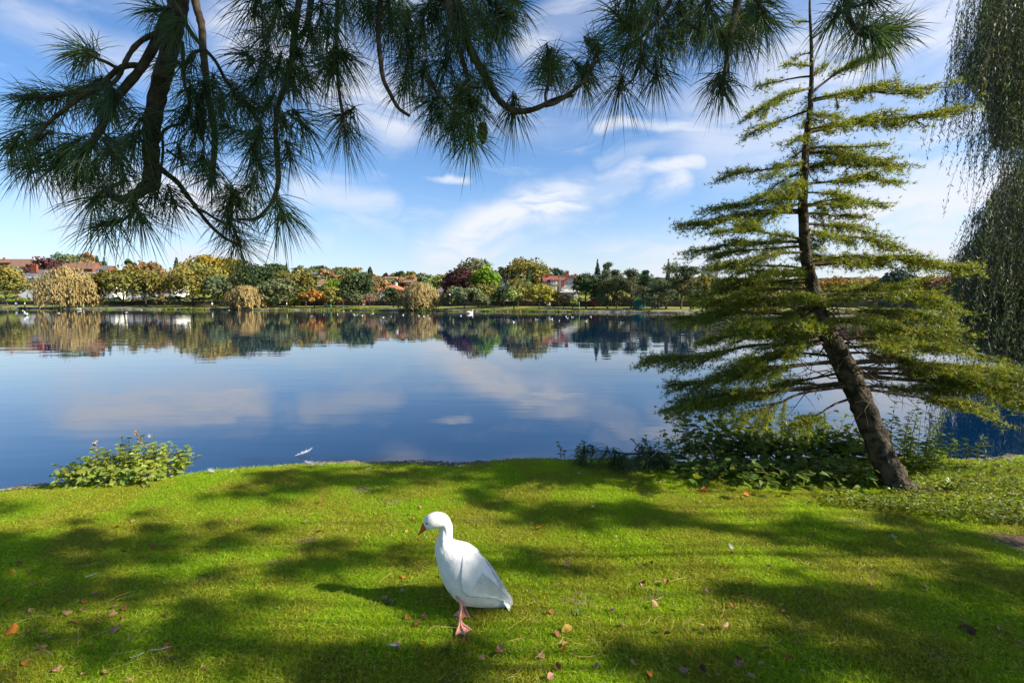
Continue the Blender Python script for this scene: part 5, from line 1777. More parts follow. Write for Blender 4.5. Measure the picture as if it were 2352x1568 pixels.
def tuft_geo(c, axis, n, L, droop, w=0.0032, spread=1.0, back=0.09):
    """needles fanning from the last stretch of a shoot and sagging under their weight"""
    ax = norm(np.asarray(axis, float))
    base = c - ax * (back * rng.random((n, 1))) + 0.006 * rng.standard_normal((n, 3))
    u = norm(np.cross(ax, [0.31, 0.5, 0.8]))
    v = np.cross(ax, u)
    th = rng.uniform(0, 2 * np.pi, n)
    pol = np.abs(rng.normal(0.95, 0.42, n)) * spread
    d = np.cos(pol)[:, None] * ax + np.sin(pol)[:, None] * (np.cos(th)[:, None] * u + np.sin(th)[:, None] * v)
    ln = L * rng.uniform(0.62, 1.08, n)[:, None]
    k = np.array([0.0, 0.33, 0.68, 1.0])
    sag = droop * rng.uniform(0.6, 1.4, (n, 1))
    pts = [base + d * ln * t - np.array([0, 0, 1.0]) * ln * sag * t * t for t in k]
    wv_ = norm(np.cross(pts[3] - pts[0], rng.standard_normal((n, 3)))) * w * 0.5
    V = np.stack([pts[0] - wv_, pts[0] + wv_, pts[1] - wv_, pts[1] + wv_, pts[2] - wv_ * .85, pts[2] + wv_ * .85, pts[3]], 1).reshape(-1, 3)
    o = np.arange(n)[:, None] * 7
    Q = np.concatenate([o + np.array([[0, 1, 3, 2]]), o + np.array([[2, 3, 5, 4]])])
    return V, [Q, o + np.array([[4, 5, 6]])]


def tuft(c, axis, n=95, L=0.24, droop=0.5, parent=None, bud=True, spread=1.0, w=0.0032):
    V, F = tuft_geo(np.zeros(3), axis, n, L, droop, w, spread)
    ax = norm(np.asarray(axis, float))
    base = rng.uniform(.75, 1.25) * np.array([1 + rng.normal(0, .08), 1, 1 - rng.normal(0, .1)])
    cc = cols(n, .7, 1.35, .10) * base
    par = pine if parent is None else parent
    o = MB().add(V, F, np.repeat(cc, 7, 0)).build('needle_tuft', m_pneedle, par, loc=tuple(np.asarray(c) - (pb if parent is None else 0)))
    if bud:
        MB().tube([-ax * .09, -ax * .02, ax * .022], [.004, .005, .0025], 6).build('shoot', m_bud, o)
    return o


TUFTS = {'c6': [(495, 300, -1, .25), (470, 330, -1, -.1), (905, 62, -1, -.1), (225, 582, -1, .05), (330, 575, -.7, -.3), (205, 745, -.8, -.3), (205, 850, -.6, -.7), (470, 560, -.3, -.7), (560, 545, -.2, -.8), (640, 560, .2, -.8), (610, 660, -.4, -.8),
                (470, 925, -.7, -.6), (550, 880, -.2, -.9), (700, 620, .3, -.9), (700, 870, .6, -.5), (820, 740, -.5, -.8), (770, 870, -.3, -.9), (1090, 960, .3, -.8), (960, 390, -.8, -.2), (1100, 400, -.6, -.6), (1090, 700, -.2, -.9), (1340, 750, -.6, .2),
                (1330, 640, .2, -.9), (1460, 310, -.5, .4), (1420, 580, .4, -.7), (1500, 650, .6, -.5), (1515, 870, -.4, -.7), (1510, 1110, .1, -.9), (1370, 1350, .3, -.9), (1370, 1240, -.3, -.8), (925, 1180, .2, -1), (540, 1222, -.7, -.5), (585, 1355, -.9, -.4),
                (780, 1270, -.1, -1), (850, 1320, .3, -.9), (640, 1140, -.6, -.6), (1435, 1470, .2, -.9), (1690, 1300, .2, -1), (1260, 1090, -.2, -.9), (300, 1020, -.6, -.7), (400, 870, -.7, -.6), (740, 1060, .1, -1), (350, 960, -.2, -1), (1210, 1000, .2, -1),
                (120, 600, -.9, -.3), (60, 900, -.5, -.8), (1140, 560, .3, -.9), (1230, 560, .5, -.8), (1290, 520, .4, -.9), (1180, 780, -.1, -1), (560, 1060, 0, -1), (460, 1080, -.4, -.9), (680, 950, .4, -.9), (160, 1000, -.5, -.8), (1030, 200, -.5, -.6), (1420, 1180, .6, -.6), (1050, 1230, .2, -1), (1560, 1000, .4, -.8)],
         'c7': [(210, 140, -.2, -.9), (330, 190, .2, -.9), (130, 300, -.4, -.8), (60, 90, -.3, -.8), (225, 530, -.3, -.9), (430, 570, .5, -.7), (330, 600, .1, -1), (480, 290, .2, -.9), (560, 490, -.4, -.8), (720, 60, .3, -.9), (740, 420, .7, -.5), (620, 500, -.2, -.9),
                (690, 840, -.5, -.6), (715, 960, .1, -1), (430, 910, .5, -.7), (150, 770, -.5, -.7), (60, 1030, -.3, -.9), (320, 1130, .3, -.9), (1155, 480, -.3, -.8), (1140, 640, -.2, -.9), (1180, 350, .2, -.9), (1280, 90, -.3, -.9), (1330, 760, -.4, -.8),
                (1390, 850, -.2, -1), (1490, 930, -.1, -1), (1640, 790, .2, -.6), (1610, 1010, .1, -1), (1510, 640, -.5, -.4), (1610, 640, .2, -.9), (1420, 480, -.3, -.8), (1740, 610, .3, -.9), (1930, 805, .1, -1), (1700, 150, .4, -.8), (1800, 60, .6, -.6),
                (1880, 100, .8, -.3), (1510, 80, -.1, -1), (1350, 140, -.3, -.9), (1600, 300, .4, -.8), (2180, 465, 0, .6), (2180, 480, .1, -.6), (1010, 60, -.2, -1), (1050, 200, .2, -.9), (1960, 20, .8, -.4), (1760, 250, .5, -.8), (1450, 300, .2, -1), (1250, 300, -.2, -1),
                (840, 40, .3, -.9), (540, 100, .1, -1), (400, 420, .4, -.8), (280, 900, .4, -.8), (1100, 80, -.1, -1), (1160, 180, 0, -1), (1560, 180, .3, -.9), (1870, 200, .5, -.8), (1560, 760, .1, -.9), (130, 460, -.2, -1), (600, 230, 0, -1), (240, 40, 0, -1), (1400, 20, 0, -1), (1640, 60, .2, -1), (900, 130, .2, -1), (50, 620, -.3, -.9), (1270, 560, -.2, -.9)],
         'c8': [(85, 312, .05, .8), (88, 325, 0, -.6), (250, 345, .5, -.5), (240, 390, -.2, -.9), (312, 222, .15, .9), (310, 240, .3, -.2), (430, 235, -.7, -.3), (515, 110, -.3, -.8), (600, 70, .1, -.9), (700, 60, -.1, -1), (740, 130, .2, -.9), (515, 290, -.2, -.9), (625, 230, .3, -.8),
                (415, 430, -.2, -.9), (595, 375, .1, -1), (450, 130, -.6, -.3), (870, 170, .1, -.9), (805, 155, .2, -.9), (965, 120, .5, -.7), (935, 200, .5, -.7), (1010, 90, .6, -.7), (1110, 70, .5, -.8), (1130, 130, .4, -.8), (908, 440, .05, -1), (890, 400, -.4, -.8), (1445, 90, -.5, -.7),
                (1525, 20, .3, -.9), (1660, 190, .5, -.6), (1700, 140, .7, -.2), (1690, 195, .1, -.9), (1620, 15, .5, -.6), (850, 30, 0, -1), (660, 180, .2, -.9), (470, 30, -.3, -.9), (560, 20, 0, -1), (390, 60, -.4, .3), (1760, 130, .9, .1), (1560, 140, -.3, -.9), (1050, 60, .2, -1), (760, 40, 0, -1), (1000, 170, .3, -.9)]}
for cr, lst in TUFTS.items():
    for (x, y, ax, az) in lst:
        d = rng.uniform(1.9, 2.6)
        tuft(P(*cv(cr, x, y), d), (ax, rng.uniform(-.5, .3), az), n=int(rng.uniform(95, 130)), L=rng.uniform(.145, .205) * d / 2.2, droop=rng.uniform(.25, .5))
# cones
for (cr, x, y, l_) in (('c7', 1700, 960, .085), ('c6', 1200, 700, .20)):
    c = P(*cv(cr, x, y), 2.3) - pb
    o = MB()
    k = 130
    tt = np.linspace(0, 1, k)
    th = np.arange(k) * 2.39996
    rr = .021 * np.sin(np.pi * (0.12 + 0.83 * tt))
    p = np.stack([rr * np.cos(th), rr * np.sin(th), l_ * (0.5 - tt)], 1)
    nd = np.stack([np.cos(th), np.sin(th), -0.6 * np.ones(k)], 1)
    V, F = leafquads(p, nd, .011, .010, tdir=(0, 0, -1), jitter=.1)
    o.add(V, F).tube([(0, 0, l_ / 2), (0, 0, 0), (0, 0, -l_ / 2)], [.006, .015, .004], 7)
    o.build('pine_cone', m_cone, pine, loc=tuple(c))


pb2 = np.array([16.0, -4.5, 0.0])  # unseen pine added to carry the boughs that cast the shade
shade_pine = empty('pine_tree', tuple(pb2), 'unseen pine added beyond the right border to shade the lawn with its boughs', 'tree')
MB().tube(smooth_path([(0, 0, -.2), (-.05, 0, 3), (-.1, .1, 8), (0, .1, 12), (0, 0, 15)], 5), np.linspace(.38, .1, 21), 16, wob=0.05).build('trunk', m_pbark, shade_pine, smooth=True)


def shade_bough(px, py, h, w, nt=9, L=0.26, along=False, flat=.10):
    """an unseen bough of the added pine, put on the sun ray to shade lawn point (px, py)"""
    s = np.array(SUN)
    c = G(px, py) + s * (h / s[2])
    a = rng.normal(0, .5)
    ax = np.array([math.cos(a), math.sin(a), -.1])
    p0, p1 = c - ax * w * .5, c + ax * w * .5
    if along:
        pts = [p0, c, p1, c + s * 4.5, c + s * 9, pb2 + np.array([0, 0, 13.0])]
    else:
        pts = [p0, c, p1, p1 + np.array([4.0, -.2, .5]), p1 + np.array([9.0, -.9, 1.2]), pb2 + np.array([0, 0, p1[2] + 1.2])]
    q = smooth_path(np.array(pts) - pb2, 5)
    b_ = MB().tube(q, np.linspace(.003, .014, len(q)), 6).build('branch', m_pbark, shade_pine, smooth=True)
    nb = MB()
    for i in range(nt):
        t = rng.uniform(-.5, .5)
        cc = c + ax * w * t + np.array([-ax[1], ax[0], 0]) * w * .30 * rng.normal(0, .8) + np.array([0, 0, rng.normal(0, flat)]) - pb2
        V, F = tuft_geo(cc, (-.8 + rng.normal(0, .5), rng.normal(0, .5), -.4), 95, L, .45, w=.0052)
        nb.add(V, F, np.repeat(cols(95, .7, 1.3, .1), 7, 0))
    o = nb.build('needle_mass', m_pneedle, b_)
    o['kind'] = 'stuff'
    return c


def off_frame(px, py, h0):
    """height on the sun ray over a lawn point at which the bough is outside the picture on the right"""
    h = h0
    while h < 11:
        c = G(px, py) + np.array(SUN) * (h / SUN[2])
        if c[0] - .75 > 1.16 * max(c[1], .3) or (c[2] - CAMZ - .9) > .70 * max(c[1] - .3, .3):
            break
        h += .25
    return h


for (px, py, w, nt) in [(160, 1236, .8, 5), (330, 1248, .8, 5), (490, 1226, .7, 4), (50, 1400, .5, 3), (180, 1350, .6, 3), (330, 1420, .5, 3), (130, 1490, .4, 2), (430, 1470, .4, 3), (1180, 1285, .35, 5), (600, 1318, .4, 4), (790, 1268, .4, 4),
                       (690, 1530, .4, 5), (820, 1545, .45, 7), (940, 1520, .4, 6), (1010, 1570, .4, 5), (610, 1116, .8, 8), (690, 1098, .9, 8), (820, 1088, .9, 8), (960, 1092, .8, 7), (1100, 1080, .9, 8), (1240, 1095, .8, 7), (1350, 1085, .9, 7),
                       (1200, 1180, .5, 5), (1310, 1190, .4, 5), (1430, 1182, .6, 6), (1550, 1195, .5, 4), (1110, 1140, .6, 4),
                       (1850, 1228, .8, 6), (1980, 1240, .8, 6), (2130, 1232, .8, 7), (2270, 1240, .9, 7), (1790, 1385, .5, 5), (1900, 1402, .6, 7), (2050, 1392, .6, 6), (2190, 1350, .7, 7), (2310, 1330, .7, 7), (2310, 1450, .6, 6),
                       (1540, 1535, .4, 5), (1650, 1548, .5, 6), (1760, 1522, .4, 4), (2010, 1532, .5, 5), (2150, 1540, .5, 6), (2300, 1535, .5, 6), (2180, 1460, .4, 4)]:
    shade_bough(px, py, off_frame(px, py, rng.uniform(2.8, 3.6)), w * .85, nt=int(nt * 2), L=.21)  # added boughs, one for each shade patch on the lawn
# unseen boughs added up the sun ray to keep the hanging ones in shade
for i in range(18):
    t_ = np.array([rng.uniform(-2.4, -.1), rng.uniform(1.9, 2.6), rng.uniform(2.2, 3.1)])
    c = t_ + np.array(SUN) * rng.uniform(3.2, 4.6)
    if (c[2] - CAMZ - .6) < .72 * c[1]:
        c = t_ + np.array(SUN) * 5.2
    g = c - np.array(SUN) * (c[2] / SUN[2])
    pq = proj(g)
    shade_bough(pq[0], pq[1], c[2], .7, nt=8, along=True)
# the crown of the first pine over the camera, out of the picture
for i in range(46):
    a, r_ = rng.uniform(0, 6.28), rng.uniform(.8, 5.5)
    c = np.array([1.6 + r_ * math.cos(a), -1.6 + .8 * r_ * math.sin(a), rng.uniform(5.0, 7.5)]) - pb
    q = smooth_path([np.array([0, .1, c[2] + pb[2] - .6]), c * np.array([.5, .5, 1]) + [0, 0, .15], c], 5)
    b_ = MB().tube(q, np.linspace(.07, .012, len(q)), 6).build('branch', m_pbark, pine, smooth=True)
    nb = MB()
    for k in range(10):
        V, F = tuft_geo(c + rng.normal(0, 1, 3) * [.6, .6, .15], rng.normal(0, 1, 3) - [0, 0, .5], 60, .27, .4, w=.010)
        nb.add(V, F, np.repeat(cols(60, .7, 1.3, .1), 7, 0))
    o = nb.build('needle_mass', m_pneedle, b_)
    o['kind'] = 'stuff'
# one unseen bough added to lay soft edged shade on the lower goose body
c = np.array([-.235, 2.66, .14])
g = c - np.array(SUN) * (c[2] / SUN[2])
pq = proj(g)
shade_bough(pq[0], pq[1], 7.5, .26, nt=24, L=.15, flat=.05)

# ------------------------------------------------------------------ the goose
def g5(x, y, d=2.66):
    return P(*cv('g5', x, y), d)


gz = G(*cv('g5', 660, 1440))
gx = g5(640, 1300)
gbase = np.array([gx[0], 2.66, 0.0])
goose = empty('goose', tuple(gbase), 'white goose with orange bill standing on the lawn', 'goose')
m_goose = mat_solid('goose feathers', (0.74, 0.73, 0.71), 0.8, 0.15, var=0.05, scale=22, bump=0.5, bscale=85, bdist=0.004)
m_footskin = mat_solid('foot skin', (0.50, 0.20, 0.13), 0.55, 0.3, scale=60, col2=(0.62, 0.30, 0.22), bump=0.5, bscale=220, bdist=0.002)
m_billskin = mat_solid('goose bill', (0.42, 0.085, 0.018), 0.4, 0.4, scale=50, col2=(0.50, 0.13, 0.035))
m_eye = mat_solid('eye', (0.02, 0.012, 0.01), 0.1, 0.6, attr=False)
m_eyering = mat_solid('eye ring', (0.30, 0.10, 0.05), 0.5, 0.3, attr=False)
PAIRS = [((1252, 1205), (1205, 1250), .35), ((1215, 1130), (1100, 1238), .50), ((1150, 1030), (960, 1212), .70), ((1065, 870), (785, 1188), .90), ((965, 700), (650, 1150), .95), ((870, 575), (520, 1020), .97),
         ((765, 497), (440, 860), .98), ((660, 463), (392, 690), .92), ((592, 440), (372, 540), .92), ((578, 370), (405, 425), .95), ((574, 300), (432, 345), .95), ((545, 215), (440, 312), .95),
         ((485, 155), (405, 318), .92), ((405, 131), (350, 330), .90), ((330, 145), (315, 337), .88), ((272, 185), (300, 336), .80), ((249, 235), (296, 332), .72), ((250, 262), (290, 326), .62)]
rows = []
for (t_, b_, wf) in PAIRS:
    a, b = g5(*t_), g5(*b_)
    c = (a + b) / 2
    r = np.linalg.norm(a - b) / 2
    tv = (a - b) / (2 * r)
    shrink = 0.93 if r > .05 else 0.98
    rows.append([c[0] - gbase[0], 0, c[2], tv[0], tv[2], r * shrink, r * wf * (0.80 if r > .06 else 0.92)])
rows = np.array(rows)
S = smooth_path(rows, 7)
tl = np.linalg.norm(S[:, 3:5], axis=1, keepdims=True)
S[:, 3:5] /= tl
NB = 40
V, F = loft([tuple(q) for q in S], NB)
nv = len(S) * NB
# ruffled neck and soft unevenness
Vg = V[:nv].reshape(len(S), NB, 3)
cen = S[:, None, :3] * np.array([1, 1, 1])
aa = np.arange(NB)[None, :] * 2 * np.pi / NB
ii = np.arange(len(S))[:, None] / 7.0
neckw = np.exp(-((ii - 9.6) / 1.7) ** 2)
ruf = 0.055 * neckw * np.sin(aa * 9 + ii * 2.6) + 0.006 * rng.standard_normal(Vg.shape[:2])
Vg = cen + (Vg - cen) * (1 + ruf)[:, :, None]
V[:nv] = Vg.reshape(-1, 3)
# soiled streaks on the flank, warm tint at the head
cc = np.ones((len(V), 3))
for (x, y, w, ln, k) in ((520, 985, 8, 30, .45), (562, 1010, 11, 45, .5), (575, 985, 7, 28, .55), (628, 1055, 8, 40, .5), (690, 1070, 10, 10, .65), (520, 1040, 8, 22, .7), (620, 1140, 12, 18, .75)):
    p = g5(x, y) - gbase
    s_ = 2.66 / FPX / 4.903
    m = ((V[:, 0] - p[0]) / (w * s_ * 1.3)) ** 2 + ((V[:, 2] - p[2]) / (ln * s_)) ** 2
    f = np.exp(-m) * (V[:, 1] < 0.02)
    cc *= 1 - f[:, None] * (1 - k) * np.array([.9, 1, 1.1])
hd = np.clip((V[:, 2] - .47) / .1, 0, 1)[:, None]
cc *= 1 - hd * np.array([0.0, .02, .05])
MB().add(V, F, cc).build('body', m_goose, goose, smooth=True)


def ringpt(i, a, off=0.0):
    """point on the body skin: ring index (float), angle from the back ridge"""
    i = np.clip(i, 0, len(S) - 1.001)
    k = int(i)
    q = S[k] * (1 - (i - k)) + S[k + 1] * (i - k)
    return np.array([q[0] + q[3] * math.cos(a) * (q[5] + off), q[1] + math.sin(a) * (q[6] + off), q[2] + q[4] * math.cos(a) * (q[5] + off)])


for sg in (-1, 1):
    # folded wing: a shell lying on the body with a free lower edge, feathers overlapping towards the tail
    mb = MB()
    nu, nvv = 44, 18
    W_ = np.zeros((nu, nvv, 3))
    for iu in range(nu):
        u = iu / (nu - 1)
        ring = 46 - 40 * u                               # shoulder to rump
        a0 = 0.22 + 0.10 * u
        a1 = (0.30 + 1.55 * math.sin(min(1, u * 2.2) * math.pi / 2)) * (1 - 0.62 * max(0, u - .35) / .65)
        for iv in range(nvv):
            v = iv / (nvv - 1)
            a = a0 + (a1 - a0) * v
            edge = min(1, u * 2.0, (1 - u) * 9, v * 3.2)
            layer = 0.0036 * (1 - ((u * 7.0 + v * 1.2) % 1.0)) * min(1, u * 3)
            W_[iu, iv] = ringpt(ring, sg * a, 0.0008 + 0.0085 * edge * (0.55 + 0.45 * v) + layer)
    i = np.arange(nu - 1)[:, None] * nvv
    j = np.arange(nvv - 1)[None, :]
    F_ = np.stack([i + j, i + j + 1, i + nvv + j + 1, i + nvv + j], -1).reshape(-1, 4)
    # turn the rim inwards so that the shell has an edge
    rim = np.array([ringpt(46 - 40 * iu / (nu - 1), sg * ((0.30 + 1.55 * math.sin(min(1, iu / (nu - 1) * 2.2) * math.pi / 2)) * (1 - 0.62 * max(0, iu / (nu - 1) - .35) / .65)), -0.008) for iu in range(nu)])
    mb.add(W_.reshape(-1, 3), F_)
    k = np.arange(nu - 1)
    base = mb.n
    mb.V.append(rim)
    mb.C.append(np.ones((nu, 3)) * .8)
    mb.F.append(np.stack([k * nvv + nvv - 1, base + k, base + k + 1, (k + 1) * nvv + nvv - 1], 1))
    mb.M.append(np.zeros(nu - 1, np.int32))
    mb.n += nu
    wing = mb.build('wing', m_goose, goose, smooth=True)
    # long flight feathers
    for f in range(6):
        v0 = 0.35 + 0.5 * f / 5
        pts = []
        for u in np.linspace(0.42, 1.06, 9):
            ring = 46 - 41 * u
            a1 = (1.85) * (1 - 0.62 * max(0, u - .35) / .65)
            a = 0.25 + (a1 - 0.25) * (v0 * (1 - .25 * u) + 0.02)
            pts.append(ringpt(max(ring, 1.5), sg * a, 0.0105 + 0.0007 * (6 - f)))
        pts = smooth_path(pts, 3)
        tang = norm(np.gradient(pts, axis=0))
        outw = norm(pts - np.array([0, 0, 0.0]) - np.stack([pts[:, 0], np.zeros(len(pts)), pts[:, 2]], 1) + np.array([0, sg * 1e-4, 0]))
        lat = norm(np.cross(tang, outw))
        t = np.linspace(0, 1, len(pts))
        wd = (0.013 * np.sin(np.pi * np.clip(t * .9 + .12, 0, 1)) ** .5)[:, None]
        Vf = np.concatenate([pts - lat * wd, pts + outw * .0012, pts + lat * wd])
        m_ = len(pts)
        kk = np.arange(m_ - 1)
        Ff = np.concatenate([np.stack([kk, m_ + kk, m_ + kk + 1, kk + 1], 1), np.stack([m_ + kk, 2 * m_ + kk, 2 * m_ + kk + 1, m_ + kk + 1], 1)])
        MB().add(Vf, Ff, .97).build('flight_feather', m_goose, wing, smooth=True)
# tail feathers
for q in range(7):
    off = (q - 3) / 3.0
    a, b = ringpt(12, 0, -0.01), g5(1250, 1216) - gbase
    a = a * np.array([1, 0, 1]) + np.array([0, off * .030, -.012])
    b = b + np.array([-.01 * off * off, off * .028, -.003 * abs(off)])
    pts = smooth_path([a, (a + b) / 2 + np.array([0, 0, .004]), b], 6)
    t = np.linspace(0, 1, len(pts))
    wd = (.017 * np.sqrt(np.clip(1 - (np.clip(t - .72, 0, 1) / .28) ** 2, 0, 1)) + .001)[:, None]
    lat = np.array([[0, 1, 0]])
    upv = np.array([[.5, 0, .6]])
    Vf = np.concatenate([pts - lat * wd, pts + upv * .005, pts + lat * wd])
    m_ = len(pts)
    kk = np.arange(m_ - 1)
    Ff = np.concatenate([np.stack([kk, m_ + kk, m_ + kk + 1, kk + 1], 1), np.stack([m_ + kk, 2 * m_ + kk, 2 * m_ + kk + 1, m_ + kk + 1], 1)])
    MB().add(Vf, Ff).build('tail_feather', m_goose, goose, smooth=True)
# bill: upper and lower mandible
hb, tipb = g5(268, 296) - gbase, g5(188, 390) - gbase
axb = norm(tipb - hb)
nb_ = np.array([axb[2], 0, -axb[0]])
nb_ = nb_ if nb_[2] > 0 else -nb_
Lb = np.linalg.norm(tipb - hb)
up_ = [(hb - axb * .008 + nb_ * .004, .0185, .017), (hb + axb * .01 + nb_ * .005, .0165, .016), (hb + axb * Lb * .45 + nb_ * .001, .0105, .0135), (hb + axb * Lb * .8, .0060, .0105), (hb + axb * Lb * 1.0 - nb_ * .001, .0030, .005)]
sec = [(p[0], p[1], p[2], nb_[0], nb_[2], r1, r2) for p, r1, r2 in up_]
V, F = loft([tuple(q) for q in smooth_path(sec, 4)], 14)
MB().add(V, F).build('bill', m_billskin, goose, smooth=True)
lo_ = [(hb - nb_ * .014 - axb * .004, .006, .012), (hb + axb * Lb * .45 - nb_ * .0085, .0045, .010), (hb + axb * Lb * .88 - nb_ * .004, .002, .006)]
V, F = loft([tuple(q) for q in smooth_path([(p[0], p[1], p[2], nb_[0], nb_[2], r1, r2) for p, r1, r2 in lo_], 4)], 12)
MB().add(V, F, .8).build('lower_bill', m_billskin, goose, smooth=True)
# eyes
for sg in (-1, 1):
    e = g5(300, 232) - gbase
    k = int(np.argmin(np.abs(S[:, 0] - e[0]) + np.abs(S[:, 2] - e[2])))
    e[1] = sg * S[k][6] * .93
    ll = np.linspace(0.1, np.pi - .1, 8)
    V, F = loft([(e[0], e[1] - sg * .0045 * math.cos(t) * 1, e[2], 0, 1, .0058 * math.sin(t), 0) for t in ll], 4)
    ring = MB()
    th = np.arange(12) * 2 * np.pi / 12
    pr_ = [(.0075, 0.000), (.0072, .0018), (.0055, .0030), (.0035, .0044), (.0, .005)]
    Vv = np.concatenate([np.stack([e[0] + r * np.cos(th), np.full(12, e[1] + sg * h), e[2] + r * np.sin(th)], 1) for r, h in pr_])
    fi = np.concatenate([np.stack([q * 12 + np.arange(12), q * 12 + (np.arange(12) + 1) % 12, (q + 1) * 12 + (np.arange(12) + 1) % 12, (q + 1) * 12 + np.arange(12)], 1) for q in range(2, 4)])
    fr = np.concatenate([np.stack([q * 12 + np.arange(12), q * 12 + (np.arange(12) + 1) % 12, (q + 1) * 12 + (np.arange(12) + 1) % 12, (q + 1) * 12 + np.arange(12)], 1) for q in range(0, 2)])
    ring.add(Vv, fi, 1.0, 0).add(Vv, fr, 1.0, 1)
    ring.build('eye', [m_eye, m_eyering], goose, smooth=True)
# legs with webbed feet
for (hip, foot, yaw, lab) in (((655, 1150), (662, 1425), -1.15, 'near'), ((735, 1140), (715, 1250), -1.75, 'far')):
    gf = G(*cv('g5', *foot))
    gf = gf - gbase
    hp = np.array([g5(*hip)[0] - gbase[0], gf[1] * .5, .125])
    ank = gf + np.array([-.004, .012, .035])
    q = smooth_path([np.append(hp, .012), np.append((hp * .55 + ank * .45) + np.array([.012, .01, -.01]), .0085), np.append(ank, .0075)], 6)
    leg = MB().tube(q[:, :3], q[:, 3], 12).build('leg', m_footskin, goose, smooth=True)
    f = MB()
    toes = [yaw - .62, yaw - .02, yaw + .58]
    tl_ = [.080, .092, .078]
    tips = []
    for a, ln in zip(toes, tl_):
        d = np.array([math.cos(a), math.sin(a), 0])
        tp_ = [ank, gf + d * ln * .25 + np.array([0, 0, .022]), gf + d * ln * .7 + np.array([0, 0, .015]), gf + d * ln + np.array([0, 0, .010])]
        sp_ = smooth_path(tp_, 4)
        tips.append(sp_)
        f.tube(sp_, np.linspace(.0075, .004, len(sp_)), 8)
        f.tube([sp_[-1], sp_[-1] + d * .010 - np.array([0, 0, .004])], [.0035, .001], 6, col=.45)
    for s0, s1 in ((0, 1), (1, 2)):
        A_, B_ = tips[s0], tips[s1]
        nn = len(A_)
        rowsw = []
        for w_ in np.linspace(0, 1, 7):
            r_ = A_ * (1 - w_) + B_ * w_
            sc_ = 1 - .16 * math.sin(math.pi * w_)
            r_ = r_[0] + (r_ - r_[0]) * sc_
            r_[:, 2] -= .004 * math.sin(math.pi * w_)
            rowsw.append(r_)
        Wv = np.array(rowsw)
        i = np.arange(6)[:, None] * nn
        j = np.arange(nn - 1)[None, :]
        Fq = np.stack([i + j, i + j + 1, i + nn + j + 1, i + nn + j], -1).reshape(-1, 4)
        f.add(Wv.reshape(-1, 3), Fq, 1.05)
        f.add(Wv.reshape(-1, 3) - np.array([0, 0, .003]), Fq[:, ::-1], 1.05)
    bk = np.array([-math.cos(yaw), -math.sin(yaw), 0])
    f.tube([ank, gf + bk * .015 + np.array([0, 0, .02]), gf + bk * .028 + np.array([0, 0, .012])], [.005, .004, .002], 6)
    f.build('foot', m_footskin, leg, smooth=True)

# ------------------------------------------------------------------ plants on the near bank
m_nettle = mat_leaf('nettle leaf', (0.22, 0.27, 0.045), trans=0.38, tcol=(0.48, 0.55, 0.06), rough=0.5, spec=0.3)
m_bramble = mat_leaf('bramble leaf', (0.100, 0.150, 0.020), trans=0.34, tcol=(0.22, 0.28, 0.02), rough=0.55, spec=0.15)
m_stemg = mat_solid('green stem', (0.10, 0.12, 0.04), 0.7, 0.2, scale=30, col2=(0.17, 0.13, 0.06))
m_drystem = mat_solid('dry stem', (0.28, 0.20, 0.11), 0.8, 0.1, scale=30, col2=(0.40, 0.31, 0.19))


def ovate(base, d, nrm, ln, wd):
    """one pointed leaf folded along its midrib and bending down: 8 points"""
    d = norm(d)
    s = norm(np.cross(d, nrm))
    u = np.cross(s, d)
    k = [(0, 0, 0), (.30, .48, .05), (.68, .36, .02), (1.0, 0, -.16)]
    V = [base]
    for f, w, h in k[1:3]:
        c = base + d * ln * f + u * ln * (h - .10 * f * f)
        V += [c - s * wd * w + u * wd * .16, c, c + s * wd * w + u * wd * .16]
    V.append(base + d * ln + u * ln * k[3][2])
    return np.array(V), [[(0, 2, 1), (0, 3, 2), (4, 5, 7), (5, 6, 7)], [(1, 2, 5, 4), (2, 3, 6, 5)]]


def leafy_stem(parent, base, hgt, lean, leafL, leafW, lm, gap=.045, start=.15, pairs=True, stem_m=None, name='stem'):
    base = np.asarray(base, float)
    top = base + np.array([lean[0], lean[1], hgt])
    mid = (base + top) / 2 + np.array([-lean[0] * .25, -lean[1] * .25, .06 * hgt])
    q = smooth_path([base, mid, top], 6)
    st = MB().tube(q, np.linspace(.0045, .0015, len(q)), 5).build(name, stem_m or m_stemg, parent)
    mb = MB()
    L = hgt + np.hypot(*lean) * .5
    k = max(2, int(L * (1 - start) / gap))
    ph = rng.uniform(0, 6.28)
    tone = rng.uniform(.75, 1.25)
    for i in range(k + 1):
        t = start + (1 - start) * i / k
        f = t * (len(q) - 1)
        a = min(int(f), len(q) - 2)
        p = q[a] + (q[a + 1] - q[a]) * (f - a)
        for h in range(2 if pairs else 1):
            an = ph + i * (1.571 if pairs else 2.4) + h * np.pi + rng.normal(0, .25)
            sc = (1.0 - .55 * t ** 2) * rng.uniform(.7, 1.15)
            d = np.array([math.cos(an), math.sin(an), rng.uniform(-.1, .35)])
            V, F = ovate(p, d, np.array([0, 0, 1.0]) + .35 * rng.standard_normal(3), leafL * sc, leafW * sc)
            mb.add(V, F, np.repeat(cols(1, .75, 1.25, .10) * tone, len(V), 0))
    for h in range(5):
        an = h * 1.257
        V, F = ovate(q[-1], (math.cos(an) * .7, math.sin(an) * .7, .55), np.array([0, 0, 1.0]), leafL * .4, leafW * .4)
        mb.add(V, F, np.repeat(cols(1, .9, 1.35, .10) * tone, len(V), 0))
    mb.build('leaves', lm, st)
    return st


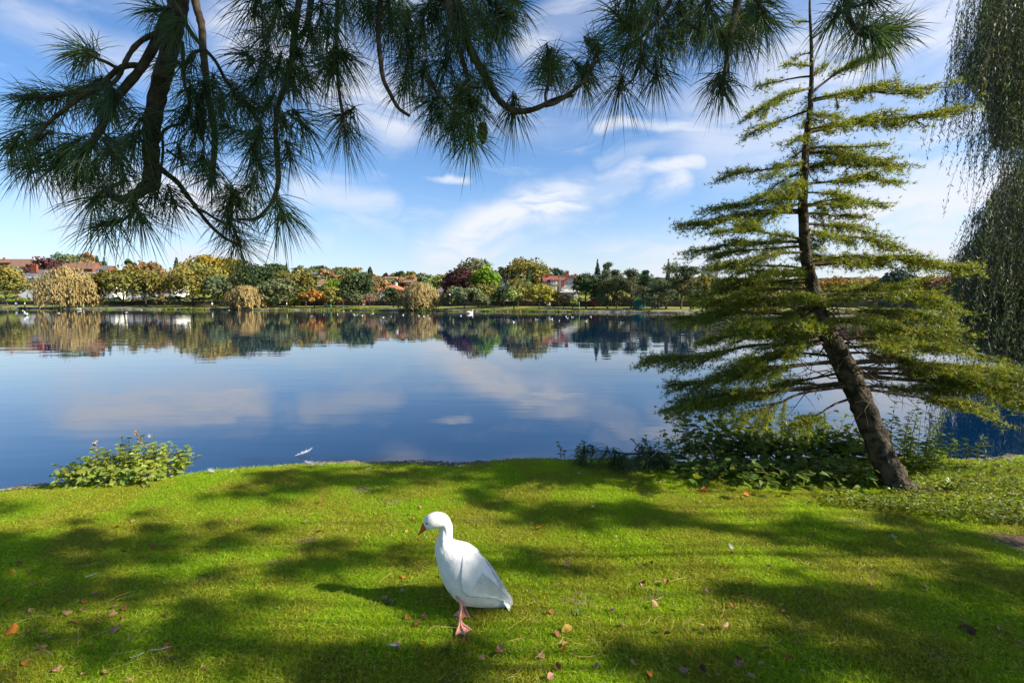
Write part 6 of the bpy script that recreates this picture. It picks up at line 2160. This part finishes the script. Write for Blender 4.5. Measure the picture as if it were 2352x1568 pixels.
def low_mass(parent, fn, n, L, W, lm, name='leaf_mass'):
    mb = MB()
    for i in range(n):
        p, nrm = fn()
        an = rng.uniform(0, 6.28)
        V, F = ovate(p, (math.cos(an), math.sin(an), rng.uniform(-.2, .3)), nrm, L * rng.uniform(.6, 1.25), W * rng.uniform(.6, 1.25))
        mb.add(V, F, np.repeat(cols(1, .65, 1.3, .12), len(V), 0))
    o = mb.build(name, lm, parent)
    o['kind'] = 'stuff'
    return o


# sunlit nettle clump at the left
gb = G(288, 1098)
gb[2] = 0
nt = empty('nettle_clump', tuple(gb), 'sunlit yellow green nettle clump at the water edge on the left', 'plant')
for i in range(76):
    a = rng.normal(0, 1)
    x = rng.uniform(-.42, .42)
    y = rng.uniform(-.10, .30)
    env = .34 * math.sqrt(max(0.05, 1 - (x / .50) ** 2))
    leafy_stem(nt, (x, y, -.02), env * rng.uniform(.72, 1.12), (x * .28 + rng.normal(0, .03), rng.normal(-.02, .04)), .085, .045, m_nettle, gap=.04, start=.2)
low_mass(nt, lambda: (np.array([rng.uniform(-.50, .42), rng.uniform(-.26, .12), rng.uniform(.0, .17)]), np.array([.5, -.5, 1]) + .4 * rng.standard_normal(3)), 700, .07, .045, m_nettle)
for (x, h) in ((.10, .47), (-.33, .36), (.12, .40)):
    q = smooth_path([(x, .05, 0), (x + .01, .06, h * .6), (x + .005, .05, h)], 4)
    st_ = MB().tube(q, np.linspace(.004, .002, len(q)), 5).build('dry_stalk', m_drystem, nt)
    mb = MB()
    for k in range(14):
        V, F = ovate(q[-1] - np.array([0, 0, rng.uniform(0, .05)]), rng.standard_normal(3) + np.array([0, 0, .8]), rdirs(1)[0], .03, .02)
        mb.add(V, F)
    mb.build('seed_head', m_drystem, st_)

# dark bramble thicket from the fallen branch to the cedar
SHRUBS = [  # base px x, base px y, height m, radius m, stems, leaf L, leaf W, tall?, label
    (1318, 1048, .20, .16, 9, .055, .035, 'small dark green tuft of weeds standing alone at the water edge'),
    (1500, 1052, .30, .18, 8, .075, .034, 'slim nettles rising behind the fallen pine branch'),
    (1560, 1046, .36, .20, 8, .085, .036, 'pale nettle stems left of the tall dark bramble'),
    (1615, 1044, .62, .26, 12, .12, .070, 'tallest dark bramble left of the cedar, tips against the water'),
    (1690, 1042, .44, .26, 10, .13, .085, 'broad leaved bramble right of the tallest dark bramble'),
    (1760, 1042, .40, .26, 10, .13, .085, 'bramble in the middle of the thicket under the lowest cedar bough'),
    (1835, 1040, .40, .26, 10, .12, .080, 'bramble left of the hanging dead cedar twigs'),
    (1905, 1040, .44, .26, 10, .115, .075, 'bramble beneath the hanging dead cedar twigs'),
    (1965, 1042, .46, .22, 10, .105, .065, 'bramble just behind the left side of the cedar trunk'),
    (1600, 1085, .20, .30, 8, .10, .07, 'low bramble skirt in front of the tallest dark bramble'),
    (1720, 1092, .20, .34, 9, .10, .07, 'low bramble skirt in the middle of the thicket front'),
    (1840, 1095, .22, .34, 9, .10, .07, 'low bramble skirt left of the cedar foot'),
    (1940, 1092, .28, .28, 9, .10, .065, 'low bramble skirt touching the cedar foot'),
    (2075, 1062, .66, .18, 9, .095, .042, 'tall light green nettles close behind the cedar trunk on its right'),
    (2120, 1064, .54, .20, 9, .10, .045, 'nettles arching right behind the cedar trunk'),
    (2100, 1082, .30, .22, 8, .12, .075, 'large leaved weeds at the right of the cedar foot'),
    (2165, 1052, .20, .22, 8, .07, .035, 'thin dark weeds at the water edge right of the cedar'),
    (2228, 1050, .26, .18, 9, .075, .022, 'feathery dark weeds at the water edge near the right side')]
for (x, y, hgt, rad, ns, L, W, lab) in SHRUBS:
    b_ = G(x, y)
    b_[2] = 0
    tall = 'nettle' in lab or 'weeds' in lab
    r = empty('nettle_plant' if 'nettle' in lab else ('weed_plant' if 'weed' in lab else 'bramble_plant'), tuple(b_), lab, 'plant')
    lm = m_nettle if ('light' in lab or 'pale' in lab) else m_bramble
    for i in range(ns):
        a, q = rng.uniform(0, 6.28), rad * math.sqrt(rng.random())
        bx, by = q * math.cos(a), q * math.sin(a) * .7
        sp_ = .35 if tall else .8
        leafy_stem(r, (bx, by, -.02), hgt * rng.uniform(.6, 1.08), (bx * sp_ + rng.normal(0, .05), by * sp_ - .03 + rng.normal(0, .05)), L, W, lm, gap=.05 if tall else .06, start=.2 if tall else .12, pairs=tall)
    if not tall:
        low_mass(r, lambda: (np.array([rng.normal(0, rad * .75), rng.normal(-.02, rad * .6), abs(rng.normal(.04, hgt * .34))]), np.array([0, -.3, 1]) + .45 * rng.standard_normal(3)), 170, L * .9, W * .95, m_bramble)
# bare arching cane
cq = smooth_path([P(1470, 1075, 4.9), P(1530, 1020, 4.95), P(1590, 1005, 5.0), P(1630, 1030, 4.9), P(1648, 1075, 4.75)], 6)
tag(MB().tube(cq, np.linspace(.005, .003, len(cq)), 5).build('bramble_cane', m_drystem), 'bare pale cane arching over the fallen pine branch', 'cane')

# blades and plantain rosettes at the cedar foot
m_blade = mat_leaf('broad blade', (0.13, 0.20, 0.02), trans=0.35, tcol=(0.28, 0.36, 0.03), rough=0.4, spec=0.35)
for (x, y, n, L, lab) in ((2190, 1128, 14, .17, 'bright green bluebell like blades on the lit ground right of the cedar'), (1985, 1118, 10, .16, 'bright green blades at the left of the cedar foot'),
                          (2050, 1135, 9, .10, 'dark green blades right in front of the cedar trunk'), (1855, 1155, 16, .06, 'low pale leafed weed on the sunlit grass in front of the thicket'),
                          (620, 1345, 14, .06, 'flat greyish plantain rosette on the lawn left of the goose'), (1330, 1405, 10, .05, 'flat green plantain rosette on the sunlit lawn right of the goose')):
    b_ = G(x, y)
    r = empty('grass_clump' if L > .09 else 'plantain', (b_[0], b_[1], 0), lab, 'plant')
    for i in range(n):
        a = rng.uniform(0, 6.28)
        d = np.array([math.cos(a), math.sin(a), 0])
        e = L * rng.uniform(.6, 1.15)
        hh = e * (.75 if L > .09 else .28)
        q = smooth_path([np.zeros(3), d * e * .4 + np.array([0, 0, hh * .8]), d * e * .95 + np.array([0, 0, hh * rng.uniform(.4, .9)])], 4)
        t = np.linspace(0, 1, len(q))
        s_ = np.cross(d, [0, 0, 1.0])
        w = ((.011 if L > .09 else .013) * np.sin(np.pi * np.clip(t * .9 + .08, 0, 1)))[:, None]
        V = np.concatenate([q - s_ * w + [0, 0, .003], q, q + s_ * w + [0, 0, .003]])
        m_ = len(q)
        k = np.arange(m_ - 1)
        MB().add(V, np.concatenate([np.stack([k, m_ + k, m_ + k + 1, k + 1], 1), np.stack([m_ + k, 2 * m_ + k, 2 * m_ + k + 1, m_ + k + 1], 1)]), rng.uniform(.7, 1.3)).build('blade', m_blade, r)

# leafy ground cover right of the cedar
m_cover = mat_leaf('ground cover leaf', (0.14, 0.175, 0.020), trans=0.34, tcol=(0.32, 0.36, 0.03), rough=0.5, spec=0.3)
mb = MB()
n = 0
cpoly = [(1880, 1125), (2000, 1150), (2060, 1140), (2100, 1100), (2160, 1070), (2300, 1060), (2480, 1062), (2480, 1230), (2352, 1215), (2200, 1200), (2080, 1180), (1900, 1165)]
while n < 5200:
    x, y = rng.uniform(1880, 2480), rng.uniform(1060, 1230)
    if not inpoly(np.array([x]), np.array([y]), cpoly)[0]:
        continue
    p = G(x, y)
    p[2] = rng.uniform(.01, .07)
    a = rng.uniform(0, 6.28)
    V, F = ovate(p, (math.cos(a), math.sin(a), rng.uniform(-.1, .5)), np.array([0, 0, 1.0]) + .5 * rng.standard_normal(3), .044 * rng.uniform(.4, 1.4), .016 * rng.uniform(.5, 1.5))
    mb.add(V, F, np.repeat(cols(1, .6, 1.35, .16), len(V), 0))
    n += 1
tag(mb.build('ground_cover', m_cover), kind='stuff')

# ------------------------------------------------------------------ fallen pine branch on the lawn edge
fb = P(1480, 1060, 5.05)
fb[2] = 0
fall = empty('fallen_branch', tuple(fb), 'broken pine branch with limp needles lying at the lawn edge', 'branch')
FB = [[('u1', 820, 275), ('u1', 700, 240), ('u1', 560, 232), ('u1', 420, 236), ('u1', 300, 222), ('u1', 190, 212)], [('u1', 190, 214), ('u1', 150, 228), ('u1', 145, 190), ('u1', 165, 176), ('u1', 182, 200), ('u1', 180, 232)],
      [('u1', 420, 238), ('u1', 360, 262), ('u1', 300, 290), ('u1', 300, 330), ('u1', 330, 370), ('u1', 390, 388)], [('u1', 340, 225), ('u1', 335, 216), ('u1', 350, 240), ('u1', 355, 262)], [('u1', 500, 232), ('u1', 460, 210), ('u1', 480, 186), ('u1', 505, 200), ('u1', 512, 226)],
      [('u1', 600, 236), ('u1', 640, 250), ('u1', 670, 275)]]
for i, pl in enumerate(FB):
    q = []
    for j, p in enumerate(pl):
        v = cv(*p)
        d = 5.1 + .05 * math.sin(j * 1.7 + i)
        w = P(v[0], v[1], d)
        gz_ = G(*v)
        if gz_[1] < d:
            w = gz_ + np.array([0, 0, .03])
        q.append(w - fb)
    q = smooth_path(q, 4)
    MB().tube(q, np.linspace(.016 if i == 0 else .008, .004, len(q)), 6).build('twig', m_pbark, fall, smooth=True)
for (x, y, ax, az) in ((120, 235, -.2, -.9), (185, 235, .1, -1), (95, 300, -.5, -.6), (270, 240, -.2, -.9), (330, 250, .2, -.9), (310, 300, -.4, -.7), (400, 290, .2, -.9), (370, 350, .2, -.8), (430, 380, .9, -.2), (510, 230, 0, -1), (480, 280, -.2, -.9),
                       (560, 260, -.1, -1), (620, 260, .2, -.9), (660, 270, .4, -.8), (700, 290, .4, -.8), (580, 320, -.2, -.9), (640, 340, .2, -.7), (990, 330, 0, -1), (540, 350, 0, -.8)):
    v = cv('u1', x, y)
    d = 5.05
    w = P(v[0], v[1], d)
    g_ = G(*v)
    if g_[1] < d + .05:
        w = g_ + np.array([0, 0, .10])
    tuft(w - fb, (ax, -.35, az), n=70, L=.24, droop=.55, parent=fall, w=.0038)

# ------------------------------------------------------------------ gravel and pebbles on the margin
m_pebble = mat_solid('pebble', (0.11, 0.09, 0.075), 0.8, 0.3, scale=6, col2=(0.28, 0.25, 0.22))
mb = MB()
ico = norm(np.array([(0, 0, 1), (.9, 0, .2), (.28, .85, .2), (-.72, .53, .2), (-.72, -.53, .2), (.28, -.85, .2), (0, 0, -1)], float))
icf = [(0, 1, 2), (0, 2, 3), (0, 3, 4), (0, 4, 5), (0, 5, 1), (6, 2, 1), (6, 3, 2), (6, 4, 3), (6, 5, 4), (6, 1, 5)]
for i in range(2600):
    x = rng.uniform(-6, 6.5)
    t = abs(rng.normal(.05, .09))
    y = float(edgeY(x)) + t
    z = float(np.interp(t, ts2, zz2))
    s = .012 * rng.uniform(.4, 1.9)
    V = ico * s * np.array([rng.uniform(.7, 1.4), rng.uniform(.7, 1.4), .6]) * rng.uniform(.85, 1.15, (7, 1)) + np.array([x, y, z + s * .2])
    mb.add(V, [icf], rng.uniform(.5, 1.3))
tag(mb.build('gravel', m_pebble), kind='stuff')

# ragged overhanging grass along the lawn edge
m_edgegrass = mat_leaf('edge grass', (0.14, 0.20, 0.015), trans=.38, tcol=(0.32, 0.40, 0.02), rough=.5, spec=.25)
mb = MB()
for i in range(420):
    x = rng.uniform(-6, 7)
    if 1.0 < x < 4.2 and rng.random() < .5:
        continue
    den = math.sin(x * 3.1) + .7 * math.sin(x * 7.7 + 2)
    if den < -.1 and rng.random() < .8:
        continue
    y = float(edgeY(x)) + rng.normal(-.01, .035)
    k = 16
    c = np.array([x, y, float(lawn_z(x, y)) - .005])
    bs = c + rng.normal(0, .03, (k, 3)) * [1, .8, .1]
    hh = rng.uniform(.025, .075) * rng.uniform(.6, 1.2, (k, 1))
    dr = norm(rng.normal(0, .55, (k, 3)) * [1, 1, 0] + [0, .35, .8])
    w_ = norm(np.cross(dr, rng.standard_normal((k, 3)))) * .002
    md_ = bs + dr * hh * .6
    tp_ = bs + dr * hh + np.array([0, .25, -.25]) * hh
    V = np.stack([bs - w_, bs + w_, md_ - w_, md_ + w_, tp_], 1).reshape(-1, 3)
    o_ = np.arange(k)[:, None] * 5
    mb.add(V, [o_ + np.array([[0, 1, 3, 2]]), o_ + np.array([[2, 3, 4]])], np.repeat(cols(k, .6, 1.3, .14), 5, 0))
tag(mb.build('edge_grass', m_edgegrass), kind='stuff')

# ------------------------------------------------------------------ grass: tufts scattered over the lawn
m_grass = mat_leaf('grass blade', (0.220, 0.335, 0.010), trans=0.45, tcol=(0.57, 0.76, 0.015), rough=0.5, spec=0.25, col2=(0.315, 0.345, 0.020), wscale=1.8)
gcol = bpy.data.collections.new('grass_tufts')
for k in range(5):
    nb = 80
    a = rng.uniform(0, 6.28, nb)
    r = .085 * np.sqrt(rng.random(nb))
    base = np.stack([r * np.cos(a), r * np.sin(a), np.zeros(nb)], 1)
    h = (.010 + .014 * rng.random(nb) ** 1.5)[:, None]
    ln = rng.standard_normal((nb, 3)) * np.array([.75, .75, 0])
    d = norm(np.array([0, 0, .55]) + ln * .95)
    w = norm(np.cross(d, rng.standard_normal((nb, 3)))) * .0013
    mid = base + d * h * .6
    tip = base + d * h * 1.15 + ln * h * .28
    V = np.stack([base - w, base + w, mid - w * .85, mid + w * .85, tip], 1).reshape(-1, 3)
    o_ = np.arange(nb)[:, None] * 5
    cc = cols(nb, .6, 1.35, .12)
    dry = rng.random(nb) < .09
    cc[dry] = np.array([1.7, 1.15, 5.0]) * rng.uniform(.7, 1.1, (dry.sum(), 1))
    me = MB().add(V, [o_ + np.array([[0, 1, 3, 2]]), o_ + np.array([[2, 3, 4]])], np.repeat(cc, 5, 0)).mesh('grass_tuft', m_grass)
    gcol.objects.link(bpy.data.objects.new('grass_tuft', me))
# carrier surface: only the lawn in front of the camera
xs_g = np.linspace(-9, 9, 361)
tg = np.concatenate([np.linspace(-6.2, -.3, 150), np.linspace(-.28, .02, 8)])
Xc = np.repeat(xs_g[:, None], len(tg), 1)
Yc = np.maximum(edgeY(xs_g)[:, None] + tg[None, :], 1.15)
V = np.stack([Xc, Yc, lawn_z(Xc, Yc)], -1).reshape(-1, 3)
nn = len(tg)
i = np.arange(360)[:, None] * nn
j = np.arange(nn - 1)[None, :]
F = np.stack([i + j, i + nn + j, i + nn + j + 1, i + j + 1], -1).reshape(-1, 4)
ctr = V[F].mean(1)
keep = (np.abs(ctr[:, 0]) < 1.16 * ctr[:, 1] + .4) & (ctr[:, 1] > 1.25) & (np.ptp(V[F][:, :, 1], axis=1) > 1e-4)
BARE = [(700, 1243, .07), (2345, 1245, .16), (830, 1120, .09), (905, 1150, .08), (640, 1300, .05), (1500, 1365, .05), (2150, 1130, .12), (1090, 1195, .05), (1330, 1372, .06), (2170, 1520, .05), (1960, 1200, .08), (480, 1330, .05)]
for (bx, by, br) in BARE:
    c_ = G(bx, by)
    keep &= (((ctr[:, 0] - c_[0]) / (br * 1.5)) ** 2 + ((ctr[:, 1] - c_[1]) / br) ** 2 + .35 * np.sin(ctr[:, 0] * 60 + ctr[:, 1] * 41)) > 1
m_soil = mat_solid('worn soil', (0.10, 0.065, 0.040), 0.95, 0.1, scale=30, col2=(0.22, 0.155, 0.10), bump=.8, bscale=90, attr=False)
mb = MB()
for (bx, by, br) in BARE:
    c_ = G(bx, by)
    th = np.arange(20) * 2 * np.pi / 20
    rr = 1.15 + .18 * np.sin(th * 3 + bx) + .10 * np.sin(th * 7 + by)
    Vs = [c_[None, :2]]
    for f_ in (.5, 1.0):
        Vs.append(np.stack([c_[0] + br * 1.5 * rr * f_ * np.cos(th), c_[1] + br * rr * f_ * np.sin(th)], 1))
    Vs = np.concatenate(Vs)
    Vs = np.concatenate([Vs, (lawn_z(Vs[:, 0], Vs[:, 1]) + .004)[:, None]], 1)
    k = np.arange(20)
    mb.add(Vs, [np.stack([np.zeros(20, int), 1 + k, 1 + (k + 1) % 20], 1), np.stack([1 + k, 21 + k, 21 + (k + 1) % 20, 1 + (k + 1) % 20], 1)])
tag(mb.build('bare_soil', m_soil), kind='structure')
grass = MB().add(V, F[keep]).build('grass', m_grass)
tag(grass, kind='stuff')
ng = bpy.data.node_groups.new('scatter_grass', 'GeometryNodeTree')
ng.interface.new_socket('Geometry', in_out='INPUT', socket_type='NodeSocketGeometry')
ng.interface.new_socket('Geometry', in_out='OUTPUT', socket_type='NodeSocketGeometry')
gi, go = ng.nodes.new('NodeGroupInput'), ng.nodes.new('NodeGroupOutput')
dp = ng.nodes.new('GeometryNodeDistributePointsOnFaces')
dp.inputs['Density'].default_value = 1150
ci = ng.nodes.new('GeometryNodeCollectionInfo')
ci.inputs['Collection'].default_value = gcol
ci.inputs['Separate Children'].default_value = True
ci.inputs['Reset Children'].default_value = True
ip = ng.nodes.new('GeometryNodeInstanceOnPoints')
ip.inputs['Pick Instance'].default_value = True
rv = ng.nodes.new('FunctionNodeRandomValue')
rv.data_type = 'FLOAT_VECTOR'
rv.inputs[0].default_value = (-.12, -.12, 0)
rv.inputs[1].default_value = (.12, .12, 6.283)
sv = ng.nodes.new('FunctionNodeRandomValue')
sv.data_type = 'FLOAT'
sv.inputs[2].default_value = .7
sv.inputs[3].default_value = 1.35
L_ = ng.links.new
L_(gi.outputs[0], dp.inputs['Mesh'])
L_(dp.outputs['Points'], ip.inputs['Points'])
L_(ci.outputs[0], ip.inputs['Instance'])
L_(rv.outputs[0], ip.inputs['Rotation'])
L_(sv.outputs[1], ip.inputs['Scale'])
L_(ip.outputs[0], go.inputs[0])
md = grass.modifiers.new('scatter', 'NODES')
md.node_group = ng

# dry pine needles strewn over the grass
m_straw = mat_solid('dry pine needle', (0.34, 0.21, 0.08), 0.7, 0.2, scale=20, col2=(0.50, 0.36, 0.16))
mb = MB()
for i in range(430):
    x, y = rng.uniform(0, 2352), 1140 + 428 * rng.random() ** .8
    p = G(x, y)
    a = rng.uniform(0, 6.28)
    L = rng.uniform(.06, .17)
    d = np.array([math.cos(a), math.sin(a), 0])
    s_ = np.array([-d[1], d[0], 0])
    bend = rng.normal(0, .18) * L
    z = rng.uniform(.012, .026)
    q = np.array([p + d * L * (t - .5) + s_ * bend * (1 - (2 * t - 1) ** 2) + [0, 0, z] for t in (0, .33, .66, 1)])
    mb.tube(q, .0008, 3, cap=False, col=rng.uniform(.6, 1.2))
tag(mb.build('pine_needle_litter', m_straw), kind='stuff')

# ------------------------------------------------------------------ fallen leaves, one object each
LC = {'rust': (0.27, 0.10, 0.035), 'tan': (0.42, 0.25, 0.12), 'pinkish brown': (0.34, 0.18, 0.115), 'dark brown': (0.10, 0.042, 0.022), 'orange': (0.52, 0.17, 0.02), 'yellow': (0.45, 0.30, 0.06)}
LMAT = {k: mat_leaf('dry leaf ' + k, v, trans=.2, rough=.6, spec=.25) for k, v in LC.items()}
LMESH = {}


def dry_leaf(key, var):
    if (key, var) in LMESH:
        return LMESH[(key, var)]
    r_ = np.random.default_rng(100 + var)
    nu = 7
    t = np.linspace(0, 1, nu)
    w = np.sin(np.pi * np.clip(t * .93 + .05, 0, 1)) ** .8 * r_.uniform(.30, .44)
    if var % 3 == 2:
        w = w * (1 + .35 * np.sin(t * 15))
    curl, bend = r_.uniform(.25, .75), r_.uniform(-.35, .45)
    rows_ = []
    for s in (-1, -.5, 0, .5, 1):
        rows_.append(np.stack([t - .5, s * w, curl * w * s * s * .8 + bend * (t - .5) ** 2 + .04 * r_.standard_normal(nu)], 1))
    V = np.concatenate(rows_)
    i = np.arange(4)[:, None] * nu
    j = np.arange(nu - 1)[None, :]
    F = np.stack([i + j, i + j + 1, i + nu + j + 1, i + nu + j], -1).reshape(-1, 4)
    mb = MB().add(V, F, np.concatenate([np.full((nu, 3), c) for c in (1.05, .95, .75, .95, 1.05)]))
    mb.tube([(-.5, 0, bend * .25), (-.62, .01, bend * .25 + .02), (-.74, .03, bend * .25 + .05)], [.018, .014, .010], 4, col=.6)
    LMESH[(key, var)] = mb.mesh('fallen_leaf', LMAT[key], smooth=True)
    return LMESH[(key, var)]


def zone(x, y):
    if y < 1185:
        return 'in the far lawn shade' if 430 < x < 1750 else ('near the nettle clump' if x <= 430 else 'near the cedar foot')
    if x < 620:
        return 'on the left lawn' if y < 1370 else 'at the lower left'
    if x < 960:
        return 'left of the goose head' if y < 1370 else 'in front of the goose shadow'
    if x < 1240:
        return 'around the goose'
    if x < 1750:
        return 'right of the goose' if y < 1430 else 'at the bottom right'
    return 'on the shaded right lawn'


NAMED = [(28, 1452, 'orange', .075, 'bright orange oval leaf at the far left of the lawn'), (262, 1450, 'pinkish brown', .06, 'pointed pinkish leaf at the lower left below the orange one'), (95, 1497, 'tan', .06, 'crumpled star shaped tan leaf in the lower left corner'),
         (595, 1342, 'yellow', .045, 'pale yellow leaf beside the plantain left of the goose'), (1302, 1452, 'yellow', .062, 'yellow fan shaped leaf on the lit lawn right of the goose feet'), (1475, 1342, 'rust', .055, 'red brown leaf pair, left, on the sunlit lawn right of the goose'),
         (1240, 1217, 'orange', .05, 'orange brown leaf in the sun right of the goose head'), (1678, 1273, 'rust', .06, 'rust leaf lying under the white feather on the right lawn'), (1284, 1540, 'rust', .055, 'deep rust leaf near the bottom right of the goose'),
         (1282, 1462, 'rust', .05, 'red leaf just right of the goose foot'), (18, 1390, 'rust', .06, 'folded orange brown leaf at the left picture edge'), (1618, 1130, 'orange', .07, 'bright orange leaf in front of the bramble thicket'), (1715, 1140, 'orange', .06, 'orange leaf right of the other one before the thicket'),
         (2222, 1460, 'dark brown', .08, 'long curled dark leaf on the shaded right lawn'), (1140, 1245, 'rust', .05, 'small rust leaf under the goose bill'), (585, 1262, 'yellow', .04, 'tiny yellow leaf left of the goose on the lit band')]
k_ = 0


def put_leaf(x, y, key, size, label):
    global k_
    p = G(x, y)
    me = dry_leaf(key, k_ % 6)
    k_ += 1
    o = bpy.data.objects.new('fallen_leaf', me)
    COL.objects.link(o)
    o.location = (p[0], p[1], .014 + size * .10)
    o.rotation_euler = (rng.normal(0, .35), rng.normal(0, .35), rng.uniform(0, 6.28))
    if rng.random() < .3:
        o.rotation_euler[0] += math.pi
    o.scale = (size, size * rng.uniform(.8, 1.15), size)
    return tag(o, label, 'leaf', 'fallen leaves on the lawn')


for q in NAMED:
    put_leaf(*q)
keys = ['tan', 'pinkish brown', 'rust', 'tan', 'pinkish brown', 'dark brown', 'tan', 'orange', 'rust']
todo = []
for i in range(270):
    while True:
        x = rng.uniform(0, 2352)
        y = 1110 + 455 * rng.random() ** .95
        p = G(x, y)
        if p[1] < edgeY(p[0]) - .15 and not (1000 < x < 1150 and 1370 < y < 1460):
            break
    key = keys[rng.integers(0, len(keys))]
    size = rng.uniform(.022, .046)
    todo.append((x, y, key, size, ('small ' if size < .031 else '') + key + ' fallen leaf', zone(x, y)))

ORDN = ['leftmost', 'second', 'third', 'fourth', 'fifth', 'sixth', 'seventh', 'eighth', 'ninth', 'tenth', 'eleventh', 'twelfth', 'thirteenth', 'fourteenth', 'fifteenth', 'sixteenth', 'seventeenth', 'eighteenth', 'nineteenth', 'twentieth']
cnt = {}
for q in sorted(todo):
    key = (q[4], q[5])
    k = cnt.get(key, 0)
    cnt[key] = k + 1
    o_n = ORDN[min(k, 19)]
    put_leaf(q[0], q[1], q[2], q[3], (o_n + ' ' + q[4] if k == 0 else o_n + ' ' + q[4] + ' from the left') + ' ' + q[5])

# ------------------------------------------------------------------ loose white feathers, one object each
m_fluff = mat_leaf('loose feather', (0.75, 0.75, 0.76), trans=.3, tcol=(.8, .8, .8), rough=.8, spec=.1)


def feather(x, y, size, label, z=.022, up=0.15, wz=0.0):
    p = G(x, y, wz)
    nu = 9
    t = np.linspace(0, 1, nu)
    w = .26 * np.sin(np.pi * np.clip(t * .95 + .05, 0, 1)) ** .7
    sag = .25 * (t - .5) ** 2
    mb = MB()
    ctr_ = np.stack([t - .5, .15 * (t - .5) ** 2, sag], 1)
    for s in (-1, 1):
        for q in range(nu - 1):
            for h in range(3):
                f = (q + h / 3) / (nu - 1)
                c = np.array([f - .5, .15 * (f - .5) ** 2, .25 * (f - .5) ** 2])
                wq = np.interp(f, t, w)
                e = c + np.array([.16, s * wq, rng.uniform(.0, .12)])
                mb.add([c, c + np.array([.035, 0, 0]), e], [[(0, 1, 2)]], rng.uniform(.85, 1.05))
    mb.tube(np.vstack([[-.62, .03, .08], ctr_]), np.linspace(.012, .004, nu + 1), 4)
    o = mb.build('feather', m_fluff)
    o.location = (p[0], p[1], wz + z + size * .08)
    o.scale = (size,) * 3
    o.rotation_euler = (rng.normal(0, .3), -up, rng.uniform(0, 6.28))
    return tag(o, label, 'feather', 'loose white feathers on the lawn and water')


for q in ((368, 1503, .075, 'curled white feather at the lower left of the lawn'), (315, 1517, .05, 'small grey white feather beside the curled one at the lower left'), (905, 1492, .05, 'white feather in the goose shadow'),
          (1680, 1264, .075, 'white feather resting on a rust leaf on the right lawn'), (1362, 1169, .07, 'white feather on the shadow edge above the lit right lawn'), (714, 1069, .13, 'large upright white feather near the middle left lawn edge'),
          (198, 1118, .10, 'white feather in front of the nettle clump'), (487, 1087, .11, 'pale feather right of the nettle clump'), (533, 1087, .06, 'tiny feather right of the pale one by the lawn edge'), (395, 1099, .06, 'white downy tuft at the foot of the nettle clump'),
          (1330, 1093, .12, 'slim white feather left of the fallen pine branch'), (1325, 1058, .05, 'white fleck feather by the far lawn edge'), (1490, 1062, .05, 'white fleck at the fallen pine branch'), (2052, 1240, .08, 'pale feather on the right lawn below the cedar'),
          (2170, 1300, .06, 'bluish feather in the right shade'), (980, 1242, .04, 'white down fleck under the goose bill'), (210, 1330, .05, 'thin white feather on the left shaded lawn'), (633, 1397, .05, 'faint feather left of the goose shadow tip'),
          (1240, 1110, .04, 'white down fleck at the far lawn right of the goose'), (845, 1082, .05, 'small white feather in the far shade')):
    feather(*q)
feather(700, 1044, .22, 'white feather floating on the water beyond the lawn', z=.01, wz=ZW)
feather(345, 1004, .16, 'small pale feather floating on the blue water at left', z=.01, wz=ZW)
feather(2318, 1062, .14, 'white feather at the water edge by the right border', z=.03)
